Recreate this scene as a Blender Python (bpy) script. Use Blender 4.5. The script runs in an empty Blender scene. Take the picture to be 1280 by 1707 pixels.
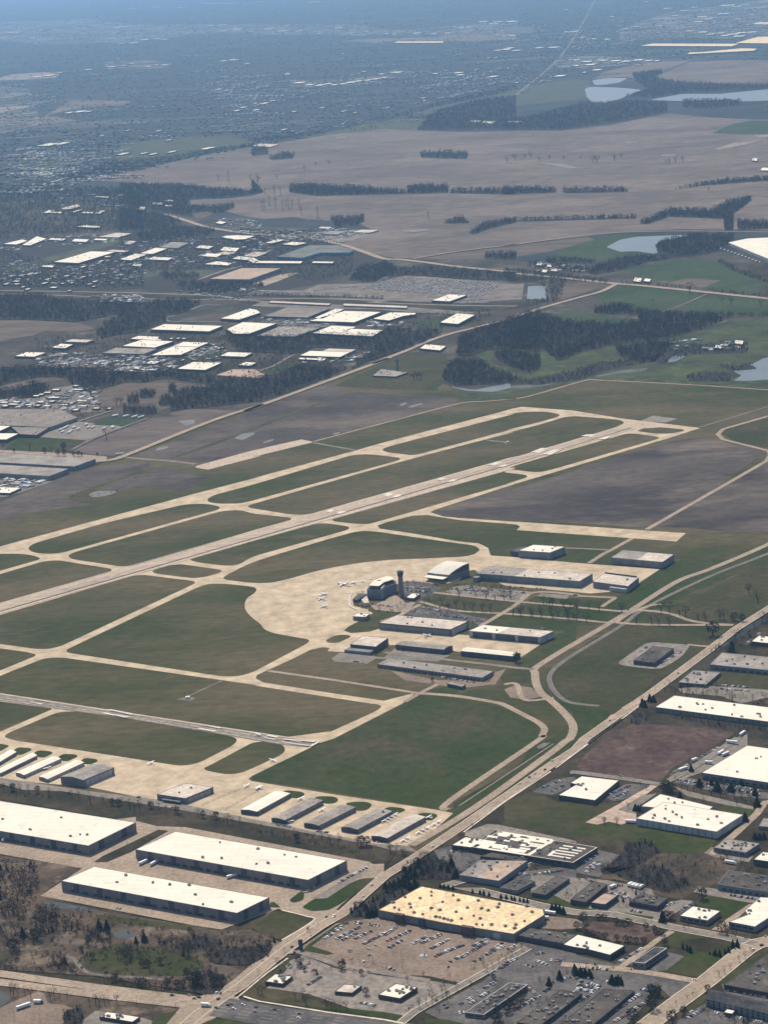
import bpy, bmesh, math, random
import numpy as np
from mathutils import Vector, Matrix
from mathutils.geometry import tessellate_polygon
random.seed(7); RNG = np.random.default_rng(7)
SC = bpy.context.scene
COL = SC.collection
R = math.radians

# ------------------------------------------------------------------ camera, sky, sun, exposure
FPX, PITCH, ROLL, ALT = 3790.0, R(14.23), R(3.8), 1080.0
fw = Vector((0, math.cos(PITCH), -math.sin(PITCH))); r0 = Vector((1, 0, 0)); u0 = Vector((0, math.sin(PITCH), math.cos(PITCH)))
CR_ = r0*math.cos(ROLL) - u0*math.sin(ROLL); CU = r0*math.sin(ROLL) + u0*math.cos(ROLL)
cd = bpy.data.cameras.new('camera'); cam = bpy.data.objects.new('camera', cd); COL.objects.link(cam)
cd.sensor_fit = 'VERTICAL'; cd.sensor_height = 24; cd.lens = 24*FPX/1707; cd.clip_start = 5; cd.clip_end = 400000
m = Matrix((CR_, CU, -fw)).transposed().to_4x4(); m.translation = (0, 0, ALT); cam.matrix_world = m
SC.camera = cam
SUN_AZ, SUN_EL = R(-16), R(52)          # azimuth measured from +Y towards +X
w = bpy.data.worlds.new('World'); SC.world = w; w.use_nodes = True
nt = w.node_tree; bg = nt.nodes['Background']; sk = nt.nodes.new('ShaderNodeTexSky')
sk.sky_type = 'NISHITA'; sk.sun_disc = False; sk.sun_elevation = SUN_EL; sk.sun_rotation = SUN_AZ
sk.altitude = 100; sk.dust_density = 1.5
nt.links.new(sk.outputs[0], bg.inputs[0]); bg.inputs[1].default_value = 0.1
sl = bpy.data.lights.new('sun', 'SUN'); sl.energy = 4.2; sl.angle = R(0.5); sl.color = (1, 0.90, 0.76)
so = bpy.data.objects.new('sun', sl); COL.objects.link(so); so.location = (0, 0, 3000)
sd = Vector((math.sin(SUN_AZ)*math.cos(SUN_EL), math.cos(SUN_AZ)*math.cos(SUN_EL), math.sin(SUN_EL)))
so.rotation_euler = sd.to_track_quat('Z', 'Y').to_euler()
SC.view_settings.view_transform = 'Standard'; SC.view_settings.look = 'None'
SC.view_settings.exposure = 0.36; SC.view_settings.gamma = 1
SC.cycles.volume_bounces = 1; SC.cycles.max_bounces = 5; SC.cycles.diffuse_bounces = 2
HAZE = 2.15e-5

# ------------------------------------------------------------------ pixel -> ground helpers (survey of the place)
K = 1280/440
CROP = {'PX': (0, 0, 1)}
for i, oy in ((0, 0), (1, 300)):
    for j in range(3): CROP['A%d' % (i*3+j+1)] = ((0, 420, 840)[j], oy, K)
for i, oy in ((0, 600), (1, 900)):
    for j in range(3): CROP['B%d' % (i*3+j+1)] = ((0, 420, 840)[j], oy, K)
for i, oy in ((0, 1200), (1, 1447)):
    for j in range(3): CROP['C%d' % (i*3+j+1)] = ((0, 420, 840)[j], oy, K)
for n_, a in dict(D1=(640,1227),D2=(960,1227),D3=(640,1467),D4=(960,1467),D5=(0,1467),D6=(320,1467),D7=(960,1000),D8=(640,900)).items():
    CROP[n_] = (a[0], a[1], 4)
for n_, a in dict(E1=(0,300),E2=(200,300),E3=(0,460),E4=(200,460),E5=(400,340),E6=(400,480),E7=(0,620)).items():
    CROP[n_] = (a[0], a[1], 16/3)
CROP['E8'] = (620, 440, 1280/280); CROP['T'] = (580, 930, 8)
def pxs(spec):
    out = []; c = CROP['PX']
    for t in spec.split():
        if t in CROP: c = CROP[t]
        else:
            x, y = t.split(','); out.append((c[0]+float(x)/c[2], c[1]+float(y)/c[2]))
    return out
def G(p, h=0.0):
    d = fw + CR_*((p[0]-640)/FPX) + CU*((853.5-p[1])/FPX)
    if d.z > -0.004: d.z = -0.004
    t = (h-ALT)/d.z
    return Vector((d.x*t, d.y*t, h))
def gp(spec, h=0.0): return [G(p, h) for p in pxs(spec)]
def mpp(p):                              # metres per photo pixel across the view at a ground point
    return (G(p)-Vector((0, 0, ALT))).length/FPX

# ------------------------------------------------------------------ materials
MATS = {}; SOFT = {'woodland_floor', 'bare_twigs', 'bare_twigs_grey', 'evergreen', 'dark_foliage', 'canopy_dark', 'roof_white', 'water', 'far_land'}
def lin(c): return tuple(c)+(1,)
def mat(name, a, b=None, scale=0.02, c=None, rough=0.9, fine=0.0, metal=0.0, lo=.38, hi=.62, stretch=None, cscale=None, clo=.5, chi=.7, spec=0.02, brick=None):
    if name in MATS: return MATS[name]
    mm = bpy.data.materials.new(name); mm.use_nodes = True; MATS[name] = mm
    N = mm.node_tree.nodes; L = mm.node_tree.links; P = N['Principled BSDF']
    P.inputs['Roughness'].default_value = rough; P.inputs['Metallic'].default_value = metal
    P.inputs['Specular IOR Level'].default_value = spec
    P.inputs['Base Color'].default_value = lin(a)
    if b is None: return mm
    if name in SOFT: kk = 1.0
    else: kk = 1.7
    mid = [(x+y)/2 for x, y in zip(a, b)]; a = tuple(max(.008, m_+(x-m_)*kk) for x, m_ in zip(a, mid)); b = tuple(max(.008, m_+(x-m_)*kk) for x, m_ in zip(b, mid))
    geo = N.new('ShaderNodeNewGeometry'); mp = N.new('ShaderNodeMapping'); L.new(geo.outputs['Position'], mp.inputs[0])
    if stretch: mp.inputs['Rotation'].default_value = (0, 0, stretch[0]); mp.inputs['Scale'].default_value = (stretch[1], stretch[2], 1)
    def noise(s, det=6, rg=.6):
        n = N.new('ShaderNodeTexNoise'); n.inputs['Scale'].default_value = s; n.inputs['Detail'].default_value = det
        n.inputs['Roughness'].default_value = rg; L.new(mp.outputs[0], n.inputs['Vector']); return n
    def ramp(n, l, h):
        r = N.new('ShaderNodeMapRange'); r.inputs['From Min'].default_value = l; r.inputs['From Max'].default_value = h
        L.new(n.outputs['Fac'], r.inputs['Value']); return r
    def mix(f, x, y):
        k = N.new('ShaderNodeMix'); k.data_type = 'RGBA'
        L.new(f.outputs[0], k.inputs['Factor'])
        for s, v in ((k.inputs[6], x), (k.inputs[7], y)):
            if isinstance(v, tuple): s.default_value = lin(v)
            else: L.new(v.outputs[2], s)
        return k
    out = mix(ramp(noise(scale), lo, hi), a, b)
    if c is not None: out = mix(ramp(noise(cscale or scale*3.1), clo, chi), out, c)
    if fine:
        f = ramp(noise(fine, 3, .7), .2, .8); 
        k = N.new('ShaderNodeMix'); k.data_type = 'RGBA'; k.blend_type = 'MULTIPLY'; k.inputs['Factor'].default_value = .8
        L.new(out.outputs[2], k.inputs[6]); cc = N.new('ShaderNodeCombineColor')
        ad = N.new('ShaderNodeMath'); ad.operation = 'ADD'; ad.inputs[1].default_value = .5; L.new(f.outputs[0], ad.inputs[0])
        for q in range(3): L.new(ad.outputs[0], cc.inputs[q])
        L.new(cc.outputs[0], k.inputs[7]); out = k
    if brick:                                # seams between membrane sheets or concrete slabs
        m2 = N.new('ShaderNodeMapping'); m2.inputs['Rotation'].default_value = (0, 0, brick[0]); L.new(geo.outputs['Position'], m2.inputs[0])
        bt = N.new('ShaderNodeTexBrick'); bt.inputs['Scale'].default_value = 1; bt.inputs['Brick Width'].default_value = brick[1]; bt.inputs['Row Height'].default_value = brick[2]; bt.inputs['Mortar Size'].default_value = brick[3]
        bt.inputs['Color1'].default_value = (1, 1, 1, 1); bt.inputs['Color2'].default_value = (brick[5],)*3+(1,); bt.inputs['Mortar'].default_value = (brick[4],)*3+(1,); bt.inputs['Bias'].default_value = 0; bt.inputs['Mortar Smooth'].default_value = .3
        L.new(m2.outputs[0], bt.inputs['Vector'])
        k = N.new('ShaderNodeMix'); k.data_type = 'RGBA'; k.blend_type = 'MULTIPLY'; k.inputs['Factor'].default_value = 1
        L.new(out.outputs[2], k.inputs[6]); L.new(bt.outputs['Color'], k.inputs[7]); out = k
    L.new(out.outputs[2], P.inputs['Base Color'])
    return mm
M_far   = mat('far_land', (.030,.036,.038), (.046,.050,.050), .0022, (.10,.098,.088), fine=.012, cscale=.0008, clo=.58, chi=.70, stretch=(.43,.5,1.6))
M_wood  = mat('woodland_floor', (.034,.032,.030), (.046,.041,.036), .02)
M_prair = mat('prairie', (.124,.100,.082), (.154,.124,.100), .0022, (.100,.083,.070), cscale=.003, clo=.50, chi=.64, fine=.02, stretch=(.3,.7,1.1))
M_prair2= mat('prairie_pale', (.19,.155,.125), (.23,.19,.15), .006, fine=.03)
M_plow  = mat('ploughed', (.096,.076,.066), (.120,.095,.080), .006, (.078,.062,.055), cscale=.01, fine=.05, stretch=(.43,.4,1.5))
M_mud   = mat('wet_field', (.056,.047,.042), (.086,.072,.060), .0032, (.128,.102,.080), cscale=.0052, clo=.50, chi=.66, fine=.05, stretch=(.1,.7,1.3))
M_stub  = mat('stubble', (.118,.093,.074), (.092,.073,.058), .01, fine=.06, stretch=(.43,.4,1.5))
M_crop  = mat('crop_green', (.034,.052,.022), (.044,.062,.028), .006, (.066,.066,.040), fine=.05, clo=.58)
M_pale  = mat('pale_green', (.074,.078,.048), (.056,.063,.040), .01, fine=.05)
M_golf  = mat('golf_green', (.058,.068,.030), (.040,.048,.024), .010, (.088,.092,.042), cscale=.014, clo=.55, fine=.05)
M_air   = mat('airfield_grass', (.052,.053,.021), (.084,.070,.036), .0028, (.094,.076,.046), cscale=.0075, clo=.60, chi=.74, fine=.05, stretch=(.25,.7,1.5))
M_lawn  = mat('lawn', (.029,.043,.012), (.038,.048,.016), .008, (.064,.054,.030), cscale=.0042, clo=.48, chi=.64, fine=.07)
M_meadow= mat('meadow', (.045,.046,.019), (.058,.052,.026), .008, (.030,.038,.014), cscale=.006, fine=.08)
M_brown = mat('brown_scrub', (.092,.068,.050), (.056,.046,.034), .014, (.165,.125,.092), cscale=.022, clo=.55, chi=.66, fine=.13)
M_verge = mat('rough_verge', (.033,.030,.018), (.056,.045,.030), .012, (.024,.027,.014), fine=.12)
M_red   = mat('reddish_field', (.068,.044,.038), (.092,.062,.050), .01, (.135,.105,.085), cscale=.018, clo=.56, chi=.7, fine=.08)
M_conc  = mat('concrete_sandy', (.428,.342,.236), (.446,.356,.248), .006, (.395,.318,.224), cscale=.02, clo=.52, chi=.8, fine=.035, spec=.04, brick=(.45, 26, 13, .5, .88, .97))
M_rwy   = mat('runway_concrete', (.385,.312,.238), (.43,.345,.262), .02, fine=.12, spec=.04)
M_rwy2  = mat('runway_asphalt', (.19,.168,.145), (.225,.195,.165), .03, fine=.12)
M_road  = mat('road_concrete', (.265,.21,.158), (.305,.24,.18), .02, fine=.2, spec=.04)
M_road2 = mat('road_grey', (.175,.155,.13), (.205,.18,.152), .03, fine=.2)
M_asph  = mat('asphalt', (.085,.080,.078), (.115,.106,.100), .03, (.14,.128,.118), cscale=.02, clo=.58, fine=.25)
M_lot   = mat('lot_tan', (.185,.142,.11), (.215,.165,.128), .02, (.155,.122,.096), cscale=.012, fine=.25)
M_gravel= mat('gravel', (.18,.158,.135), (.14,.123,.106), .02, fine=.15)
M_mark  = mat('paint_white', (.64,.58,.50), (.56,.50,.42), .3)
M_seam  = mat('joint_tar', (.36,.28,.20), (.40,.31,.22), .1)
M_kerb  = mat('kerb', (.62,.53,.42), (.5,.43,.35), .1)
M_white = mat('roof_white', (.745,.69,.575), (.68,.63,.525), .012, (.56,.52,.44), cscale=.05, clo=.56, chi=.74, fine=.0, brick=(.2, 34, 11, .45, .80, .945))
M_yell  = mat('roof_tan_yellow', (.70,.535,.32), (.62,.47,.285), .03, (.76,.62,.40), cscale=.05, fine=.2, brick=(.2, 50, 24, .5, .88, .96))
M_rgrey = mat('roof_grey', (.30,.27,.235), (.24,.215,.19), .03, fine=.2, brick=(.2, 30, 9, .35, .86, .95))
M_rmid  = mat('roof_mid', (.52,.45,.37), (.45,.39,.33), .03, fine=.15)
M_rtan  = mat('roof_tan', (.40,.30,.23), (.35,.27,.21), .02, fine=.1)
M_rdark = mat('roof_dark', (.066,.060,.056), (.095,.085,.076), .03, (.14,.125,.11), cscale=.06, clo=.6, fine=.2)
M_rblk  = mat('roof_slate', (.05,.05,.055), (.07,.068,.07), .05, fine=.2)
M_rgrn  = mat('roof_greenish', (.13,.14,.125), (.16,.165,.145), .02, fine=.05)
M_wlite = mat('wall_light', (.42,.41,.40), (.35,.34,.33), .08)
M_wgrey = mat('wall_grey', (.21,.205,.20), (.18,.175,.17), .08)
M_wdark = mat('wall_dark', (.075,.08,.09), (.1,.1,.11), .1)
M_wbrk  = mat('wall_brick', (.11,.085,.072), (.09,.07,.06), .1)
M_wblue = mat('wall_blue', (.215,.225,.235), (.18,.19,.20), .08)
M_wteal = mat('wall_teal', (.10,.28,.36), (.08,.22,.30), .05)
M_glass = mat('dark_glass', (.02,.025,.035), rough=.15, spec=.5)
M_metal = mat('metal_unit', (.35,.33,.30), (.2,.19,.18), .3)
M_pole  = mat('pole_metal', (.12,.11,.10))
M_twig  = mat('bare_twigs', (.062,.052,.044), (.042,.036,.032), .04, rough=1, lo=.4, hi=.6)
M_twig2 = mat('bare_twigs_grey', (.052,.047,.043), (.034,.033,.033), .012, rough=1)
M_bark  = mat('bark', (.045,.038,.034))
M_pine  = mat('evergreen', (.013,.022,.014), (.022,.032,.018), .15, rough=1)
M_bud   = mat('budding', (.095,.10,.045), (.07,.07,.04), .05, rough=1)
M_water = mat('water', (.07,.085,.09), (.09,.105,.105), .01, rough=.35, spec=.35)
M_mudw  = mat('shallow_water', (.17,.165,.15), (.14,.14,.13), .03, rough=.5)

M_stream = mat('stream_water', (.085,.088,.088), (.060,.058,.050), .03, rough=.7, spec=.1)
M_pond = mat('pond_water', (.045,.052,.056), (.035,.04,.042), .05, rough=.6, spec=.08)
M_town = mat('town_ground', (.095,.095,.088), (.040,.043,.044), .0035, (.24,.23,.21), cscale=.006, clo=.54, chi=.60, stretch=(.43,.35,1.6))
M_lane = mat('lane_paint', (.42,.38,.32))
M_shrub = mat('reddish_twigs', (.060,.043,.036), (.045,.034,.030), .05, rough=1)
# ------------------------------------------------------------------ mesh helpers
def tag(o, label=None, cat=None, group=None, kind=None):
    if label: o['label'] = label
    if cat: o['category'] = cat
    if group: o['group'] = group
    if kind: o['kind'] = kind
    return o
def mobj(name, verts, faces, mats, parent=None, mi=None):
    me = bpy.data.meshes.new(name); me.from_pydata([tuple(v) for v in verts], [], faces)
    for q in (mats if isinstance(mats, (list, tuple)) else [mats]): me.materials.append(q)
    if mi: me.polygons.foreach_set('material_index', mi)
    me.update(); o = bpy.data.objects.new(name, me); COL.objects.link(o)
    if parent: o.parent = parent
    return o
def empty(name, loc, rz=0):
    o = bpy.data.objects.new(name, None); COL.objects.link(o); o.location = loc; o.rotation_euler = (0, 0, rz); o.empty_display_size = 2
    return o
def area2(P): return sum(P[i].x*P[(i+1) % len(P)].y-P[(i+1) % len(P)].x*P[i].y for i in range(len(P)))/2
def rounded(P, r):
    out = []; n = len(P)
    for i in range(n):
        a, b, c = P[i-1], P[i], P[(i+1) % n]
        la, lc = (a-b).length, (c-b).length
        if la < .5 or lc < .5: out.append(b); continue
        rr = min(r, .48*la, .48*lc); p, q = b+(a-b)*(rr/la), b+(c-b)*(rr/lc)
        for k in range(5):
            t = k/4; out.append(p*(1-t)**2+b*2*t*(1-t)+q*t*t)
    return out
def flat(name, P, mt, z, label, cat, kind='structure', parent=None):
    if area2(P) < 0: P = P[::-1]
    V = [Vector((p.x, p.y, z)) for p in P]
    tris = tessellate_polygon([V])
    F = []
    for t in tris:
        a, b, c = (V[i] for i in t)
        F.append(tuple(t) if (b-a).cross(c-a).z > 0 else (t[0], t[2], t[1]))
    o = mobj(name, V, F, mt, parent)
    if parent is None: tag(o, label, cat, kind=kind)
    return o
ZC = [0]; ZSTEP = .2; GREG = []
def reg(P, z): GREG.append((min(p.x for p in P), max(p.x for p in P), min(p.y for p in P), max(p.y for p in P), [(p.x, p.y) for p in P], z))
def gz(x, y):                              # height of the topmost paving or grass sheet at a point
    b = 0
    for a in GREG:
        if a[5] > b and a[0] < x < a[1] and a[2] < y < a[3] and inside((x, y), a[4]): b = a[5]
    return b
def densify(P, n=6):                       # Catmull-Rom through a polyline
    out = []
    for i in range(len(P)-1):
        a = P[max(i-1, 0)]; b = P[i]; c = P[i+1]; d = P[min(i+2, len(P)-1)]
        for k in range(n):
            t = k/n; out.append(.5*((2*b)+(c-a)*t+(2*a-5*b+4*c-d)*t*t+(3*b-a-3*c+d)*t**3))
    out.append(P[-1]); return out
def strip_geo(P, wd, z, off=0.0):
    V = []; 
    for i, p in enumerate(P):
        t = (P[min(i+1, len(P)-1)]-P[max(i-1, 0)]); t.z = 0; t.normalize(); n = Vector((-t.y, t.x, 0))
        for s in (-1, 1):
            q = p+n*(off+s*wd/2); V.append(Vector((q.x, q.y, z)))
    F = [(2*i, 2*i+2, 2*i+3, 2*i+1) for i in range(len(P)-1)]
    F = [f if (V[f[1]]-V[f[0]]).cross(V[f[2]]-V[f[0]]).z > 0 else f[::-1] for f in F]
    return V, F
def road(name, spec, wd, mt, label, cat='road', smooth=True, z=None, lines=0, kerb=False, dash=True, linew=.3):
    ZC[0] += 1; z = z if z is not None else ZSTEP*ZC[0]
    P = gp(spec, z); P = densify(P) if smooth and len(P) > 2 else P
    V, F = strip_geo(P, wd, z); reg([V[i] for i in range(0, len(V), 2)]+[V[i] for i in range(len(V)-1, 0, -2)], z); o = mobj(name, V, F, mt); tag(o, label, cat, kind='structure')
    if lines:
        VV = []; FF = []
        offs = [(-wd/2+wd*(k+1)/(lines+1)) for k in range(lines)]
        for of in offs:
            L = 0
            pts = []
            for a, b in zip(P, P[1:]):
                n = max(1, int((b-a).length/12))
                pts += [a.lerp(b, i/n) for i in range(n)]
            for i in range(0, len(pts)-1, 2 if dash else 1):
                v, f = strip_geo(pts[i:i+2], linew, z+.006, of); FF += [tuple(x+len(VV) for x in q) for q in f]; VV += v
        mobj('lane_marking', VV, FF, M_lane, o)
    if kerb:
        for s in (-1, 1):
            VV, FF = strip_geo(P, .9, z+.12, s*(wd/2+.45)); mobj('kerb', VV, FF, M_kerb, o)
    return o
def boxgeo(cx, cy, z0, sx, sy, sz, rz=0.0):
    c, s = math.cos(rz), math.sin(rz); V = []
    for dz in (0, sz):
        for dx, dy in ((-1, -1), (1, -1), (1, 1), (-1, 1)):
            x, y = dx*sx/2, dy*sy/2; V.append((cx+x*c-y*s, cy+x*s+y*c, z0+dz))
    return V, [(0,3,2,1),(4,5,6,7),(0,1,5,4),(1,2,6,5),(2,3,7,6),(3,0,4,7)]
class MB:
    def __init__(s): s.v = []; s.f = []; s.m = []
    def add(s, V, F, mi=0):
        n = len(s.v); s.v += [tuple(v) for v in V]; s.f += [tuple(i+n for i in f) for f in F]; s.m += [mi]*len(F); return s
    def box(s, *a, mi=0, **k): V, F = boxgeo(*a, **k); return s.add(V, F, mi)
    def cone(s, p, q, ra, rb, n=6, mi=0, cap=True):
        p, q = Vector(p), Vector(q); d = (q-p).normalized(); a = d.orthogonal().normalized(); b = d.cross(a)
        V = [p+(a*math.cos(2*math.pi*i/n)+b*math.sin(2*math.pi*i/n))*ra for i in range(n)]+[q+(a*math.cos(2*math.pi*i/n)+b*math.sin(2*math.pi*i/n))*rb for i in range(n)]
        F = [(i, (i+1) % n, n+(i+1) % n, n+i) for i in range(n)]
        if cap: F += [tuple(range(n-1, -1, -1)), tuple(range(n, 2*n))]
        return s.add(V, F, mi)
    def build(s, name, mats, parent=None): return mobj(name, s.v, s.f, mats, parent, s.m)
def inside(pt, poly):
    x, y = pt; c = False; n = len(poly)
    for i in range(n):
        a, b = poly[i], poly[i-1]
        if (a[1] > y) != (b[1] > y) and x < (b[0]-a[0])*(y-a[1])/(b[1]-a[1])+a[0]: c = not c
    return c

# ------------------------------------------------------------------ GROUND: far land first, then nearer sheets
def zstep(step, start=0):
    global ZSTEP; ZSTEP = step; ZC[0] = start
ZSTEP = .08
def sheet(name, spec, mt, label, cat, r=0, z=None):
    ZC[0] += 1; return_z = z if z is not None else ZSTEP*ZC[0]
    P = gp(spec, return_z); P = rounded(P, r) if r else P; reg(P, return_z)
    return flat(name, P, mt, return_z, label, cat)
# base: one big grid of land reaching past the horizon (vertices spaced so far quads stay well behaved)
V = []; F = []
xs = [-70000, -25000, -9000, -3500, 0, 3500, 9000, 25000, 70000]; ys = [-6000, 0, 2500, 5000, 9000, 16000, 30000, 60000, 110000]
for y in ys:
    for x in xs: V.append((x, y, 0))
for j in range(8):
    for i in range(8): F.append((j*9+i, j*9+i+1, j*9+i+10, j*9+i+9))
tag(mobj('ground', V, F, M_far), 'hazy wooded and built-up plain reaching to the horizon', 'ground', kind='structure')

FIELD = 'field'
for s_, lb in (('A1 -60,112 200,100 400,88 640,118 1280,118 1280,150 900,172 640,205 200,215 -60,190', 'pale built-up band of the far town at upper left'), ('A2 0,118 500,120 700,148 1280,95 1280,180 900,172 500,172 0,165', 'pale built-up band behind the far yellow roof'),
               ('A3 560,140 800,60 1400,-20 1400,190 1000,185 760,180 560,205', 'pale built-up district at the upper right'), ('A3 250,280 400,270 780,285 700,310 400,330 240,325', 'pale district below the slim water tower'), ('A1 0,420 150,430 200,600 120,640 0,650', 'pale clearings at the far left edge'),
               ('A2 150,385 450,390 760,335 780,350 500,415 200,425', 'bright district beside the white water tower'), ('A1 500,300 700,290 850,305 800,330 520,335', 'small far district in the upper left woods')):
    sheet('town_ground', s_, M_town, lb, 'ground', 200)
sheet(FIELD, 'A1 380,880 640,830 800,795 960,760 1100,730 1230,712 A2 130,692 330,650 560,600 720,570 880,522 900,545 860,600 800,632 1000,640 1280,635 A3 290,632 500,610 640,580 800,550 1000,570 1180,578 1280,580 1500,590 A6 1600,-150 1600,240 1280,245 870,238 640,248 400,272 0,320 A5 1280,310 1000,345 780,380 700,380 640,370 430,310 600,250 500,200 350,200 200,180 A4 1280,190 1160,170 1020,130 930,120 920,98 1000,90 1150,95 1280,62 900,30 500,5', M_prair, 'wide mauve-brown prairie around the single trees and ring embankment', 'field')
sheet(FIELD, 'A3 740,365 900,300 1100,292 1500,292 1500,410 1200,412 1000,405 830,400 760,385', M_prair, 'brown prairie field between the two long lakes and pale roofs', 'field')
sheet(FIELD, 'A3 1040,630 1110,600 1200,585 1400,585 1400,655 1280,650 1150,652 1010,645', M_crop, 'dull green strip in the brown prairie at the right edge', 'field')
sheet(FIELD, 'A3 430,385 480,350 600,320 720,300 900,295 760,350 640,380 560,372', M_prair, 'brown prairie corner left of the lakes', 'field')
sheet(FIELD, 'A1 590,700 640,690 930,662 1100,660 1230,680 1220,700 1100,720 960,745 800,780 640,820 560,800 570,730', M_pale, 'pale green field at the left end of the prairie', 'field')
sheet('meadow', 'A2 0,690 130,690 330,650 560,600 720,570 880,522 1280,440 1280,465 1130,482 1000,505 880,540 850,600 800,632 640,625 560,635 390,650 300,665', M_pale, 'pale green strip along the upper edge of the prairie', 'meadow')
sheet('meadow', 'A3 0,445 180,405 330,385 420,390 400,480 200,500 0,520', M_pale, 'pale parkland left of the lakes', 'meadow')
sheet(FIELD, 'A1 90,805 300,750 330,760 420,790 300,810 180,830', M_pale, 'small green field among the trees at far left', 'field')
sheet(FIELD, 'A1 0,480 180,468 60,500 0,500', M_pale, 'pale field sliver at the far left edge', 'field')
sheet(FIELD, 'A1 0,520 190,505 120,525 0,545', M_prair2, 'tan field sliver at the far left edge', 'field')
sheet(FIELD, 'A1 340,490 480,485 640,490 600,510 430,520 350,530 230,560 380,585 250,600 0,600 0,575 200,575', M_prair, 'tan clearing among far woods', 'field')
sheet(FIELD, 'A1 60,360 220,350 290,355 280,375 150,385 0,390 0,375', M_prair2, 'pale sandy clearing far to the left', 'field')
sheet(FIELD, 'A2 440,195 640,185 900,180 1060,150 1280,150 1280,190 1080,200 930,198 690,200 600,210', M_prair, 'pale field beside the long far roof', 'field')
sheet('lake', 'A3 425,390 500,378 600,378 560,400 480,412 440,412', M_water, 'small upper lake beside the woods', 'lake', 60)
sheet('lake', 'A3 390,430 420,420 560,425 670,435 620,455 560,480 480,500 430,500 400,470', M_water, 'pale lake in front of the far woods', 'lake', 60)
sheet('lake', 'A3 700,485 780,470 860,455 1050,455 1280,432 1500,425 1500,490 1280,488 1150,492 1080,478 1000,492 860,490', M_water, 'long pale lake running out at the right edge', 'lake', 40)
sheet('pond', 'A3 160,788 290,795 360,815 320,818 220,800', M_mudw, 'thin pale pond in the middle of the prairie', 'pond')
sheet('pond', 'A5 730,242 860,238 850,246 780,254 735,250', M_mudw, 'pale oval pond beside the ploughed field', 'pond')
for s_ in ('A3 760,750 830,750 830,757 765,757', 'A3 585,686 645,686 645,692 590,692', 'A2 408,664 455,662 455,668 412,670', 'A3 1020,720 1120,690 1260,680 1180,700 1040,728', 'A3 1210,655 1400,650 1400,662 1230,668'):
    sheet('bare_patch', s_, M_prair2, 'small pale bare patch in the prairie', 'bare ground')

# middle distance
zstep(.03, 0)
M_midg = mat('rough_ground', (.046,.042,.032), (.070,.060,.046), .006, (.11,.10,.082), cscale=.012, clo=.56, chi=.68, fine=.05)
sheet('ground', 'PX -300,360 100,330 500,385 900,440 1600,395 1600,680 600,670 220,770 -300,900', M_midg, 'rough brownish ground between the woods and industrial parks', 'ground')
sheet(FIELD, 'A5 440,312 600,250 720,225 900,230 1100,262 1280,280 A6 0,280 250,270 400,268 A6 0,320 A5 1280,310 1000,345 780,380 700,380 640,370', M_plow, 'dark ploughed field above the highway junction', 'field')
sheet(FIELD, 'A6 0,325 400,275 440,290 330,320 200,350 60,372 A5 1100,385 800,385 1000,352 1280,318', M_stub, 'tan stubble field below the curving road', 'field')
sheet(FIELD, 'A6 210,382 330,320 460,285 560,262 640,270 860,270 740,350 640,370 500,390 330,385 300,400', M_crop, 'green field around the grey lake', 'field', 20)
sheet(FIELD, 'A6 580,440 760,395 900,380 1000,385 1130,440 1280,500 1240,545 1160,550 980,525 840,500 720,480', M_crop, 'wide green field below the grey lake', 'field', 20)
sheet(FIELD, 'A6 790,500 880,478 1050,485 960,525 880,520', M_stub, 'brown corner of the field beside the highway', 'field')
sheet(FIELD, 'A6 1130,440 1280,370 1500,440 1500,590 1280,560 1180,560 1280,500', M_verge, 'rough ground below the white warehouse at the right edge', 'field')
sheet(FIELD, 'A6 440,565 560,512 700,520 900,540 985,552 800,625 760,635 700,640 600,600 440,590', M_crop, 'bright green field inside the highway fork', 'field')
sheet(FIELD, 'A6 830,635 990,553 1280,580 1500,600 1500,665 1280,655 1000,650', M_crop, 'green field right of the farm track', 'field')
sheet(FIELD, 'A6 260,565 290,510 420,490 500,505 400,545 280,580', M_stub, 'small tan field in the highway fork', 'field')
sheet(FIELD, 'A6 200,660 330,630 440,650 560,665 660,690 560,700 300,690', M_crop, 'green clearing in front of the woods', 'field')
sheet('golf_course', 'A6 0,820 200,830 260,880 400,830 560,800 800,760 980,720 1100,680 1200,672 1500,690 1500,960 B3 1500,130 1280,140 1000,120 470,98 300,120 0,185 B2 1280,190 1040,205 1000,170 1280,120 A6 0,900', M_golf, 'yellow-green golf course with dark tree clumps', 'golf course')
sheet('golf_course', 'E8 790,690 900,650 1150,655 920,690 900,740 1000,800 1240,830 1280,900 1100,900 1050,840 880,800 850,740', M_golf, 'golf fairway left of the woods', 'golf course')
sheet('stream', 'B3 450,75 560,52 640,42 700,40 660,58 560,66 440,84', M_stream, 'upper reach of the stream in the golf course', 'stream')
sheet('stream', 'B3 150,118 280,96 300,100 200,125 80,140 0,138 0,128', M_stream, 'stream winding through the golf course', 'stream')
sheet('lake', 'B3 1110,55 1200,20 1260,-10 1400,-25 1400,100 1280,95 1180,102 1110,100 1150,75', M_water, 'lake on the golf course at the right edge', 'lake', 10)
sheet('pond', 'B2 960,130 1080,145 1250,112 1255,135 1170,155 1040,150', M_water, 'grey pond at the foot of the wooded slope', 'pond', 10)
sheet('pond', 'A6 790,885 810,855 850,848 880,855 830,880', M_water, 'small pond beside the clubhouse', 'pond', 10)
sheet('lake', 'A6 495,325 560,290 640,275 900,265 860,285 760,290 730,320 750,350 725,358 640,345 560,348', M_water, 'grey lake between green fields', 'lake', 12)
sheet('pond', 'A6 115,515 205,512 205,578 110,578', M_water, 'rectangular pond at the end of the car yard', 'pond')
sheet('pond', 'A6 0,602 110,604 50,616 0,614 A5 1150,602', M_water, 'shallow strip pond below the car yard', 'pond')
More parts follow.
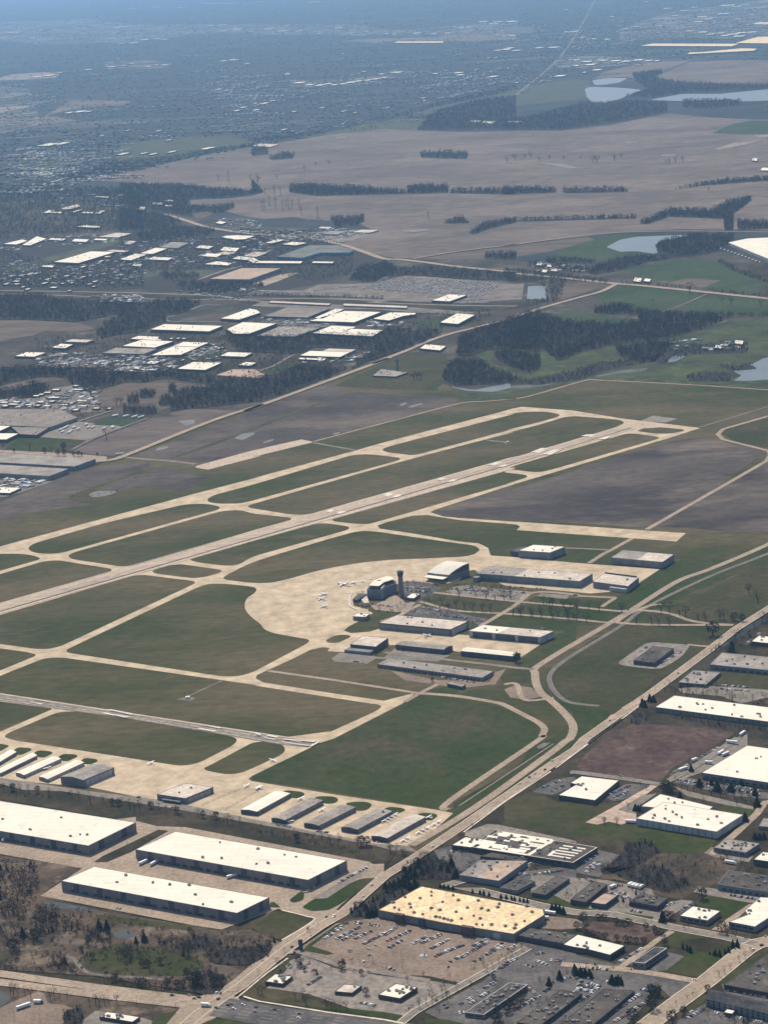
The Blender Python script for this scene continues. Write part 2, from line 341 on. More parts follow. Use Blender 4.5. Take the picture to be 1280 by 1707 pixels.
sheet('industrial_ground', 'E1 0,900 0,500 400,490 800,500 1200,460 E2 400,470 800,440 1280,470 E5 400,260 900,330 1010,410 1280,480 1000,600 640,720 E5 0,830 E3 1280,110 0,150', M_gravel and M_wood, 'grey-brown ground of the far industrial park', 'ground')
sheet(FIELD, 'E1 50,780 300,720 700,610 1100,500 1280,470 E2 200,450 560,390 620,400 300,440 120,490 0,540 E1 1000,580 480,720 380,760 300,810 50,805', M_pale, 'long green strip behind the big white warehouse', 'field')
sheet(FIELD, 'E2 200,800 620,800 940,800 800,850 600,880 420,820 300,860 100,880', M_pale, 'pale green yard in the far industrial park', 'field')
sheet(FIELD, 'E2 620,180 900,170 1280,130 1280,330 1100,300 1000,240 800,220 640,210', M_prair, 'brown prairie tongue among woods', 'field')
sheet(FIELD, 'E2 640,300 780,280 830,300 760,330 680,340', M_stub, 'tan clearing beside the far highway', 'field')
sheet(FIELD, 'E5 0,205 100,205 560,210 640,215 500,250 300,250 150,230 0,225', M_pale, 'green field in front of the utility pylons', 'field')
sheet('parking_lot', 'E5 640,250 1000,230 1240,225 1240,250 1000,320 900,340 780,330 640,310 400,310 400,280', M_road2, 'far parking lot full of vehicles beside the ploughed field', 'parking lot')
sheet('parking_lot', 'E5 90,720 380,620 530,610 330,690 230,725 100,740', M_road, 'pale truck yard beside the tan-roofed building', 'parking lot')
sheet('car_yard', 'E5 40,810 140,765 560,770 640,740 700,715 1150,705 1280,680 E8 0,150 250,90 400,95 1080,150 1160,150 1140,270 900,285 830,310 640,300 400,290 0,275 E5 1000,850 640,825 300,800', M_gravel, 'big tan storage yard packed with rows of parked cars', 'car yard')
sheet('rail_yard', 'E3 0,120 400,125 1280,150 E4 600,170 E5 0,830 600,835 1280,855 E8 0,280 640,305 900,290 1280,290 1280,305 1000,350 640,360 300,350 0,345 E5 1280,920 640,900 0,880 E4 1000,200 400,200 E3 1000,200 500,170 0,160', M_verge, 'dark strip of the railway corridor', 'rail yard')
for k_, s_ in enumerate(('E3 0,128 600,138 1280,152 E4 900,180 E5 0,845 640,840 1280,862 E8 0,292 640,315 1100,320', 'E3 0,160 360,165 E4 400,208 E6 0,105 E6 640,160 E8 60,345 500,352')):
    road('railway', s_, 14, M_road2, 'upper railway track bed' if k_ == 0 else 'lower railway service strip', 'railway')
sheet(FIELD, 'E3 0,390 300,395 560,408 720,420 850,470 700,500 400,490 300,530 100,560 0,590', M_stub, 'tan rough field among the left woods', 'field')
sheet('industrial_ground', 'E3 330,790 500,745 900,730 1050,740 E4 100,700 400,720 700,700 1000,740 E6 130,660 640,560 1180,570 1000,650 750,700 E6 250,780 180,805 0,790 E4 900,900 250,870 0,860 E3 900,815 400,815', M_verge, 'ground around the white industrial roofs in the middle distance', 'ground')
sheet('parking_lot', 'E3 330,790 440,745 860,730 980,760 850,810 500,815', M_gravel, 'grey gravel yard at the left of the industrial roofs', 'parking lot')
sheet('parking_lot', 'E4 690,690 820,640 890,660 840,690 760,700', M_gravel, 'grey lot beside the row of trailers', 'parking lot')
sheet('lawn', 'E4 680,720 700,700 850,690 900,650 960,660 880,700 800,740', M_crop, 'green lawn beside the industrial trailers', 'lawn')
sheet('parking_lot', 'E4 860,880 1000,830 1200,830 E6 220,770 180,800 0,790', M_rtan, 'pinkish gravel yard in front of the small white roof', 'parking lot')
sheet('lawn', 'E6 170,750 320,690 500,695 400,720 300,750', M_crop, 'green lawn at the edge of the woods', 'lawn')
sheet('lawn', 'E8 260,470 400,430 520,430 560,460 520,500 330,480', M_crop, 'green lawn left of the roadside warehouse', 'lawn')
sheet('yard', 'E6 200,120 900,150 E8 300,330 800,370 700,385 330,370 0,345 E6 900,190 300,170 100,160', M_gravel, 'gravel strip between the railway and white warehouses', 'yard')
sheet('yard', 'E6 200,300 330,280 600,290 640,320 900,335 700,350 400,345', M_gravel, 'parking strip between the big roofs', 'yard')

# left middle distance: trailer yards, ploughed fields
zstep(.03, 2)
sheet(FIELD, 'E7 0,125 330,55 540,40 600,60 330,100 150,150 0,175', M_stub, 'tan field tongue inside the left woods', 'field')
sheet(FIELD, 'E7 800,190 1120,95 1280,100 B1 840,110 1100,130 1000,145 860,155 820,230 600,225 490,225 440,160', M_stub, 'brown field behind the bare tree clumps', 'field')
sheet(FIELD, 'B1 820,260 900,235 1150,245 1040,290 900,290', M_stub, 'tan field beside the bare trees near the diagonal road', 'field')
sheet(FIELD, 'B1 340,440 560,345 740,280 840,275 1030,295 830,380 600,465 480,462', M_plow, 'reddish brown ploughed field beside the diagonal road', 'field')
sheet('yard', 'E7 0,270 280,230 500,140 700,110 780,150 830,260 900,320 940,350 700,365 540,350 300,310 0,310', M_gravel, 'gravel yard crowded with pale trailers', 'yard')
sheet('yard', 'E7 320,575 560,490 700,440 860,460 1060,480 1110,490 900,560 760,610', M_road2, 'grey truck yard beside the grey roof', 'yard')
sheet('lawn', 'E7 690,430 860,370 880,375 740,430', M_crop, 'small green lawn above the truck yard', 'lawn')
sheet('lawn', 'E7 830,470 950,395 1280,390 1260,420 1080,480', M_crop, 'green lawn with parked trailers behind', 'lawn')
sheet('lawn', 'E7 40,690 180,570 320,578 760,605 560,695 300,705', M_lawn, 'dark green lawn between the truck yard and the dark roofs', 'lawn')
sheet('yard', 'E7 -60,690 300,708 640,725 940,750 960,760 930,790 850,805 600,760 -60,710', M_road, 'pale lane behind the long dark roofs', 'yard')
sheet('yard', 'E7 -60,960 480,970 200,1070 60,1110 -60,1120', M_gravel, 'parking ground below the long dark roofs', 'yard')

# nearer land: airfield and its surroundings
zstep(.008, 10)
sheet('ground', 'PX -500,1150 500,1250 800,1380 1600,850 1700,1900 -500,1900', M_verge, 'rough grass and dirt under the near built-up land', 'ground')
sheet('grass_field', 'B1 -400,720 0,690 130,640 250,590 480,510 520,475 620,465 1040,290 B2 0,240 350,110 630,15 720,-5 900,-15 960,60 930,115 1000,160 1280,120 B3 300,115 400,90 1280,130 1600,150 1600,500 B6 1600,-200 1280,340 1150,400 C3 580,0 250,230 0,400 D1 560,620 220,780 C2 700,650 C2 0,490 C1 0,290 -400,200 B4 -500,600', M_air, 'wide dark green and brown mown grass of the airfield', 'grass')
sheet(FIELD, 'B1 -200,720 0,690 130,640 250,590 480,515 740,490 720,520 560,580 390,640 340,670 470,700 300,720 150,740 0,790 -200,830', M_mud, 'mottled grey-brown wet field at the left of the airfield', 'field')
sheet(FIELD, 'B1 740,530 800,530 1030,570 880,640 700,600 560,640 480,620 600,580', M_mud, 'mauve field around the small pale pond', 'field')
sheet(FIELD, 'B1 640,468 B2 0,250 350,112 470,130 400,185 0,330 B1 820,480', M_mud, 'mauve field strip between the diagonal road and the ditch', 'field')
sheet(FIELD, 'B1 850,485 B2 0,345 420,180 500,160 960,182 1000,190 960,225 740,275 300,392 260,385 B2 0,440 B1 1280,430 1010,500', M_mud, 'mauve wet field inside the ditch line', 'field')
sheet(FIELD, 'E8 0,800 250,690 560,700 580,740 560,900 500,940 B2 900,150 600,140 400,125', M_meadow, 'olive meadow around the small lattice tower', 'field')
sheet(FIELD, 'B2 870,740 1280,605 B3 0,640 820,390 900,380 1010,375 1100,410 1270,440 1000,640 690,815 500,800 100,780 0,775 B2 1030,765', M_mud, 'large purple-brown ploughed field right of the runway', 'field', 30)
sheet(FIELD, 'B3 730,810 1000,655 1280,495 1500,520 1500,840 1280,838 1050,830 900,815', M_mud, 'purple-brown field right of the farm track', 'field')
sheet(FIELD, 'B3 1045,350 1100,325 1280,280 1500,250 1500,450 1280,425 1120,400', M_meadow, 'rough meadow inside the bend of the perimeter road', 'field')
sheet('pond', 'B1 430,650 470,635 560,635 570,642 500,662 450,668', M_mudw, 'pale tear-shaped pond in the wet field', 'pond', 12)
for s_ in ('B1 1135,380 1170,358 1235,350 1235,360 1180,388', 'B1 755,435 770,425 820,418 810,430 760,440', 'B2 50,400 80,388 112,383 100,392 60,405', 'B2 385,358 425,348 430,355 400,362', 'B2 755,228 790,215 830,208 820,218 770,232', 'B2 710,218 740,206 755,210 725,224', 'B1 865,295 950,290 940,310 900,318'):
    sheet('puddle', s_, M_mudw, 'small pale puddle in the mauve field', 'puddle', 8)

# airport paving in one sheet, then the grass islands it encloses
sheet('apron', 'B1 -200,965 0,905 940,650 1280,562 B2 0,575 500,440 620,405 1280,232 B3 0,245 85,227 330,245 580,285 640,292 950,330 800,378 0,617 B2 1280,600 885,727 862,738 930,760 1010,767 1280,785 B3 70,785 880,840 835,880 60,825 78,808 60,798 0,795 B2 1280,797 1010,777 850,752 780,755 660,785 608,803 620,818 800,845 1000,880 1100,890 1145,912 1155,945 D8 720,105 830,112 1280,152 B6 0,85 755,142 650,210 640,240 420,260 0,220 D8 600,200 570,205 500,270 420,290 290,290 T 1050,330 790,310 400,420 60,560 70,600 80,640 280,690 330,740 130,850 0,920 B5 445,440 480,452 570,445 620,430 1280,480 D8 1040,698 915,780 860,800 460,740 60,700 B5 620,520 560,548 365,540 378,525 345,520 290,532 190,580 85,628 25,655 18,672 60,692 400,745 640,780 790,742 735,790 400,962 C2 330,112 0,272 C1 1205,287 C2 0,297 420,365 900,437 975,452 900,520 760,610 580,600 0,490 C1 700,380 430,325 0,290 -200,250 C1 -200,60 B4 -200,1050 -200,500', M_conc, 'sandy concrete of the taxiways and round apron', 'apron')
ISL = """B1 135,912 165,890 500,793 900,700 1000,697 1068,712 1065,725 300,937 230,942 160,935
B1 1005,675 1040,655 B2 0,607 480,463 540,457 600,460 720,475 716,486 0,684 B1 1165,697 1060,698 1010,690
B2 625,434 680,415 1280,260 B3 0,268 80,252 200,250 270,264 265,275 150,308 0,342 B2 1280,332 800,460 770,462 650,448
B3 585,305 565,292 500,285 340,272 290,278 160,318 0,357 B2 1280,347 735,490 0,700 B1 1215,703 1200,710 1215,718 B2 0,720 190,750 240,752 280,748 1280,466 B3 0,487 540,328
B1 330,948 370,930 1080,732 1170,728 B2 0,745 180,764 196,771 180,780 0,828 B4 1080,0 640,127 590,130 345,93
B4 -200,75 60,66 150,72 198,88 190,97 -200,208
B4 -200,228 0,167 210,105 280,98 540,140 545,150 520,160 0,308 -200,366
B4 735,153 760,142 830,122 880,118 1070,145 1078,152 1060,162 1000,180 940,187 760,165
B4 918,97 945,88 1240,0 B2 0,880 300,795 360,792 460,806 476,815 460,826 0,955 B4 1160,121 1100,127 960,110
B2 385,775 420,760 1150,548 1230,540 B3 0,545 100,557 115,564 105,572 0,604 B2 1280,590 620,782 560,798 500,795 400,784
B3 20,525 60,510 590,358 640,358 740,372 755,378 740,385 240,530 170,547 100,540 30,530
B3 645,343 690,328 760,327 870,337 872,345 810,358 730,358 660,348
B4 1080,187 1100,170 B5 0,108 350,2 B2 490,836 540,829 600,832 720,850 1000,890 1080,900 1106,920 1095,940 B5 1105,48 1080,70 1030,82 850,90 600,100 350,140 180,190 90,210 0,210 B4 1100,195
B4 -200,424 0,365 650,173 700,170 940,200 950,207 930,220 300,515 240,530 180,530 -200,478
B4 320,535 350,520 960,230 1010,213 1100,213 1230,228 1247,240 1235,260 1200,280 1188,305 1187,330 1198,352 1225,380 1265,408 B5 60,436 110,454 160,463 270,482 280,490 265,505 0,645 B4 1150,663 1080,663 330,548
B4 -200,500 140,545 178,557 170,565 0,635 -200,718
B4 -200,750 0,660 220,573 300,570 1270,708 B5 0,705 560,792 620,800 629,810 600,832 350,945 C2 400,50 330,75 260,86 200,87 0,57 B4 0,743 -200,713
B4 -200,757 250,817 255,822 0,932 -200,1016
C1 20,82 40,65 B4 290,832 400,833 700,880 C1 1080,72 1140,85 1152,100 1130,125 960,212 880,225 60,98
C1 988,235 1030,215 C2 0,112 50,105 110,108 155,125 163,150 140,172 0,237 C1 1160,262 1090,265 1000,246
B5 355,488 400,465 440,460 475,463 478,472 420,500 372,501
C1 -200,90 0,116 55,125 0,155 -200,190
C1 65,150 90,132 150,138 158,147 110,170 82,172
C1 165,160 190,148 245,152 262,162 215,185 182,182
C1 285,178 310,165 370,168 382,178 330,203 298,200
C1 395,198 410,185 470,190 478,202 440,218 405,215
C2 140,350 170,342 240,348 262,362 225,382 188,380
C2 300,378 330,370 400,372 424,388 400,408 345,408
C2 450,405 490,398 560,398 585,412 560,440 505,445
C2 640,430 670,422 730,428 748,440 690,462 660,452
C2 800,458 830,450 890,455 902,468 870,490 845,488"""
for i, s_ in enumerate(ISL.split('\n')):
    P = rounded(gp(s_), 9 if i > 20 else 40); reg(P, ZSTEP*(ZC[0]+1))
    flat('grass_island', P, M_lawn if i > 20 else M_air, ZSTEP*(ZC[0]+1), 'dark mown grass island enclosed by pale taxiways', 'grass')['group'] = 'grass islands between the taxiways'
ZC[0] += 1
# brighter lawn and the darker runway surfaces
sheet('lawn', 'C1 1225,285 C2 0,273 335,112 B5 420,958 735,797 810,752 1020,767 1230,818 B6 0,820 100,858 160,905 172,935 150,970 D1 1035,12 990,48 430,430 412,487 380,494 C2 900,434 590,383 250,328 0,294', M_lawn, 'big bright green lawn beside the hangar taxiway', 'lawn', 6)
sheet('lawn', 'C2 975,455 C2 975,400 1280,240 D1 1000,40 1060,35 1140,0 1180,-30 B6 350,900 330,830 250,780 200,720 205,640 330,560 520,440 600,360 690,300 870,180 1100,90 1280,10 1500,-80 1500,60 1280,95 1000,220 760,310 600,420 400,500 270,600 215,660 240,740 300,790 500,830 560,870 440,940 400,955 C3 250,200 60,330 D1 560,480 220,730', M_lawn, 'green verge along the airport access roads', 'grass')
sheet('meadow', 'B6 620,400 850,320 1280,90 1500,0 1500,200 1280,320 1160,400 1110,450 990,530 760,720 640,780 560,840 420,810 300,770 240,720 230,650 330,570', M_meadow, 'olive meadow between the access road and the highway', 'meadow', 20)
sheet('lawn', 'D8 560,560 720,510 860,490 1280,560 1280,700 1010,850 860,850 920,790 1040,700 1120,650 1215,600', M_lawn, 'green lawn right of the white-doored hangar', 'lawn')
sheet('lawn', 'D8 260,415 330,365 400,370 870,415 840,450 760,480 640,475 480,460 300,435', M_lawn, 'dark lawn strip framed by rows of bare trees', 'lawn', 5)
sheet('lawn', 'D8 840,475 950,420 1280,450 B6 580,350 540,400 400,390 D8 1280,525 860,490', M_lawn, 'dark lawn between two tree-lined drives', 'lawn', 5)
sheet('lawn', 'D8 960,395 1040,375 1280,395 B6 500,290 480,330 340,325 D8 1280,440 970,410', M_lawn, 'lawn below the long grey hangar', 'lawn', 5)
sheet('lawn', 'B6 130,290 150,275 340,285 500,290 460,330 120,300', M_lawn, 'narrow lawn along the tree-lined drive', 'lawn')
sheet('lawn', 'B6 490,330 560,270 660,210 750,145 870,90 1070,95 1010,130 650,320 560,355', M_lawn, 'green slope below the end of the apron', 'lawn')
sheet('lawn', 'B6 270,100 350,42 490,50 405,112', M_lawn, 'green square behind the upper apron', 'lawn')
sheet('lawn', 'B6 430,115 520,60 560,55 590,110 510,122', M_lawn, 'small green square left of the corner hangar', 'lawn')
sheet('lawn', 'D8 460,490 530,468 740,490 700,520 560,510', M_lawn, 'small lawn beside the visitor parking', 'lawn', 4)
sheet('lawn', 'B6 20,610 150,620 135,690 0,700 D8 740,870 780,860', M_lawn, 'green triangle beside the access road', 'lawn', 5)
sheet('lawn', 'B5 855,730 930,710 1010,722 980,748 900,748', M_lawn, 'small oval lawn near the long service building', 'lawn', 8)
sheet('lawn', 'B5 1015,745 1080,722 1200,735 1210,770 1150,782 1040,765', M_lawn, 'rounded lawn near the service circle', 'lawn', 8)
sheet('lawn', 'B5 100,625 290,530 360,525 400,590 640,600 880,700 830,735 700,715 90,635', M_air, 'rough grass left of the service building', 'grass', 5)
sheet('parking_lot', 'D8 140,490 170,465 230,440 440,460 540,500 690,525 640,570 580,545 200,510', M_asph, 'visitor parking lot in front of the white-roofed hangar', 'parking lot')
sheet('parking_lot', 'D8 410,345 470,310 560,300 700,320 760,330 1000,345 940,400 880,405 500,370', M_road2, 'long parking lot in front of the grey hangar', 'parking lot')
sheet('parking_lot', 'D8 1045,355 1240,370 1215,395 1020,375', M_road2, 'short parking lot right of the long parking lot', 'parking lot')
sheet('parking_lot', 'T 700,350 860,310 1100,340 1240,400 1200,470 1080,520 960,540 760,480', M_asph, 'parking lot beside the control tower', 'parking lot')
sheet('plaza', 'T 480,570 600,480 760,560 900,600 780,720 620,720 360,690 300,640', M_road, 'pale forecourt at the foot of the control tower', 'plaza')
sheet('parking_lot', 'B5 385,575 430,545 640,570 700,520 760,530 960,560 900,590 600,575 560,600 400,590', M_road2, 'staff parking around the dark low hangars', 'parking lot')
sheet('parking_lot', 'B5 670,632 900,680 1150,690 1180,640 1230,625 1180,700 1010,720 880,700 740,680', M_lot, 'tan service yard below the long service building', 'parking lot')
sheet('bare_patch', 'B6 0,725 50,705 130,715 180,760 110,775 30,765', M_lot, 'brown circle island by the access road bend', 'bare ground')
sheet('parking_lot', 'C1 0,280 300,325 470,350 760,385 920,415 C2 0,480 C2 100,500 600,600 760,610 800,640 600,625 0,520 C1 900,450 200,360 0,310', M_road2, 'service lane along the lower hangars', 'lane')
sheet('bare_patch', 'B3 660,295 720,270 840,285 780,305', M_rwy2, 'grey blast pad beyond the far runway end', 'paving')
sheet('runway', 'B3 655,300 840,318 720,330 640,333 B3 0,520 B2 1280,525 0,880 B4 0,360 -200,418 -200,368 B4 0,309 B2 0,832 1280,470 B3 0,491 540,330 600,315', M_rwy, 'long wide main runway of pinkish concrete', 'runway')
sheet('runway', 'B4 -200,720 0,748 C2 0,62 330,108 270,133 C2 130,118 C1 650,-2 B4 0,780 -200,752', M_rwy2, 'narrow grey cross runway with white markings', 'runway')
sheet('bare_patch', 'B2 1160,395 1120,385 1230,395 1258,398 1235,408 1215,400', M_gravel, 'gravel pad of the runway antenna', 'gravel pad')
sheet('bare_patch', 'B4 855,775 900,760 950,765 930,780', M_gravel, 'gravel diamond pad in the grass', 'gravel pad')
road('path', 'B4 915,757 1075,683', 4, M_gravel, 'thin gravel track to the diamond pad', 'path')
road('service_road', 'B1 570,468 700,480 830,490 950,505', 12, M_road2, 'grey service road at the end of the pale strip', 'road', lines=0)
sheet('old_taxiway', 'B1 950,515 1000,500 B2 0,440 240,385 300,398 0,472 B1 1280,462 1010,532 950,522', M_rwy, 'wide disused taxiway strip in mottled concrete', 'paving')
road('service_road', 'B2 300,402 500,437', 8, M_road2, 'thin link between the disused strip and taxiway', 'road')
road('perimeter_road', 'B2 300,395 700,290 1000,212 1130,200 1280,188 B3 0,190 110,178 390,100 470,98 900,120 1280,145 1500,160', 7, M_road, 'thin pale perimeter road behind the runway ends', 'road')
road('path', 'B1 830,478 B2 0,335 250,235 420,172 500,158 900,180', 9, M_pale, 'pale ditch line through the wet field', 'ditch', smooth=False)
road('path', 'B1 740,510 620,560 540,590 400,640 340,665 380,685 470,698', 6, M_air, 'dark ditch curling round the wet field', 'ditch')
road('perimeter_road', 'B3 1500,215 1280,272 1060,335 1035,360 1060,385 1180,415 1280,440 1290,460 1270,490 1000,645 690,822', 10, M_road, 'pale perimeter track with a sharp bend', 'road', smooth=False)
road('path', 'B3 950,325 1280,225', 5, M_road2, 'faint track from the runway end', 'path')
road('service_road', 'B3 620,865 530,915 480,940 B6 430,100 410,112', 9, M_road, 'short road from the apron stub to the hangars', 'road', smooth=False)
road('service_road', 'B6 290,38 500,48', 7, M_road2, 'thin drive behind the upper hangar', 'road')
road('service_road', 'B5 80,635 400,680 800,742', 8, M_road, 'straight pale service road beside the rough grass', 'road', smooth=False)
road('service_road', 'B5 740,785 820,740 900,700', 8, M_road, 'short service road up to the service yard', 'road')
road('service_road', 'B5 800,742 1000,758 1180,788 B6 0,800 90,845 165,885 195,915 188,940 D1 1050,0 1010,40 440,430 428,490', 10, M_road, 'pale service road round the big lawn', 'road')
road('access_road', 'B6 1500,-100 1280,20 1000,140 840,200 640,325 500,410 180,600 150,650 170,730 240,790 310,860 335,910 320,960 D1 1200,40 1100,120 600,480 180,730', 12, M_road, 'pale airport access road sweeping past the hangars', 'road', lines=1)
road('access_road', 'B6 1500,-40 1280,65 1000,175 700,320 560,420 330,560 230,640 225,700 270,760 330,790 460,805', 8, mat('road_faded', (.135,.122,.104), (.16,.143,.12), .03, fine=.2), 'grey lane beside the airport access road', 'road')
road('drive', 'D8 240,410 480,470 860,495 1280,530 B6 500,400 540,390', 8, M_road, 'lower tree-lined drive to the terminal', 'drive')
road('drive', 'D8 330,350 460,365 880,410 1280,445 B6 340,325 560,345 600,340', 8, M_road, 'upper tree-lined drive to the terminal', 'drive')
road('drive', 'D8 640,575 860,445 1000,350 1280,365 B6 340,270 540,280', 9, M_road, 'drive branching to the long parking lot', 'drive')
road('drive', 'B6 470,325 540,280', 8, M_road, 'short link drive below the small hangar', 'drive')
road('drive', 'B6 540,400 640,408 760,412 940,412 1110,412', 9, M_road, 'lower branch of the tree-lined entrance', 'drive')
road('drive', 'B6 600,340 720,345 820,362 900,390 1000,405 1110,412', 9, M_road, 'upper branch of the tree-lined entrance', 'drive')
road('drive', 'B6 540,400 600,360 700,320 760,312', 8, M_road, 'short link at the entrance crossing', 'drive')
road('drive', 'D8 0,750 340,790 700,830 860,850 1000,862', 9, M_road2, 'service drive below the white arched hangar', 'drive')
road('drive', 'B6 0,700 60,700 100,775 240,765', 8, M_road, 'drive round the brown circle island', 'drive')
road('drive', 'T 960,620 760,720 700,760 440,850', 9, M_road, 'drive between the terminal and hangars', 'drive')
sheet('parking_lot', 'D7 275,420 330,380 460,290 520,282 760,300 740,330 700,380 640,420 560,462 440,455 300,435', M_rwy2, 'paved oval around the dark-roofed building', 'parking lot', 10)
road('drive', 'D7 740,298 890,312', 7, M_road, 'drive from the oval lot to the highway', 'drive')
road('path', 'D1 500,465 1130,50', 2.5, M_road2, 'thin footpath across the green verge', 'path', smooth=False)
sheet('bare_patch', 'D1 1015,70 1060,45 1110,45 1060,80 1030,85', M_gravel, 'gravel pad beside the service road', 'gravel pad')

# lower left: warehouses and scrub
sheet('scrubland', 'C1 -300,640 0,655 400,720 C4 420,-10 300,60 200,130 500,210 1060,300 1200,300 C5 300,250 290,235 150,210 80,210 0,300 C5 280,420 0,470 D6 300,660 170,790 D5 1280,745 640,640 0,595 -200,570', M_brown, 'brown scrubland with thickets below the warehouses', 'scrubland')
sheet('meadow', 'C1 0,335 300,345 900,440 C2 0,500 600,610 700,640 620,745 500,690 0,590 C1 0,385 -300,330 -300,280', M_verge, 'dark verge between the hangars and warehouses', 'verge')
sheet('meadow', 'D5 -400,600 0,640 1280,790 D6 60,830 100,1100 D5 0,1100 -400,1100', M_brown, 'rough brown ground below the lower crossing road', 'verge')
sheet('meadow', 'D5 560,480 800,420 1100,470 1280,500 D6 100,560 0,640 D5 1000,640 700,620 560,590', M_meadow, 'olive clearing in the scrubland', 'meadow', 12)
sheet('meadow', 'D5 640,230 1280,300 D6 200,330 0,310 D5 1280,340 800,290 640,260', M_meadow, 'grass strip along the lower warehouse paving', 'meadow')
sheet('bare_patch', 'D5 0,300 190,330 220,350 100,360 0,340', M_stub, 'tan bare strip in the scrub', 'bare ground', 8)
sheet('bare_patch', 'D5 330,400 440,370 580,400 560,430 420,430', M_stub, 'pale tan clearing among thickets', 'bare ground', 12)
sheet('bare_patch', 'D6 90,590 200,560 340,600 250,680 120,640', M_stub, 'pale dirt patch beside the highway', 'bare ground', 10)
road('path', 'D5 440,510 490,520 540,580 600,620 760,640 930,650 1100,665', 5, M_gravel, 'curving pale trail through the scrub', 'path')
sheet('pond', 'D5 760,350 790,335 840,330 890,345 905,370 860,395 790,390 762,370', M_pond, 'round pond with a pale rim in the scrub', 'pond', 8)
sheet('pond', 'D5 290,135 460,160 640,200 600,210 420,190 300,175', M_pond, 'shallow water below the warehouse corner', 'pond', 8)
sheet('warehouse_yard', 'C1 -300,520 C1 -300,590 0,650 400,720 D5 270,105 1280,300 D6 200,330 420,250 580,190 610,150 720,175 850,210 950,170 1150,60 1280,-40 D1 -20,880 -100,840 C2 580,690 420,660 C1 900,520 760,515 660,490 660,470 430,500', M_road, 'sandy concrete yard around the three white warehouses', 'yard')
sheet('warehouse_yard', 'D6 480,140 640,60 860,20 1100,-100 1280,-110 1280,-60 1000,160 960,200 880,250 820,262 760,238 600,200 520,170', M_road, 'curving concrete driveway of the warehouses', 'drive')
sheet('lawn', 'C1 455,690 500,660 770,532 820,538 640,640 520,690', M_verge, 'dark grass strip between two white warehouses', 'grass')
sheet('lawn', 'C5 180,155 240,110 255,120 250,155 200,170', M_lawn, 'small green island near the warehouse corner', 'lawn', 4)
sheet('lawn', 'C5 240,190 300,150 530,50 605,48 610,55 420,180 370,205 290,210', M_lawn, 'long green island beside the highway', 'lawn', 6)
sheet('lawn', 'C5 100,210 170,210 290,240 295,255 150,350 60,330 0,290', M_meadow, 'green wedge below the warehouse driveway', 'lawn', 8)
sheet('lawn', 'C5 85,190 90,165 110,165 140,192', M_lawn, 'tiny green corner beside the warehouse', 'lawn')
sheet('parking_lot', 'D6 800,120 860,90 1010,0 1120,-60 1180,-60 900,120 840,125', M_road2, 'car park strip at the right end of the warehouse', 'parking lot')
# lower right: town blocks
sheet('town_ground', 'C3 580,0 D7 520,520 760,450 1000,300 1280,130 1600,-20 1600,960 D2 1700,960 D4 1700,960 1500,1100 -200,1100 D3 0,1050 D6 900,1050 560,960 330,760 700,470 1280,60 D1 300,740 D1 1140,215', M_verge, 'rough grass and dirt of the business district', 'ground')
sheet(FIELD, 'D2 0,210 60,120 200,0 D7 200,900 400,820 1000,870 1060,890 940,960 D2 640,210 560,300 400,280 100,250', M_red, 'reddish-brown empty field with pale scars', 'field', 8)
sheet('lawn', 'C3 0,400 150,340 260,400 440,405 560,400 390,500 300,560 C3 0,510', M_meadow, 'olive field behind the patterned roof', 'field', 4)
sheet('lawn', 'C3 300,555 390,500 470,500 640,510 1030,575 1000,625 900,655 740,630 600,590', M_lawn, 'dark green lawn below the large white building', 'lawn', 8)
sheet('lawn', 'D2 910,480 1000,460 1190,490 1150,560 1120,540', M_lawn, 'dark green patch at the corner of the white building', 'lawn')
sheet('scrubland', 'D2 300,960 150,950 180,880 400,800 620,780 850,790 1100,800 1100,830 1000,960 D4 760,90 700,130 540,100', M_brown, 'brown overgrown lot with thin trees', 'scrubland', 8)
sheet('parking_lot', 'D2 60,575 270,460 470,340 500,320 560,320 450,400 280,490 400,520 400,560 300,590 220,570 140,590', M_rtan, 'orange-tan concrete loading yard', 'parking lot')
sheet('parking_lot', 'D2 280,495 430,400 540,380 430,460 400,520', M_road2, 'grey parking by the loading yard', 'parking lot', 4)
sheet('parking_lot', 'D2 180,400 330,320 480,325 490,335 330,420 250,435', M_asph, 'parking lot right of the notched white building', 'parking lot', 4)
sheet('parking_lot', 'D1 985,370 1130,290 1260,270 1280,280 1280,330 1130,390 1090,390', M_asph, 'parking lot left of the notched white building', 'parking lot', 4)
sheet('parking_lot', 'D2 640,270 700,270 1280,380 1280,420 1060,400 660,310', M_asph, 'parking row below the big corner warehouse', 'parking lot')
sheet('parking_lot', 'D2 640,330 760,370 1180,470 1180,490 1000,460 740,400', M_road2, 'pale drive below the row of street trees', 'lane')
sheet('parking_lot', 'D2 620,270 1080,20 1130,-10 1140,60 840,240 700,290', M_road2, 'grey truck lane left of the big corner warehouse', 'yard')
sheet('parking_lot', 'D7 1000,960 1100,900 1140,890 1140,960', M_road2, 'truck yard with a parked white truck', 'yard')
sheet('parking_lot', 'D7 680,590 900,575 1280,590 1280,650 1100,690 960,640 700,620', M_road2, 'thin car park between grey and white roofs', 'parking lot')
sheet('lawn', 'D7 900,560 1000,480 1280,500 1280,600 960,575', M_meadow, 'rough grass court between two grey roofs', 'grass')
sheet('parking_lot', 'D1 540,640 690,585 760,590 1240,690 1280,700 1280,712 740,632 650,690 540,665', M_rwy2, 'grey strip behind the patterned roof', 'parking lot')
sheet('parking_lot', 'D1 330,760 470,730 600,740 1280,850 1280,880 980,850 960,900 700,830 520,900 400,880', M_asph, 'parking lot in front of the patterned roof', 'parking lot')
sheet('parking_lot', 'D2 0,880 150,760 280,790 310,830 150,940 0,910', M_asph, 'parking lot at the right end of the patterned roof', 'parking lot')
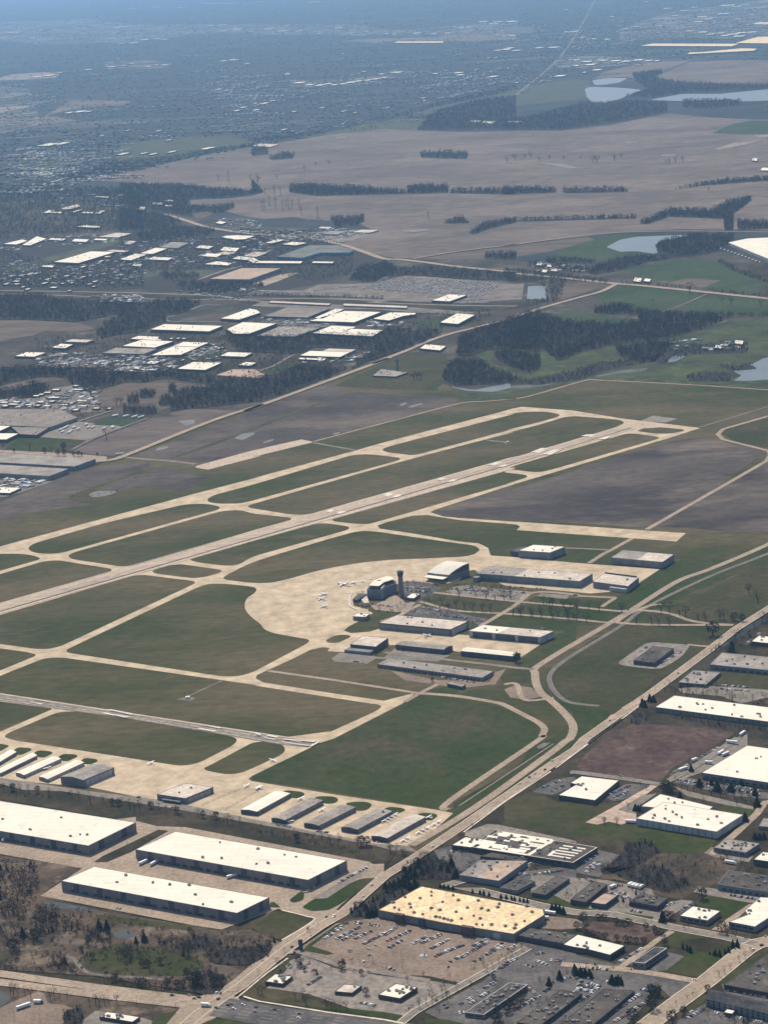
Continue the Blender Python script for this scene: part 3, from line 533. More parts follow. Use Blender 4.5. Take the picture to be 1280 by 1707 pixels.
sheet('parking_lot', 'D2 850,780 900,740 1130,790 1180,800 1150,840 900,800', M_road2, 'yard in front of the small grey building', 'parking lot')
sheet('parking_lot', 'D1 700,900 960,900 1280,860 1280,1010 900,960', M_asph, 'parking between the dark low roofs', 'parking lot')
sheet('parking_lot', 'D4 -300,-40 200,0 500,60 560,170 700,130 780,140 560,290 480,260 220,210 0,190 -300,90', M_road2, 'grey paving around the small dark office roofs', 'parking lot')
sheet('lawn', 'D4 220,210 330,220 520,245 500,270 220,225', M_lawn, 'green strip in front of the dark office roof', 'lawn')
sheet('lawn', 'D4 -300,95 -170,90 0,170 150,205 60,210 -280,130', M_lawn, 'green verge of the office street', 'lawn')
sheet('lawn', 'D4 780,150 880,100 1150,140 1150,165 980,255 900,210', M_lawn, 'green plot between the two white square roofs', 'lawn')
sheet('parking_lot', 'D4 800,60 880,50 1280,120 1400,140 1400,170 1150,150 880,100 780,80', M_road2, 'parking strip below the dark roof at the right', 'parking lot')
sheet('parking_lot', 'D4 700,180 760,160 780,180 680,230', M_asph, 'narrow car park left of the white square roof', 'parking lot')
sheet('parking_lot', 'D4 900,330 1150,160 1180,160 980,340', M_road, 'pale drive between the white square roofs', 'drive')
sheet('lawn', 'D4 600,400 640,360 720,350 900,370 1160,425 1150,450 860,640 780,645 580,605 760,480 700,450 620,440', M_lawn, 'bright green vacant lawn with small pines', 'lawn', 6)
sheet('scrubland', 'D4 690,400 900,380 1010,400 1000,450 880,490 760,460 700,440', M_verge, 'brown hollow in the vacant lawn', 'scrub', 8)
sheet('scrubland', 'D4 40,310 120,270 300,290 560,320 600,340 480,420 300,410 180,400', M_red, 'reddish scrub lot behind the long white roof', 'scrubland', 8)
sheet('lawn', 'D4 310,650 340,620 480,640 700,670 750,680 640,780 540,790 380,700', M_meadow, 'olive plot beside the street corner', 'lawn', 5)
sheet('lawn', 'D4 400,930 640,800 610,820 420,930', M_lawn, 'thin verge of the corner street', 'lawn')
sheet('parking_lot', 'D4 490,600 610,480 700,500 720,510 600,600 540,610', M_asph, 'grey lot beside the narrow dark building', 'parking lot')
sheet('parking_lot', 'D4 270,560 420,450 460,455 400,560 330,570', M_asph, 'narrow lot left of the narrow dark building', 'parking lot')
sheet('parking_lot', 'D6 740,440 960,290 1080,270 1240,250 D3 0,260 400,350 860,400 D3 960,450 520,690 300,640 D6 1140,620 960,580 700,480', M_lot, 'large tan parking lot of the yellow-roofed store', 'parking lot')
sheet('parking_lot', 'D3 860,400 1280,490 D4 0,500 380,590 D4 760,690 640,790 560,720 300,1000 -200,1000 D3 440,960 270,880 660,670 960,450', M_asph, 'grey parking lot beside the strip buildings', 'parking lot')
sheet('parking_lot', 'D6 600,560 740,500 960,590 1280,640 D3 300,670 480,700 120,930 0,880 D6 1100,870 780,760 500,720 640,590', M_rwy2, 'grey parking around the small restaurants', 'parking lot')
sheet('parking_lot', 'D3 1030,320 1110,240 1280,260 D4 60,290 40,320 D3 1180,330', M_lot, 'tan service court behind the store annex', 'parking lot')
sheet('lawn', 'D6 760,440 960,300 1040,270 980,310 800,440 950,490 900,500 740,470', M_lawn, 'green corner beside the store parking entrance', 'lawn')
sheet('lawn', 'D6 320,770 420,700 500,640 680,510 600,600 480,720 700,760 900,840 1280,880 1280,920 800,850 450,800', M_lawn, 'green verge around the corner restaurant', 'lawn')
sheet('lawn', 'D3 0,880 120,900 130,930 0,960 -100,920', M_lawn, 'green verge along the lower road', 'lawn')
sheet('lawn', 'D3 270,920 420,930 540,960 280,960', M_lawn, 'dark green corner right of the entrance drive', 'lawn')
sheet('parking_lot', 'D4 680,940 760,880 860,820 1020,850 1280,940 1400,1000 640,1000', M_asph, 'hotel parking lot', 'parking lot')
sheet('lawn', 'D4 700,870 860,760 880,770 860,810 760,880', M_lawn, 'green strip beside the hotel', 'lawn')
sheet('parking_lot', 'D4 960,690 1100,730 1400,800 1400,840 1000,760', M_asph, 'hotel parking behind the slate roofs', 'parking lot')
sheet('lawn', 'D4 980,640 1280,470 1290,455 1400,400 1400,430 1000,690 900,700 860,730', M_lawn, 'green verge of the corner street, right side', 'lawn')
sheet('parking_lot', 'D5 -200,850 0,850 260,740 300,760 320,820 420,830 500,860 420,960 -200,1000', M_lot, 'tan truck lot at the lower left corner', 'parking lot')
sheet('pond', 'D5 -100,720 60,750 80,800 0,850 -100,860', M_pond, 'dark pond at the left edge', 'pond', 8)
sheet('parking_lot', 'D5 560,930 640,870 960,920 1050,950 1000,1000 540,1000', M_road2, 'parking lot around the low diner roof', 'parking lot')
sheet('lawn', 'D5 1040,900 1190,870 1200,900 1150,960 1000,980', M_lawn, 'green corner at the lower left of the crossing', 'lawn', 6)
sheet('lawn', 'D6 -20,1000 140,920 400,930 700,960 700,1040 -20,1040', M_lawn, 'green corner right of the crossing at the bottom edge', 'lawn')
# distant and near roads
road('highway', 'E2 390,300 560,350 740,408 900,440 1200,480 E5 600,300 860,350 1060,410 1280,485 A5 720,385 850,400 1000,420 1280,448 A6 0,447 340,480 520,500 700,515 1280,575 1500,600', 24, M_road, 'pale highway crossing the middle distance', 'road', z=1.9)
road('highway', 'A5 780,382 1000,345 1280,312 A6 0,320 250,285 420,265 600,252 900,247 1280,252 1500,256', 12, M_road, 'pale curving road between brown fields', 'road', z=1.93)
road('highway', 'B1 480,490 560,480 640,450 1040,290 1280,215 B2 0,235 640,0 E8 0,760 260,660 420,590 600,530 760,490 960,440 A6 0,685 150,630 360,570 470,540 540,505', 17, M_road, 'long pale diagonal road behind the airfield', 'road', z=1.96)
road('road', 'E4 630,300 740,260 830,258 900,258', 10, M_road2, 'pale track in the woods', 'road', z=1.85)
road('road', 'E4 490,350 410,375 460,405 680,405 960,412', 9, M_road2, 'pale lane above the long white warehouse', 'road', z=1.85)
road('road', 'E2 0,880 240,800 350,770', 9, M_road2, 'pale road through the far industrial park', 'road', z=1.85)
road('road', 'E2 700,885 940,800 1110,760', 9, M_road, 'road left of the tan-roofed building', 'road', z=1.85)
road('road', 'E6 160,740 300,690 460,600 540,585', 9, M_road2, 'pale lane between industrial lawns', 'road', z=1.85)
road('road', 'A6 760,640 850,610 980,553', 8, M_gravel, 'pale farm track between green fields', 'path', z=1.85)
road('road', 'A3 440,0 300,240 A2 1280,460', 20, M_gravel, 'faint far road', 'road', z=1.85)
road('road', 'B1 350,435 480,370 720,280', 9, M_gravel, 'pale lane edging the ploughed field', 'road', z=1.8)
road('road', 'E7 690,440 940,360 1000,340', 9, M_road2, 'lane at the trailer yard', 'road', z=1.8)
ZC[0] += 3
road('highway', 'D6 -200,1110 60,880 330,705 600,485 850,310 1000,225 D1 0,935 210,805 420,668 800,408 1130,180 1280,85 D7 60,925 250,790 500,618 700,470 900,322 1060,195 1280,58 1600,-160', 13.5, M_road, 'main highway running up the right side', 'road', smooth=False, lines=3, kerb=True)
road('highway', 'D6 -260,1110 0,880 300,700 570,475 840,290 1000,210', 21, M_road, 'wider lower part of the main highway', 'road', smooth=False, lines=4, kerb=False)
road('highway', 'D5 -400,570 0,622 640,715 1280,795 D6 100,830', 15, M_road, 'left carriageway of the lower crossing road', 'road', smooth=False, lines=2)
road('highway', 'D5 -400,630 0,680 640,762 1280,835 D6 60,850', 15, M_road, 'right carriageway of the lower crossing road', 'road', smooth=False, lines=2)
sheet('intersection', 'D6 -60,830 60,770 180,740 330,790 200,900 60,960 -100,1040 -200,1000', M_road, 'sandy concrete highway crossing', 'road', 6)
road('highway', 'D6 180,845 400,885 640,920 1000,965 1280,1005 D3 0,1000 400,1060', 42, M_asph, 'dark asphalt arm of the crossing road', 'road', smooth=False, lines=5)
road('street', 'D4 380,1040 640,840 880,665 1120,470 1200,425 1400,380', 22, M_road, 'sandy street at the lower right', 'street', smooth=False, lines=1, kerb=True)
road('street', 'D1 1000,820 D3 400,40 640,70 1040,170 D4 0,215 250,230 500,285 700,325 1000,380 1200,425', 13, M_road2, 'office street behind the yellow-roofed store', 'street', smooth=False, kerb=True)
road('street', 'D4 270,600 380,520 540,400 640,340', 8, M_road, 'short street beside the narrow dark building', 'street', smooth=False)
road('street', 'D4 -100,560 370,600 560,630 780,670', 11, M_road, 'lane in front of the store annex', 'street', smooth=False)
road('street', 'D2 -40,240 0,240 300,280 560,320 640,285 760,220 1080,10', 12, M_road2, 'street past the reddish field', 'street', smooth=False)
road('street', 'D2 1500,400 1260,440 1200,520 1060,650 D2 900,790', 10, M_road, 'street right of the large white building', 'street', smooth=False)
road('drive', 'D3 960,452 520,700 200,880 100,960', 9, M_road2, 'drive between the tan and grey parking lots', 'drive', smooth=False, kerb=True)
road('drive', 'D6 620,480 720,480 960,560 1280,620 D3 300,670', 8, M_rwy2, 'drive through the store parking lot', 'drive', smooth=False)
road('path', 'C3 250,232 570,-5 D7 80,960 420,705', 2.2, M_kerb, 'bright footpath along the highway', 'path', smooth=False)
road('path', 'D1 530,640 800,440 1110,235', 2.2, M_kerb, 'bright footpath below the highway', 'path', smooth=False)
road('path', 'D6 300,785 500,620 640,520', 2.2, M_kerb, 'bright footpath beside the corner restaurant', 'path', smooth=False)
road('path', 'D6 345,775 450,808 560,825 900,880 1280,930 D3 130,955', 2.5, M_kerb, 'bright footpath along the asphalt road', 'path', smooth=False)
road('path', 'D6 600,200 760,240 810,270 600,400', 2.2, M_kerb, 'bright path round the warehouse driveway', 'path')
sheet('path', 'D7 300,720 400,660 440,665 420,690 340,730', M_rtan, 'bare construction strip beside the highway', 'bare ground')
sheet('path', 'D7 200,800 230,765 270,765 240,800', M_rtan, 'small bare construction patch beside the highway', 'bare ground')

road('runway', 'B4 -200,393 0,334 B3 0,505 600,324', 24, mat('runway_worn', (.345,.280,.218), (.40,.325,.252), .01, (.31,.25,.20), cscale=.02, clo=.55, fine=.05, stretch=(.86,.15,2.5)), 'worn darker middle band of the main runway', 'runway', smooth=False)
road('runway', 'B3 560,336 200,442 B2 1200,515 900,590', 7, mat('rubber_marks', (.27,.22,.18), (.33,.27,.212), .02), 'dark rubber streak in the far touchdown zone', 'runway', smooth=False)
road('runway', 'B4 300,245 700,130', 7, MATS['rubber_marks'], 'dark rubber streak in the near touchdown zone', 'runway', smooth=False)
# runway paint
def paint(name, quads, label, z):
    VV = []; FF = []
    for s_ in quads:
        P = gp(s_)
        if area2(P) < 0: P = P[::-1]
        n = len(VV); VV += [Vector((p.x, p.y, z)) for p in P]; FF.append(tuple(range(n, n+len(P))))
    tag(mobj(name, VV, FF, M_mark), label, 'paint', kind='structure')
zp = ZSTEP*(ZC[0]+2)
paint('runway_marking', ['B3 370,372 400,365 448,362 420,375', 'B3 455,388 485,374 518,374 490,388', 'B3 130,450 180,430 218,430 165,453', 'B3 188,460 240,438 280,438 225,464',
  'B2 1140,512 1180,498 1215,500 1170,514', 'B2 1195,520 1225,510 1250,512 1220,522', 'B2 895,584 920,575 945,576 918,586', 'B2 945,592 975,582 1000,584 970,594',
  'B2 635,660 660,648 690,650 660,664', 'B2 680,668 705,655 730,658 703,670', 'B2 355,738 380,728 405,730 380,742', 'B2 408,748 430,736 460,738 430,750'], 'white touchdown bars on the main runway', zp)
paint('runway_marking', ['B4 520,828 540,826 655,848 640,853', 'B4 490,843 510,841 630,862 610,867', 'B4 170,778 180,776 240,786 230,789', 'B4 145,790 155,788 215,800 200,803', 'B4 985,903 1000,901 1080,914 1065,919', 'B4 955,920 970,917 1055,930 1040,934',
  'C2 150,100 160,96 310,108 300,112', 'C2 140,112 145,110 280,128 275,131', 'C2 280,130 320,110 328,112 290,134', 'C2 70,82 80,78 130,86 120,91', 'C2 60,92 65,90 115,98 110,101'], 'white bars on the grey cross runway', zp)
def edge_line(spec, wd, off, label):
    P = gp(spec); VV, FF = strip_geo(P, wd, zp, off); tag(mobj('runway_edge_line', VV, FF, M_mark), label, 'paint', kind='structure')
edge_line('B4 -200,720 0,748 C2 0,62 320,106', .6, -1.2, 'upper white edge line of the cross runway')
edge_line('B4 -200,752 0,780 C1 650,-2 C2 130,118 272,132', .6, 1.2, 'lower white edge line of the cross runway')
edge_line('B4 -200,368 0,309 B2 0,832 1280,470 B3 0,491 540,330', 1.2, -2.5, 'upper pale edge line of the main runway')
edge_line('B4 -200,418 0,360 B2 0,880 1280,525 B3 0,520 640,333', 1.2, 2.5, 'lower pale edge line of the main runway')
# centre line dashes
def dashes(a, b, n, wd, label):
    A, B = gp(a)[0], gp(b)[0]; VV = []; FF = []
    for i in range(n):
        v, f = strip_geo([A.lerp(B, i/n), A.lerp(B, (i+.55)/n)], wd, zp); FF += [tuple(x+len(VV) for x in q) for q in f]; VV += v
    tag(mobj('centre_line', VV, FF, M_mark), label, 'paint', kind='structure')
dashes('B4 -200,395', 'B3 600,328', 60, .8, 'dashed centre line of the main runway')
dashes('B4 -200,737', 'C2 280,118', 22, .8, 'dashed centre line of the cross runway')

# ------------------------------------------------------------------ buildings
WH, GY, MD, TN, DK, SL, GR, YL = M_white, M_rgrey, M_rmid, M_rtan, M_rdark, M_rblk, M_rgrn, M_yell
def inset(P, d):
    out = []; n = len(P)
    for i in range(n):
        a, b, c = P[i-1], P[i], P[(i+1) % n]
        u = (b-a).normalized(); v = (c-b).normalized(); nu = Vector((-u.y, u.x, 0)); nv = Vector((-v.y, v.x, 0))
        k = (nu+nv); k = k/max(.3, k.dot(nu)) if k.length > .1 else nu
        out.append(b+k*d)
    return out
def bldg(name, label, cat, spec, h, wall, roof, units=0, doors=None, win=None, kind='flat', rise=1.5, group=None, roof2=None, split=.4, extra=None, seed=None, trim=None, P=None):
    Q = P if P else gp(spec, h)
    if len(Q) == 3: Q = [Q[0], Q[1], Q[2], Q[0]+Q[2]-Q[1]]
    Q = [Vector((q.x, q.y, 0)) for q in Q]
    if area2(Q) < 0: Q = [Q[1], Q[0]]+Q[:1:-1]
    ctr = sum(Q, Vector())/len(Q); base = gz(ctr.x, ctr.y)
    root = empty(name, (ctr.x, ctr.y, 0)); tag(root, label, cat, group)
    L = [q-ctr for q in Q]; n = len(L); par = .7 if kind == 'flat' else 0
    up = lambda p, z: (p.x, p.y, z)
    wb = MB()
    if kind == 'flat':
        I = inset(L, .6)
        wb.add([up(p, 0) for p in L]+[up(p, h) for p in L], [(i, (i+1) % n, n+(i+1) % n, n+i) for i in range(n)])
        wb.add([up(p, h) for p in L]+[up(p, h) for p in I]+[up(p, h-par) for p in I],
               [(i, (i+1) % n, n+(i+1) % n, n+i) for i in range(n)]+[(n+i, n+(i+1) % n, 2*n+(i+1) % n, 2*n+i) for i in range(n)])
        ow = wb.build('wall', [wall], root)
        if trim:
            tb = MB(); tb.add([up(p, h+.02) for p in L]+[up(p, h+.02) for p in inset(L, .9)], [(i, (i+1) % n, n+(i+1) % n, n+i) for i in range(n)]); tb.build('parapet_cap', [trim], root)
        V = [Vector(up(p, h-.25)) for p in I]
        T = tessellate_polygon([V]); F = []
        for t in T:
            a, b, c = (V[i] for i in t); F.append(tuple(t) if (b-a).cross(c-a).z > 0 else (t[0], t[2], t[1]))
        ro = mobj('roof', V, F, roof, root)
        if roof2 and n == 4:
            a, b, c, d = I; m1, m2 = a.lerp(b, split), d.lerp(c, split)
            mobj('roof_section', [up(p, h-.2) for p in (a, m1, m2, d)], [(0, 1, 2, 3)], roof2, root)
    else:
        a, b, c, d = L
        e1 = (b-a).normalized(); e2 = (d-a).normalized()
        if kind == 'gb':   # ridge runs from front edge to back edge
            prof = [(0, 0), (.5, 1), (1, 0)]; s0, s1, t0, t1 = a, b, d, c
        elif kind == 'ga': # ridge parallel to the front edge
            prof = [(0, 0), (.5, 1), (1, 0)]; s0, s1, t0, t1 = b, c, a, d
        elif kind == 'arch':
            prof = [(i/8, math.sin(math.pi*i/8)) for i in range(9)]; s0, s1, t0, t1 = b, c, a, d
        elif kind == 'quarter':
            prof = [(i/7, math.sin(math.pi/2*i/7)) for i in range(8)]; s0, s1, t0, t1 = b, c, a, d
        k = len(prof)
        S = [up(s0.lerp(s1, x), h+rise*z) for x, z in prof]; T_ = [up(t0.lerp(t1, x), h+rise*z) for x, z in prof]
        flipw = ((Vector(S[1])-Vector(S[0])).cross(Vector(T_[0])-Vector(S[0]))).z < 0
        F = [((i, k+i, k+i+1, i+1) if flipw else (i, i+1, k+i+1, k+i)) for i in range(k-1)]
        ro = mobj('roof', S+T_, F, roof, root)
        wb.add([up(p, 0) for p in L]+[up(p, h) for p in L], [(i, (i+1) % n, n+(i+1) % n, n+i) for i in range(n)])
        for arr in (S, T_): wb.add([(p[0], p[1], p[2]-.05) for p in arr], [tuple(range(k))])
        if kind == 'quarter':
            p, q = S[-1], T_[-1]; wb.add([(p[0], p[1], h), (q[0], q[1], h), (q[0], q[1], q[2]-.05), (p[0], p[1], p[2]-.05)], [(0, 1, 2, 3)])
        ow = wb.build('wall', [wall], root)
        if roof2:
            i0 = 0; mm_ = .4
            A = [Vector(x) for x in S]; B = [Vector(x) for x in T_]
            if kind in ('ga', 'quarter', 'arch'): q = [(B[i].lerp(A[i], mm_)) for i in range(k)]; mobj('roof_section', [v+Vector((0,0,.05)) for v in B+q], [((i, i+1, k+i+1, k+i) if flipw else (i, k+i, k+i+1, i+1)) for i in range(k-1)], roof2, root)
    rnd = random.Random(seed if seed is not None else label)
    bilin = lambda s, t: (L[0].lerp(L[1], s)).lerp(L[3].lerp(L[2], s), t)
    ang = math.atan2((L[1]-L[0]).y, (L[1]-L[0]).x)
    for i in range(units):
        if n == 4: p = bilin(rnd.uniform(.08, .92), rnd.uniform(.1, .9))
        else:
            q = L[rnd.randrange(n)]; p = q*rnd.uniform(.1, .8)
        ub = MB(); sx = rnd.uniform(1.6, 4.2); sy = rnd.uniform(1.6, 3); hh = rnd.uniform(1.2, 2.2)
        ub.box(0, 0, 0, sx, sy, hh, ang).box(0, 0, hh, sx*.5, sy*.5, .5, ang, mi=1)
        z = h-.25 if kind == 'flat' else h+rise*.5
        u = ub.build('roof_unit', [M_metal, M_rdark if rnd.random() < .5 else M_wlite], ro); u.location = (p.x, p.y, z)
    def face(part, e, cnt, f0, f1, z0, z1, mt, out=.25, gap=.3):
        p, q = L[e], L[(e+1) % n]; t = (q-p).normalized(); nr = Vector((t.y, -t.x, 0)); W = (q-p).length
        for i in range(cnt):
            c0 = f0+(f1-f0)*(i+gap/2)/cnt; c1 = f0+(f1-f0)*(i+1-gap/2)/cnt
            x0, x1 = p.lerp(q, c0), p.lerp(q, c1); m_ = (x0+x1)/2+nr*(out/2-.05); bb = MB()
            bb.box(0, 0, 0, (x1-x0).length, out+.1, (z1-z0), math.atan2(t.y, t.x)); o = bb.build(part, [mt], ow if part in ('window', 'dock_door', 'garage_door', 'hangar_door') else root); o.location = (m_.x, m_.y, z0)
    for d_ in (doors or []): face(*d_)
    if win:
        for e in win: face('window', e, max(2, min(14, int((L[(e+1) % n]-L[e]).length/7))), .03, .97, h*.45, h*.72, M_glass, .12, .25)
    if extra: extra(root, L, h, bilin)
    return root
wh = 'warehouse'; ib = 'industrial building'; hg = 'hangar'
def docks(e, n, f0=.04, f1=.96, z=4.2): return ('dock_door', e, n, f0, f1, .3, z, M_wdark, .2, .45)
def bays(e, n, h, m_=None): return ('entrance_bay', e, n, .02, .98, 0, h-.8, m_ or M_wdark, .35, .78)
# --- three big warehouses
bldg('warehouse', 'leftmost long white-roofed warehouse, cut off by the left edge', wh, 'C1 -300,488 430,610 660,497', 13, M_wgrey, WH, 7, [bays(0, 7, 13), docks(0, 18), bays(1, 2, 13)])
bldg('warehouse', 'long white-roofed warehouse with trailers at its docks, behind the lowest one', wh, 'C1 658,628 C5 272,58 C2 460,682', 13, M_wgrey, WH, 8, [bays(0, 7, 13), docks(0, 20), bays(1, 2, 13)])
bldg('warehouse', 'lowest long white-roofed warehouse with a bare paved edge in front', wh, 'C4 298,62 1150,218 PX 449,1496', 13, M_wgrey, WH, 8, [bays(0, 7, 13), docks(0, 14), bays(1, 2, 13)])
# --- T-hangars and lower hangars
bldg('hangar', 'white-roofed hangar row at the very left edge, nearest the taxiway corner', hg, 'C1 -60,210 -30,222 82,155', 5, M_wgrey, WH, 0, kind='gb', rise=1)
bldg('hangar', 'second white-roofed hangar row from the left edge', hg, 'C1 -20,245 5,258 182,172', 5, M_wgrey, WH, 0, kind='gb', rise=1)
bldg('hangar', 'third white-roofed hangar row from the left edge', hg, 'C1 78,255 118,268 298,188', 5, M_wgrey, WH, 0, kind='gb', rise=1, doors=[('hangar_door', 1, 8, .03, .97, .2, 4, M_wlite, .15, .15)])
bldg('hangar', 'fourth white-roofed hangar row, beside the big grey hangar', hg, 'C1 190,275 232,288 410,206', 5, M_wgrey, WH, 0, kind='gb', rise=1, doors=[('hangar_door', 1, 8, .03, .97, .2, 4, M_wlite, .15, .15)])
bldg('hangar', 'big grey-roofed hangar at the left end of the lower apron', hg, 'C1 295,275 405,292 555,230', 10, M_wgrey, GY, 0, kind='gb', rise=2.5, doors=[('hangar_door', 1, 6, .08, .92, .2, 8, M_wlite, .2, .08)])
bldg('hangar', 'two-level grey hangar with a dark canopy on the lower apron', hg, 'C1 762,360 900,380 1035,325', 8, M_wgrey, MD, 2, roof2=GY, split=.0, doors=[('canopy', 0, 1, .2, .9, 3, 4, M_wblue, 5, .1), ('hangar_door', 1, 4, .1, .9, .2, 6, M_wlite, .2, .1)])
bldg('hangar', 'white-roofed long hangar, first of the row of five lower hangars', hg, 'C1 1168,435 C2 25,445 187,356', 6, M_wdark, WH, 0, kind='gb', rise=1.2, doors=[('hangar_door', 1, 7, .03, .97, .2, 5, M_wgrey, .15, .1)])
bldg('hangar', 'dark grey-roofed long hangar, second of the row of five', hg, 'C2 95,475 160,487 345,390', 6, M_wdark, GY, 0, kind='gb', rise=1.2, doors=[('hangar_door', 1, 7, .03, .97, .2, 5, M_wgrey, .15, .1)])
bldg('hangar', 'pale grey-roofed hangar, middle of the row of five', hg, 'C2 252,500 325,513 503,423', 6, M_wdark, GY, 0, kind='gb', rise=1.2, doors=[('hangar_door', 1, 7, .03, .97, .2, 5, M_wgrey, .15, .1)])
bldg('hangar', 'widest grey-roofed hangar with a curved front, fourth of the row of five', hg, 'C2 432,520 510,532 680,443', 6, M_wdark, GY, 1, kind='gb', rise=1.6, doors=[('hangar_door', 1, 7, .03, .97, .2, 5, M_wgrey, .15, .1)])
bldg('hangar', 'tan-roofed long hangar, rightmost of the row of five', hg, 'C2 578,562 655,574 842,470', 6, M_wdark, MD, 0, kind='gb', rise=1.2, doors=[('hangar_door', 1, 7, .03, .97, .2, 5, M_wgrey, .15, .1)])
# --- upper hangars round the apron
bldg('hangar', 'arched white-roofed hangar right of the control tower', hg, 'D8 287,218 430,234 568,195', 11, M_wgrey, WH, 0, kind='quarter', rise=11, doors=[('canopy', 0, 1, .03, .97, 6.5, 7.5, WH, 16, .02), ('window', 0, 10, .03, .97, 1, 5, M_glass, 3, .3)])
bldg('hangar', 'very long pale grey hangar across the upper apron', hg, 'D8 610,222 B6 365,200 B6 428,163', 12, M_wblue, MD, 6, roof2=GY, split=.38, doors=[('office_block', 0, 1, .0, .05, 0, 8, M_wblue, 12, .05), ('window', 0, 14, .06, .30, 1.5, 4, M_glass, .3, .4), ('downpipe', 0, 9, .32, .98, 0, 11.6, M_wgrey, .3, .93)])
bldg('hangar', 'small pale hangar at the right end of the apron beside the very long one', hg, 'B6 430,202 600,224 652,183', 11, M_wblue, MD, 1, doors=[('office_block', 0, 1, .5, 1, 0, 7, M_wlite, 6, .05), ('parapet_wall', 2, 1, .05, .98, 8, 13.2, M_wdark, .6, .02)])
bldg('hangar', 'two-tone-roofed hangar at the far right corner of the airport', hg, 'B6 518,85 768,107 822,70', 12, M_wblue, MD, 0, roof2=GY, split=.5, doors=[('hangar_door', 0, 8, .04, .96, .2, 9, M_wgrey, .2, .1)])
bldg('hangar', 'white-roofed hangar with a dark glass annex behind the upper apron', hg, 'D8 895,70 1105,84 1205,45', 13, M_wblue, WH, 4, doors=[('hangar_door', 0, 6, .04, .9, .2, 10, M_wgrey, .2, .06), ('office_block', 3, 1, .1, .9, 0, 8, M_wdark, 22, .05)])
bldg('office_building', 'small white-roofed block at the edge of the round apron', 'office building', 'T 65,778 235,787 290,745', 7, M_wblue, WH, 2)
bldg('hangar', 'long tan-grey-roofed hangar above the middle apron strip', hg, 'B5 615,402 962,434 1047,395', 11, M_wdark, MD, 5, doors=[('hangar_door', 0, 12, .01, .99, .2, 9, M_wgrey, .2, .06), ('end_panel', 1, 4, .05, .95, .2, 9.5, M_wlite, .2, .05)])
bldg('hangar', 'hangar with three dark doors and white piers, left third of roof bright white', hg, 'D8 565,605 1040,648 1130,608', 11, M_wlite, MD, 3, roof2=WH, split=.4, doors=[('hangar_door', 0, 3, .03, .99, .2, 9.6, M_wdark, .3, .14)])
bldg('hangar', 'dark two-tier hangar with a tan roof at the lower end of the round apron', hg, 'B5 476,506 600,518 660,475', 10, M_wdark, MD, 0, doors=[('office_block', 0, 1, -.08, .95, 0, 5, M_wgrey, 14, .02)])
bldg('hangar', 'low grey curved-roof hangar left of the white arched one', hg, 'B5 695,508 930,532 972,512', 8, M_wdark, GY, 0, kind='ga', rise=1.8)
bldg('hangar', 'white curved-roof hangar with a tree at its right end', hg, 'D8 510,740 860,776 905,752', 8, M_wdark, WH, 0, kind='ga', rise=2)
bldg('service_building', 'long low grey service building nearest the rough grass', 'service building', 'B5 607,602 1115,668 1170,636', 6, M_wgrey, GY, 6, roof2=MD, split=.0, doors=[('garage_door', 0, 26, .12, .98, .2, 4, M_wdark, .2, .4)])
bldg('shed', 'small dark shed at the end of the service yard', 'shed', 'B5 945,697 1020,712 1035,700', 5, M_wdark, GY, 0)
# --- right side, top to bottom
bldg('office_building', 'dark flat-roofed building alone in a paved oval', 'office building', 'D7 380,403 520,418 650,322', 7, M_wdark, DK, 3, win=[0, 1])
bldg('warehouse', 'small white-roofed building cut by the right edge, above the grey ones', wh, 'D7 1165,276 1400,302 1450,262', 7, M_wbrk, WH, 3, win=[0])
bldg('warehouse', 'wide grey-roofed warehouse cut by the right edge', wh, 'D7 890,430 1400,480 1475,398', 8, M_wblue, GY, 10, [docks(0, 10)])
bldg('office_building', 'grey flat-roofed office with many roof vents beside the highway', 'office building', 'D7 680,548 865,563 962,482', 6, M_wgrey, GY, 12, win=[0, 1])
bldg('warehouse', 'very long white-roofed warehouse beside the highway, cut by the right edge', wh, 'D7 525,714 1440,832 1560,750', 8, M_wgrey, WH, 14, [('downpipe', 0, 20, .02, .98, 0, 7.5, M_wdark, .2, .9)])
bldg('warehouse', 'large white-roofed corner warehouse with truck docks on its left side', wh, 'D2 835,244 1500,342 1790,152', 9, M_wblue, WH, 9, [docks(3, 10), ('window', 0, 14, .02, .98, 2.5, 4.5, M_glass, .2, .4)])
bldg('factory', 'large white-roofed factory with brown roof units above the dark green lawn', 'factory', 'D2 400,548 935,637 1112,524', 10, M_wlite, WH, 12, [('downpipe', 0, 12, .02, .98, 0, 9.5, M_wgrey, .25, .9)])
bldg('factory', 'white-roofed rear wing of the large factory, with a stepped edge', 'factory', 'D2 430,467 560,480 850,520 912,470 740,428 560,385', 8, M_wgrey, WH, 5)
bldg('office_building', 'white-roofed building with a notched corner beside the highway', 'office building', 'C3 262,364 440,390 C3 557,293 375,272 320,305 350,312', 7, M_wdark, WH, 7)
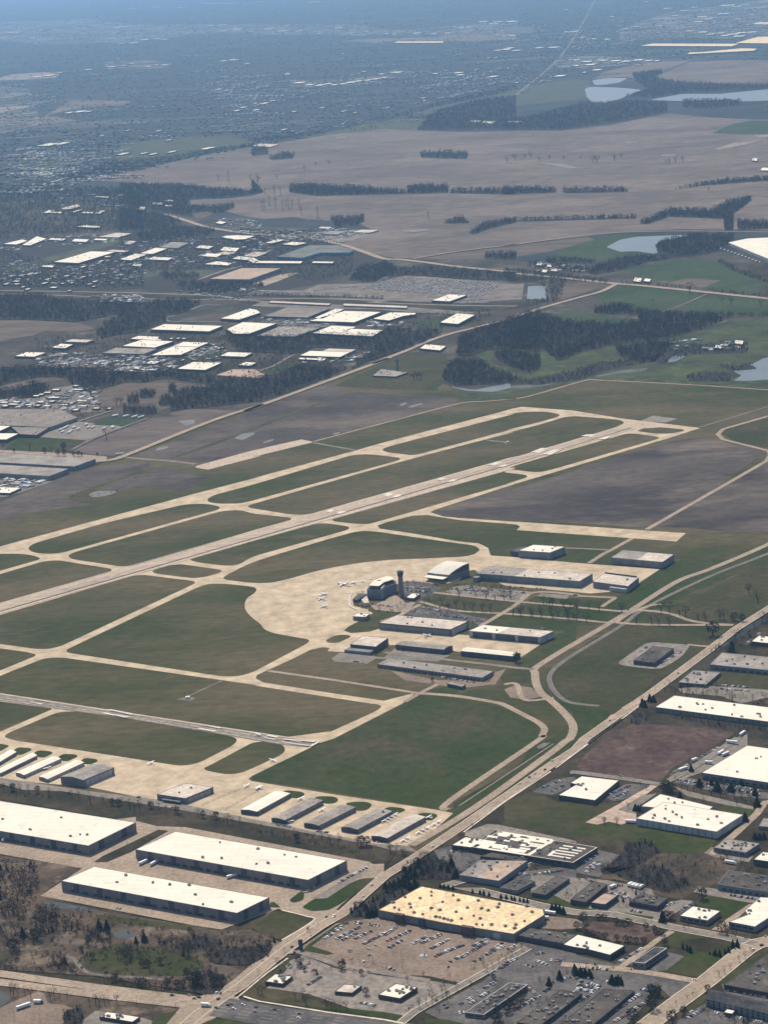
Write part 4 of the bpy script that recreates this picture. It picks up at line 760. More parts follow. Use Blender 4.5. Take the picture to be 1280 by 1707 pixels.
def patterned(root, L, h, bl):
    rr = random.Random(5)
    u = (L[1]-L[0]).normalized(); az = math.atan2(u.y, u.x); W = (L[1]-L[0]).length; D = (L[2]-L[1]).length
    spots = [(rr.uniform(.03, .5), rr.uniform(.06, .94), rr.uniform(8, 24), rr.uniform(4, 9)) for _ in range(34)]
    spots += [(.82, .2+.15*k, W*.22, 3.2) for k in range(5)]+[(.72, .3, 4, D*.3), (.3, .03, W*.5, 4), (.3, .97, W*.5, 4)]
    for s, t, a_, b_ in spots:
        p = bl(s, t); mb = MB(); mb.box(0, 0, 0, a_, b_, .35+.1*rr.random(), az); o = mb.build('white_membrane', [WH], root); o.location = (p.x, p.y, h-.25)
    p = bl(.56, .5); u = (L[2]-L[1]).normalized(); mb = MB(); mb.box(0, 0, 0, (L[2]-L[1]).length*.98, 5, .5, math.atan2(u.y, u.x)); o = mb.build('white_membrane', [WH], root); o.location = (p.x, p.y, h-.25)
bldg('office_building', 'long dark-and-white patchwork roof with a bright white rim', 'office building', 'D1 580,738 C3 333,692 452,618 D1 765,632', 8, M_wdark, DK, 22, extra=patterned, trim=WH, win=[0, 1])
bldg('office_building', 'low white-roofed wing at the left end of the patchwork roof', 'office building', 'D1 450,726 580,742 665,688 540,672', 7, M_wdark, WH, 5, win=[0])
bldg('warehouse', 'tan and grey-roofed building with a teal side wall below the patchwork roof', wh, 'D1 500,925 765,965 955,830 640,826', 8, M_wblue, TN, 9, roof2=GY, split=.45)
bldg('office_building', 'dark low roof behind the tan and grey one', 'office building', 'D1 640,800 900,830 960,815 720,775', 6, M_wbrk, DK, 3)
bldg('office_building', 'small grey-roofed block right of the large factory', 'office building', 'D2 915,742 1130,776 1222,716', 7, M_wgrey, GY, 13, win=[0])
bldg('warehouse', 'white-roofed building with a black wall at the right edge', wh, 'D2 1180,822 1400,852 1460,800', 8, M_wdark, WH, 4)
bldg('office_building', 'small grey roof at the right edge below the street bend', 'office building', 'D2 1215,600 1400,615 1430,560', 5, M_wgrey, GY, 2)
bldg('office_building', 'dark low building left of the office street, nearest the patchwork roof lot', 'office building', 'C6 -20,92 60,108 150,62', 6, M_wgrey, DK, 5)
bldg('office_building', 'narrow dark-roofed building behind the yellow-roofed store, left one', 'office building', 'C6 132,118 200,130 317,50', 6, M_wdark, DK, 4, win=[1])
bldg('office_building', 'narrow dark-roofed building with a bright side, right of its lookalike', 'office building', 'C6 320,152 395,165 500,78', 7, M_wbrk, DK, 6, win=[1])
bldg('office_building', 'small tan-roofed building beside the narrow dark one', 'office building', 'C6 420,167 490,176 553,130', 7, M_wdark, TN, 0)
bldg('office_building', 'square dark-roofed office with a white edge and many vents', 'office building', 'C6 608,160 742,185 792,145', 7, M_wdark, DK, 12, win=[0])
bldg('warehouse', 'square white-roofed building left of the green plot', wh, 'C6 850,230 985,254 1048,208', 7, M_wgrey, WH, 5, win=[0])
bldg('warehouse', 'white-roofed building with a stepped back edge at the right', wh, 'C6 1088,260 1215,284 1420,150 1240,140 1165,205 1180,225', 8, M_wblue, WH, 6, win=[0])
bldg('warehouse', 'big dark-roofed warehouse in the upper right of the office blocks', wh, 'C6 1033,78 1450,140 1500,70', 8, M_wblue, DK, 24, [docks(0, 12)])
bldg('supermarket', 'huge yellow-tan-roofed store facing the tan parking lot', 'store', 'C5 610,203 D3 410,288 D3 865,360 D3 1070,232 D3 1060,192 C5 820,87', 10, M_wgrey, YL, 0, trim=M_wbrk)
def store_units():
    root = [o for o in COL.objects if o.name == 'supermarket'][0]
    c = root.location; rr = random.Random(3)
    for s_ in 'D3 70,185 170,160 178,183 200,218 240,122 315,80 315,105 315,188 390,147 460,103 370,200 480,213 495,135 555,185 628,138 597,240 640,257 757,182 767,160 693,203 855,232 935,275 878,298 808,308 615,296 655,300 715,298 515,258 650,190 950,175 985,213 345,245 372,250 400,258 425,265 448,270 870,322 258,230 100,200 140,115 60,150'.split('x'):
        for q in pxs(s_):
            p = G(q, 10); mb = MB(); a = rr.uniform(2.2, 4.5); mb.box(0, 0, 0, a, a*.7, 1.6, .4).box(0, 0, 1.6, a*.4, a*.4, .5, .4, mi=1)
            o = mb.build('roof_unit', [M_metal, M_wdark], root); o.location = (p.x-c.x, p.y-c.y, 9.75)
    for s_, hh in (('D3 895,195 D3 870,205 D3 905,190', 2.4),):
        pass
    L = [Vector((p.x-c.x, p.y-c.y, 0)) for p in gp('C5 610,203 D3 410,288 D3 865,360', 10)]
    for (a, b, f0, f1, z1, mt, dp, nm) in ((0, 1, .28, .40, 11.5, M_wbrk, 5, 'entrance_porch'), (0, 1, .62, .7, 11, M_wdark, 3, 'entrance_porch'), (1, 2, .25, .42, 11.5, M_wbrk, 5, 'entrance_porch'), (1, 2, .7, .8, 8, M_wlite, .5, 'sign_panel')):
        p, q = L[a].lerp(L[b], f0), L[a].lerp(L[b], f1); t = (q-p).normalized(); nr = Vector((t.y, -t.x, 0))
        if nr.dot(Vector((0, -1, 0))) < 0: nr = -nr
        mb = MB(); mb.box(0, 0, 0, (q-p).length, dp, z1, math.atan2(t.y, t.x)); o = mb.build(nm, [mt], root); m_ = (p+q)/2+nr*dp*.45; o.location = (m_.x, m_.y, 0)
store_units()
bldg('store', 'dark-roofed annex joined to the right end of the yellow-roofed store', 'store', 'C6 52,323 290,366 350,322 122,290', 7, M_wdark, DK, 7)
bldg('store', 'white-roofed shop wing at the end of the dark annex', 'store', 'C6 285,370 335,382 400,392 512,421 585,376 355,321', 7, M_wdark, WH, 6, [('window', 3, 10, .05, .95, 1, 4, M_glass, .2, .2)])
bldg('shop', 'narrow dark-roofed shop row with a pale rim on the grey parking lot', 'shop', 'D3 537,882 665,897 958,697', 6, M_wgrey, DK, 22, trim=M_wlite, win=[0, 1])
bldg('shop', 'long brown-grey-roofed shop row, left one of the pair at the bottom edge', 'shop', 'C6 62,747 170,767 378,607', 6, M_wdark, DK, 18, trim=M_rdark, win=[1])
bldg('shop', 'long brown-grey-roofed shop row, right one of the pair at the bottom edge', 'shop', 'C6 262,762 415,772 632,594', 6, M_wdark, DK, 16, trim=M_rdark, win=[1])
bldg('office_building', 'narrow dark-roofed office with a white rim beside the vacant green lawn', 'office building', 'D4 372,546 455,555 606,453', 8, M_wgrey, SL, 1, trim=M_wlite, win=[0, 1])
bldg('restaurant', 'small restaurant with a white roof and dark gables at the highway corner', 'restaurant', 'D6 487,676 605,692 672,640', 5, M_wbrk, WH, 8, win=[0, 1], trim=M_wdark)
bldg('restaurant', 'small tan flat-roofed bank with a drive-through canopy', 'bank', 'D6 952,742 1068,752 1132,703', 5, M_wbrk, MD, 1, win=[0, 1])
bldg('drugstore', 'square white-roofed drugstore in front of the tan parking lot', 'store', 'C5 612,613 717,632 802,578', 6, M_wbrk, WH, 10, win=[0, 1])
bldg('diner', 'long low white-roofed diner at the bottom left', 'restaurant', 'D5 665,910 885,946 935,912', 5, M_wbrk, WH, 6, win=[0, 1])
def hotel(root, L, h, bl):
    for e in (0, 1):
        p, q = L[e], L[(e+1) % 4]; t = (q-p).normalized(); nr = Vector((t.y, -t.x, 0)); W = (q-p).length; k = int(W/6)
        for fl in range(3):
            for i in range(k):
                m_ = p.lerp(q, (i+.5)/k)+nr*.1; mb = MB(); mb.box(0, 0, 0, 2, .3, 1.6, math.atan2(t.y, t.x)); o = mb.build('window', [M_glass], root); o.location = (m_.x, m_.y, 1+fl*3)
bldg('hotel', 'slate-roofed three-storey hotel at the lower right corner', 'hotel', 'D4 862,790 1420,925 1450,860', 9.5, M_wblue, SL, 0, kind='ga', rise=4, extra=hotel)
bldg('canopy', 'small white canopy standing in front of the slate-roofed hotel', 'canopy', 'D4 980,882 1040,892 1062,868', 5, M_wdark, WH, 0)
bldg('office_building', 'huge dark grey-roofed office block at the lower right edge', 'office building', 'D4 985,697 1500,790 1800,600 1290,480', 7, M_wbrk, DK, 26, win=[0])
# --- left middle distance
bldg('warehouse', 'vast ribbed grey-roofed plant above the truck yard at the left', wh, 'E7 -80,470 445,490 692,405 540,330 -80,330', 9, M_wblue, M_rwy2, 6)
bldg('warehouse', 'lower grey-roofed front part of the vast left plant', wh, 'E7 100,487 180,553 330,560 440,493', 8, M_wdark, M_rwy2, 2)
bldg('warehouse', 'upper white roof slab at the left edge in front of the ribbed plant', wh, 'E7 -80,525 0,525 105,478 -80,473', 8, M_wdark, WH, 0)
bldg('warehouse', 'lower white roof slab at the left edge in front of the ribbed plant', wh, 'E7 -80,598 60,600 172,546 -80,543', 8, M_wdark, WH, 0)
bldg('warehouse', 'upper one of two long dark-grey roofs beside the wet field', wh, 'E7 -80,800 665,840 852,773 -80,712', 10, M_wblue, M_rgrey, 0)
bldg('warehouse', 'lower one of two long dark-grey roofs beside the wet field', wh, 'E7 -80,895 440,926 612,860 -80,818', 10, M_wblue, M_rgrey, 0)
bldg('warehouse', 'small white roof below the two long dark-grey roofs', wh, 'E7 -80,1070 90,1077 192,1030 -80,1020', 5, M_wdark, WH, 3)
# --- middle distance industrial park
MIDB = """long white roof with a row of trees in front|E4 272,475 795,492 915,443|9|W
white roof with a clipped right corner near the railway|E4 895,378 1062,387 1250,325 1215,300 1150,288|9|W
white roof with a rounded left end|E4 950,472 1010,512 E6 75,408 325,316 E4 1090,410|9|W
small white roof left of the long white roof, behind its bigger neighbour|E4 90,558 360,572 375,565 340,555 355,540 165,532|7|W
white roof in front of the small stepped one|E4 20,622 310,636 480,580|8|W
grey roof at the left of the white cluster|E3 915,683 E4 215,693 330,647|8|G
white roof with a ragged left side in the cluster|E4 275,705 545,700 700,632 470,625|8|W
white roof touching the ragged one from behind|E4 470,622 700,630 795,592|8|W
small white roof with dark units left of the industrial lawn|E4 890,710 1110,718 1180,683|7|W
broad white roof at the front of the cluster|E4 505,825 760,835 905,772|8|W
small white roof with a black front beside the gravel yard|E4 1055,790 1160,797 1215,770|7|W
tiny pale roof among the gravel yards at the left|E4 230,775 310,782 360,758|5|W
small white roof below the long pale one at far left|E3 465,635 580,642 655,608|7|W
long pale grey roof at far left of the cluster|E3 575,583 770,590 835,568|7|P
white roof with dark vents at the far left edge of the cluster|E3 135,712 310,717 415,680|7|W
dark grey roof between two white ones by the railway|E6 215,250 600,263 790,185|9|D
large white roof beside the railway yard|E6 615,292 1015,305 1255,213 930,203|9|W
narrow white strip roof behind the large white one|E6 660,265 735,272 925,190|9|W
wide flat grey roof in front of the dark grey one|E6 155,425 480,434 715,352 350,342|6|G
left half of the joined pair of white roofs above the woods|E6 645,400 865,413 1035,345|8|W
right half of the joined pair of white roofs above the woods|E6 870,414 1175,429 1275,375|8|W
pale white roof above the roadside wood|E6 530,600 890,613 980,570|8|W
rear wing of the pale white roof above the roadside wood|E6 730,560 985,570 1030,545 790,537|7|P
low white office roof in front of the pale white one|E6 515,632 750,642 765,628|5|W
long grey train-shed roof beside the railway, left one|E6 255,128 790,152 810,138|6|P
long grey train-shed roof beside the railway, right one|E6 915,155 E8 265,335 270,320|6|P
white roof with a stepped right side near the railway|E8 5,417 130,430 240,395 330,383 335,372 140,368|9|W
white roof standing alone beside the diagonal road bend|E8 515,445 655,457 785,387|9|W
white roof inside the yard of parked cars|E8 455,277 590,285 720,238|8|W
small white roof beside the diagonal road at the meadow|E8 362,643 520,658 565,625|6|W
biggest bright white roof in the upper left industrial park|E1 480,728 700,738 1025,640 810,633|10|W
small white roof at the left corner of the biggest one|E1 370,770 470,776 490,760|6|W
white roof, lower of a diagonal pair in the upper park|E2 0,705 105,713 240,662|8|W
white roof, upper of a diagonal pair in the upper park|E2 180,652 290,658 425,608|8|W
low white roof right of the diagonal pair|E2 250,705 430,713 475,690|7|W
dull grey roof behind the diagonal pair|E2 350,597 510,605 620,557|8|G
small white roof at the top of the upper park|E2 670,603 790,611 835,588|7|W
white roof with a grey lower neighbour in the upper park|E2 890,625 1030,636 1065,605|7|W
grey roof just below its white neighbour in the upper park|E2 850,655 960,665 1040,645|6|P
white roof in the middle of the upper park|E2 725,675 860,686 910,660|7|W
white roof with a step, front row of the upper park|E2 750,748 965,759 1000,737 860,722|7|W
white roof left of the tan-roofed building|E2 1000,700 1130,711 1180,688|7|W
small white roof beside the park road|E2 110,760 185,768 200,747|6|W
ragged white school roof near the far highway|E2 900,508 1030,530 1120,525 1200,497 1060,490 940,495|7|W
small white roof beside the bend of the far highway|E2 845,380 905,391 950,375|6|W
large flat tan roof with a grey loading side|E2 800,880 E5 85,670 365,572|11|T
white roof behind the large tan one|E2 1190,740 E5 70,497 118,475|8|W
long thin white roof above the tree row|E5 120,524 540,527 560,508|8|W
short thin white roof right of the long thin one|E5 640,523 825,526 835,512|8|W
white U-shaped roof, rear bar|E5 225,344 290,349 400,318|7|W
white U-shaped roof, front bar|E5 370,357 500,367 600,345|7|W
pale roof at the far parking lot|E5 690,215 790,220 820,205|6|P
grey roof in the far parking lot|E5 720,262 860,270 950,245|7|G
pale long roof at the field edge beyond the far lot|E5 1000,250 1150,255 1235,232|6|P
grey roof left of the white U-shaped roof|E5 30,462 150,470 250,430|7|P
pale school wing at the far left, left one|E1 385,290 425,293 487,267|6|W
low pale school bar at the far left|E1 440,290 545,295 552,284|6|W
pale school bar, right one in the woods|E1 725,294 825,297 842,285|6|W
slanted pale school wing, rightmost in the woods|E1 843,298 885,300 943,272|6|W
pale church-like roof among far left woods|E1 550,250 570,262 640,255 717,232 690,215|9|P
slanted pale wing beside the church-like roof|E1 640,285 665,287 735,262|6|W
long white scalloped roof in the left woods|E1 680,415 885,425 892,410 760,402|8|W
white mall roof at the far left edge|E1 30,568 150,573 250,540 200,528|7|W
bright mall roof right of the edge one|E1 200,577 270,581 418,522 330,500|7|W
long low white mall strip|E1 430,530 560,537 592,522|7|W
white mall roof at the middle of the strip|E1 640,545 770,551 797,528|7|W
white mall roof near the green strip|E1 830,532 940,537 962,524|7|W
pale mall roof at the right end of the strip|E1 870,505 1060,510 1172,475 1040,468|7|P
grey shed at the left end of the upper park|E2 30,565 90,572 150,545|6|P
pale grey roof behind the biggest white one|E1 940,633 1100,642 1160,628|7|P
pale roof bar at the upper edge of the woods|E1 850,152 970,156 975,146|6|W
small pale roof at the upper edge of the woods|E1 1055,138 1118,140 1125,130|6|W
white roof left of the highway start|E2 398,188 465,192 478,178|7|W
second white roof left of the highway start|E2 398,232 462,236 470,224|7|W
pale house-like roof by the woods at the highway start|E2 170,262 215,268 230,240|6|P
pale roof above the highway start|E2 285,215 380,220 385,200|6|P
farm shed at the roadside left of the grey lake|A6 155,412 180,414 186,400|6|W
long farm shed beside the roadside farm|A6 180,446 205,448 212,436|6|W
white farm roof at the roadside farm|A6 205,420 228,423 232,412|6|W
pale farm roof right of the roadside farm|A6 225,440 255,443 262,430|5|P
green-grey clubhouse roof beside the highway|A6 625,490 660,494 668,476|6|W
white roof beside the highway clubhouse|A6 675,490 705,493 712,480|6|W
white golf clubhouse tent, right one|A6 1115,792 1155,797 1160,780|6|W
white golf clubhouse roof, left one|A6 1018,812 1050,817 1058,804|6|W
white roof by the wood at the prairie end|A3 0,592 60,594 95,588|7|W
tiny white roof at the far right of the prairie|A3 1200,778 1225,780 1228,768|6|W
low white building at the right edge of the prairie|A3 1240,825 1300,828 1310,815|6|W
pale roof among trees at the left of the lakes|A2 1055,592 1100,594 1110,584|7|W
second pale roof among trees at the left of the lakes|A2 1115,595 1170,598 1180,588|7|W
blue-white roof at the meadow's far end|A2 0,708 90,712 130,700|6|P"""
RM = {'W': WH, 'G': GY, 'D': M_rwy2, 'T': TN, 'P': MD}
for ln in MIDB.split('\n'):
    lb, sp, h, k = ln.split('|')
    bldg('industrial_building', lb, 'building', sp, float(h), M_wdark if k in 'WD' else M_wblue, RM[k], 5 if (k == 'W' and (len(lb) % 3)) else 0)
bldg('industrial_building', 'broad greenish-grey roof with a blue glass front in the upper park', 'building', 'E5 330,467 560,478 715,432 970,432 1010,412 880,366 620,366', 11, M_wteal, GR, 0)
bldg('warehouse', 'huge white warehouse with trailers along its left side at the right edge', wh, 'A6 1085,303 1280,382 1420,432 1560,420 1560,268 1180,283', 13, M_wlite, WH, 4, [docks(0, 20)])
# --- far suburb roofs: grid directions of the town
E1v = Vector((math.cos(R(24.5)), -math.sin(R(24.5)), 0)); E2v = Vector((math.sin(R(24.5)), math.cos(R(24.5)), 0))
def far_roof(q, wpx, depth, h, mt, label, group, name='building', cat='building', wall=M_wdark):
    c = G(q, h); wm = wpx*mpp(q); a = c-E1v*wm/2-E2v*depth/2
    return bldg(name, label, cat, '', h, wall, mt, 0, P=[a, a+E1v*wm, a+E1v*wm+E2v*depth, a+E2v*depth], group=group)
FAR = [('A1', '65,24,30 320,38,22 345,40,30 400,35,40 430,80,22 455,79,20 490,80,24 500,35,0 640,42,60 690,35,40 760,34,70 820,35,30 870,36,50 905,37,30 1000,18,60 1060,16,90 1110,17,70 1190,20,50 1260,8,40 1135,73,20 115,135,20 200,145,40 370,135,40 590,131,120 555,160,40 700,192,60 760,188,50 800,190,50 650,207,60 590,210,40 1020,124,50 1080,120,60 1150,142,60 1080,150,60 1220,152,40 70,157,100 20,180,50 160,183,50 250,155,30 950,113,16 1130,290,60 1090,294,50 1200,308,30 640,308,30 600,318,30 720,322,30 760,315,30 800,314,40 430,337,40 545,323,40 240,365,60 180,372,60 290,352,30 390,540,60 430,540,30 340,545,40 600,745,40 700,742,24 745,746,26 835,735,30 1010,718,50 820,678,20 770,634,20 620,632,14 240,700,90 300,695,60 1240,500,20 1180,520,30 1150,535,30 1060,432,30 990,440,12'),
       ('A2', '300,10,80 130,52,20 280,41,14 80,140,60 150,150,60 230,150,50 330,162,30 420,135,60 560,152,30 650,162,40 690,165,30 800,160,50 880,163,40 950,160,40 1010,135,50 1050,132,40 1120,104,60 1190,105,60 1250,103,50 1170,115,60 1190,170,30 1220,175,30 1260,172,40 1190,243,40 1230,238,50 1250,232,50 1145,281,16 1180,280,16 440,260,16 543,346,24 540,293,14 625,358,30 700,350,60 1000,352,50 1010,362,40 890,356,30 1170,370,50 1200,330,14 230,400,60 280,410,50 330,412,50 370,405,40 400,410,40 440,406,40 480,398,50 520,392,40 560,388,40 600,382,40 640,375,30 205,540,20 445,538,20 340,522,20 155,627,22 500,545,14 20,532,30 60,500,40 100,488,20 830,475,16 835,487,14 880,410,10 1240,330,12'),
       ('A3', '45,104,60 120,132,30 340,152,60 300,154,30 380,180,30 500,190,24 435,188,30 170,231,50 240,229,60 60,244,50 15,240,30 350,290,40 400,298,50 420,312,60 350,318,30 480,292,50 540,294,60 590,296,50 650,290,60 700,293,40 740,294,30 320,290,20 450,338,50 390,350,20 270,367,60 60,400,16 640,130,30 750,125,40 830,75,40 870,50,50 820,60,30 960,80,60 990,92,50 1060,66,70 1080,25,90 1130,30,60 1170,22,40 940,105,60 1000,165,50 1050,160,40 1110,165,60 1150,158,60 1200,155,50 1070,172,50 1140,175,60 1200,70,30 960,155,50 900,150,40 520,80,30 590,140,30 690,8,30 920,35,40 790,40,50 300,46,30 1130,92,30 1180,120,20')]
for c_, s_ in FAR:
    for t in s_.split():
        x, y, wd = map(float, t.split(','))
        if wd < 1: continue
        q = pxs('%s %f,%f' % (c_, x, y))[0]
        far_roof(q, wd/K*.8, min(150, 45+wd*1.3), 8, WH, 'bright distant roof showing as a pale fleck in the hazy town', 'pale roofs scattered through the hazy town')
for nm, sp, lab in (('building', 'A2 690,207 930,207 925,200 700,201', 'very long bright yellow-white roof far off above the water tower'), ('building', 'A3 885,262 1210,245 1225,236 1150,234 960,252 900,254', 'long slanting cream roof beyond the brown prairie'),
                    ('building', 'A3 1120,208 1400,212 1400,175 1230,178', 'cream roof at the right edge above the slanting one'), ('building', 'A3 660,222 1100,224 1140,212 720,211', 'very long pinkish roof left of the cream ones'), ('building', 'A3 1200,117 1400,120 1400,105 1230,107', 'thin bright roof at the right edge near the top'),
                    ('building', 'A3 60,163 140,163 145,130 0,128 0,150', 'wide dark block in the far town left of the second water tower')):
    bldg(nm, lab, 'building', sp, 10, M_wblue, YL if 'cream' in lab or 'yellow' in lab else (M_wdark if 'dark' in lab else MD), 0)
# trailers and sheds of the left yard
for t in '680,120,60 700,155,100 500,155,90 425,180,80 370,197,60 325,210,70 480,225,140 360,265,80 465,258,60 260,290,80 120,285,110 40,270,90 50,300,60 730,255,120 735,300,110 570,290,90 420,300,80 340,295,50 675,335,70 860,320,70 970,322,50 150,265,80 640,270,50'.split():
    x, y, wd = map(float, t.split(',')); q = pxs('E7 %f,%f' % (x, y))[0]
    far_roof(q, wd/5.333*.85, 13, 5, WH, 'pale-roofed shed in the crowded left yard', 'pale sheds of the left yard', 'shed', 'shed')
for t in '60,70,60 150,70,80 210,95,40 480,100,90 250,115,60 150,45,90 560,65,50 640,60,40 620,130,30 800,70,50 840,90,40'.split():
    x, y, wd = map(float, t.split(',')); q = pxs('E3 %f,%f' % (x, max(12, y)))[0]
    far_roof(q, wd/5.333*.7, 22, 6, WH, 'small pale roof in the crowded blocks above the railway at left', 'small roofs above the railway', 'workshop', 'workshop')
for t in '110,850,60 200,845,50 270,835,50 320,830,40 430,880,50 600,850,40 650,830,30 740,860,40 850,900,50 960,680,60 900,720,40 740,770,50 400,915,50 650,700,40'.split():
    x, y, wd = map(float, t.split(',')); q = pxs('E1 %f,%f' % (x, y))[0]
    far_roof(q, wd/5.333*.8, 30, 6, WH if wd > 35 else GY, 'small pale roof crowded around the big white upper-left roof', 'small roofs of the upper-left park', 'workshop', 'workshop')
for t in '60,190,40 90,225,60 150,232,50 190,185,16 280,230,20 460,555,40 520,552,40 570,555,40 850,630,40 880,640,30 910,635,24 620,712,40 660,665,50 80,785,60 150,820,80 100,840,60 210,830,50 440,805,50 610,715,40 560,745,30'.split():
    x, y, wd = map(float, t.split(',')); q = pxs('E4 %f,%f' % (x, y))[0]
    far_roof(q, wd/5.333*.8, 14, 5, WH, 'small pale roof or trailer among the middle-distance warehouses', 'small roofs among the middle warehouses', 'shed', 'shed')

# ------------------------------------------------------------------ control tower and terminal
def tower():
    b = G(pxs('T 715,520')[0]); r = empty('control_tower', (b.x, b.y, 0)); tag(r, 'tall tapered control tower with a dark glass cab beside the terminal', 'control tower')
    H = 45; mb = MB(); mb.cone((0, 0, 0), (0, 0, H-9), 4.9, 3.9, 16); mb.build('shaft', [M_wgrey], r)
    mb = MB(); mb.cone((0, 0, H-9), (0, 0, H-5), 4.0, 5.4, 16); mb.build('collar', [M_wdark], r)
    mb = MB(); mb.cone((0, 0, H-5), (0, 0, H-.8), 4.9, 5.8, 8); mb.build('cab', [M_glass], r)
    mb = MB(); mb.cone((0, 0, H-.8), (0, 0, H), 6.1, 5.9, 8); rf = mb.build('cab_roof', [M_wdark], r)
    mb = MB(); mb.cone((1, 0, H), (1, 0, H+5), .2, .1, 5).cone((-2, 1, H), (-2, 1, H+3.5), .2, .1, 5).box(0, -1, H, 2, 2, 1.2); mb.build('antenna', [M_pole], rf)
    for k in range(6):
        mb = MB(); mb.box(0, 0, 0, .9, .3, 3.2); o = mb.build('stair_window', [M_glass], r); o.location = (0, -4.75+k*.16, 4+k*5.2)
tower()
bldg('tower_annex', 'low bright-white-roofed annex at the foot of the control tower', 'office building', 'T 765,530 880,538 965,478', 5, M_wdark, WH, 1)
def terminal():
    z = 17; arc_px = 'T 285,400 450,405 490,365 620,320 640,308 600,270 590,262 420,275 330,330 290,365'
    b = sum(gp(arc_px, z), Vector())/10; r = empty('terminal', (b.x, b.y, 0)); tag(r, 'curved terminal with tall dark columns and a white swept roof', 'terminal')
    body = [G(q, z) for q in pxs('T 262,410 440,416 510,370 640,325 632,300 560,290 420,310 300,370')]
    L = [Vector((p.x-b.x, p.y-b.y, 0)) for p in body]
    if area2(L) < 0: L = L[::-1]
    n = len(L); mb = MB(); mb.add([(p.x, p.y, 0) for p in L]+[(p.x, p.y, z) for p in L], [(i, (i+1) % n, n+(i+1) % n, n+i) for i in range(n)]+[tuple(range(n, 2*n))]); mb.build('wall', [M_wdark], r)
    up = [G(q, z+5) for q in pxs('T 290,368 410,372 470,325 600,285 575,255 520,250 430,275 350,310')]
    L2 = [Vector((p.x-b.x, p.y-b.y, 0)) for p in up]
    if area2(L2) < 0: L2 = L2[::-1]
    n = len(L2); mb = MB(); mb.add([(p.x, p.y, z) for p in L2]+[(p.x, p.y, z+4.5) for p in L2], [(i, (i+1) % n, n+(i+1) % n, n+i) for i in range(n)]); mb.build('penthouse', [M_glass], r)
    I = inset(L2, -1.2); mb = MB(); mb.add([(p.x, p.y, z+4.5) for p in I]+[(p.x, p.y, z+5.4) for p in I], [(i, (i+1) % n, n+(i+1) % n, n+i) for i in range(n)]+[tuple(range(n, 2*n)), tuple(range(n-1, -1, -1))]); rf = mb.build('roof', [WH], r)
    q = G(pxs('T 415,300')[0], z+5.4); mb = MB(); mb.box(0, 0, 0, 7, 3, .5, .5); o = mb.build('skylight', [M_rdark], rf); o.location = (q.x-b.x, q.y-b.y, z+5.4)
    for (a, c, k) in (('T 262,415', 'T 440,420', 9), ('T 450,415', 'T 510,375', 4), ('T 515,372', 'T 640,328', 7)):
        A, C = G(pxs(a)[0], z), G(pxs(c)[0], z); t = (C-A).normalized(); nr = Vector((t.y, -t.x, 0))
        for i in range(k):
            p = A.lerp(C, (i+.5)/k)+nr*.8-b; mb = MB(); mb.box(0, 0, 0, 2.2, 1.6, z-.8, math.atan2(t.y, t.x)); o = mb.build('column', [M_wblue], r); o.location = (p.x, p.y, 0)
    for sp, h_, nm, mt in (('T 435,405 455,408 495,355 470,360', z+1.5, 'white_fin', M_wlite), ('T 250,410 262,412 282,370 268,375', z, 'white_fin', M_wlite), ('T 180,555 215,600 285,600 250,500', 6, 'entrance_canopy', MD), ('T 65,545 120,560 260,480 150,470', 5, 'lounge_wing', M_wdark)):
        P_ = [Vector((p.x-b.x, p.y-b.y, 0)) for p in gp(sp, h_)]
        if area2(P_) < 0: P_ = P_[::-1]
        n = 4; mb = MB(); mb.add([(p.x, p.y, 0) for p in P_]+[(p.x, p.y, h_) for p in P_], [(i, (i+1) % n, n+(i+1) % n, n+i) for i in range(n)]+[(4, 5, 6, 7)]); mb.build(nm, [mt], r)
terminal()
P_ = gp('T 0,480 60,462 30,520 20,600 40,660 120,700'); VV, FF = strip_geo(densify(P_), 2.2, zp); tag(mobj('apron_line', VV, FF, M_mark), 'curved white line on the apron in front of the terminal', 'paint', kind='structure')

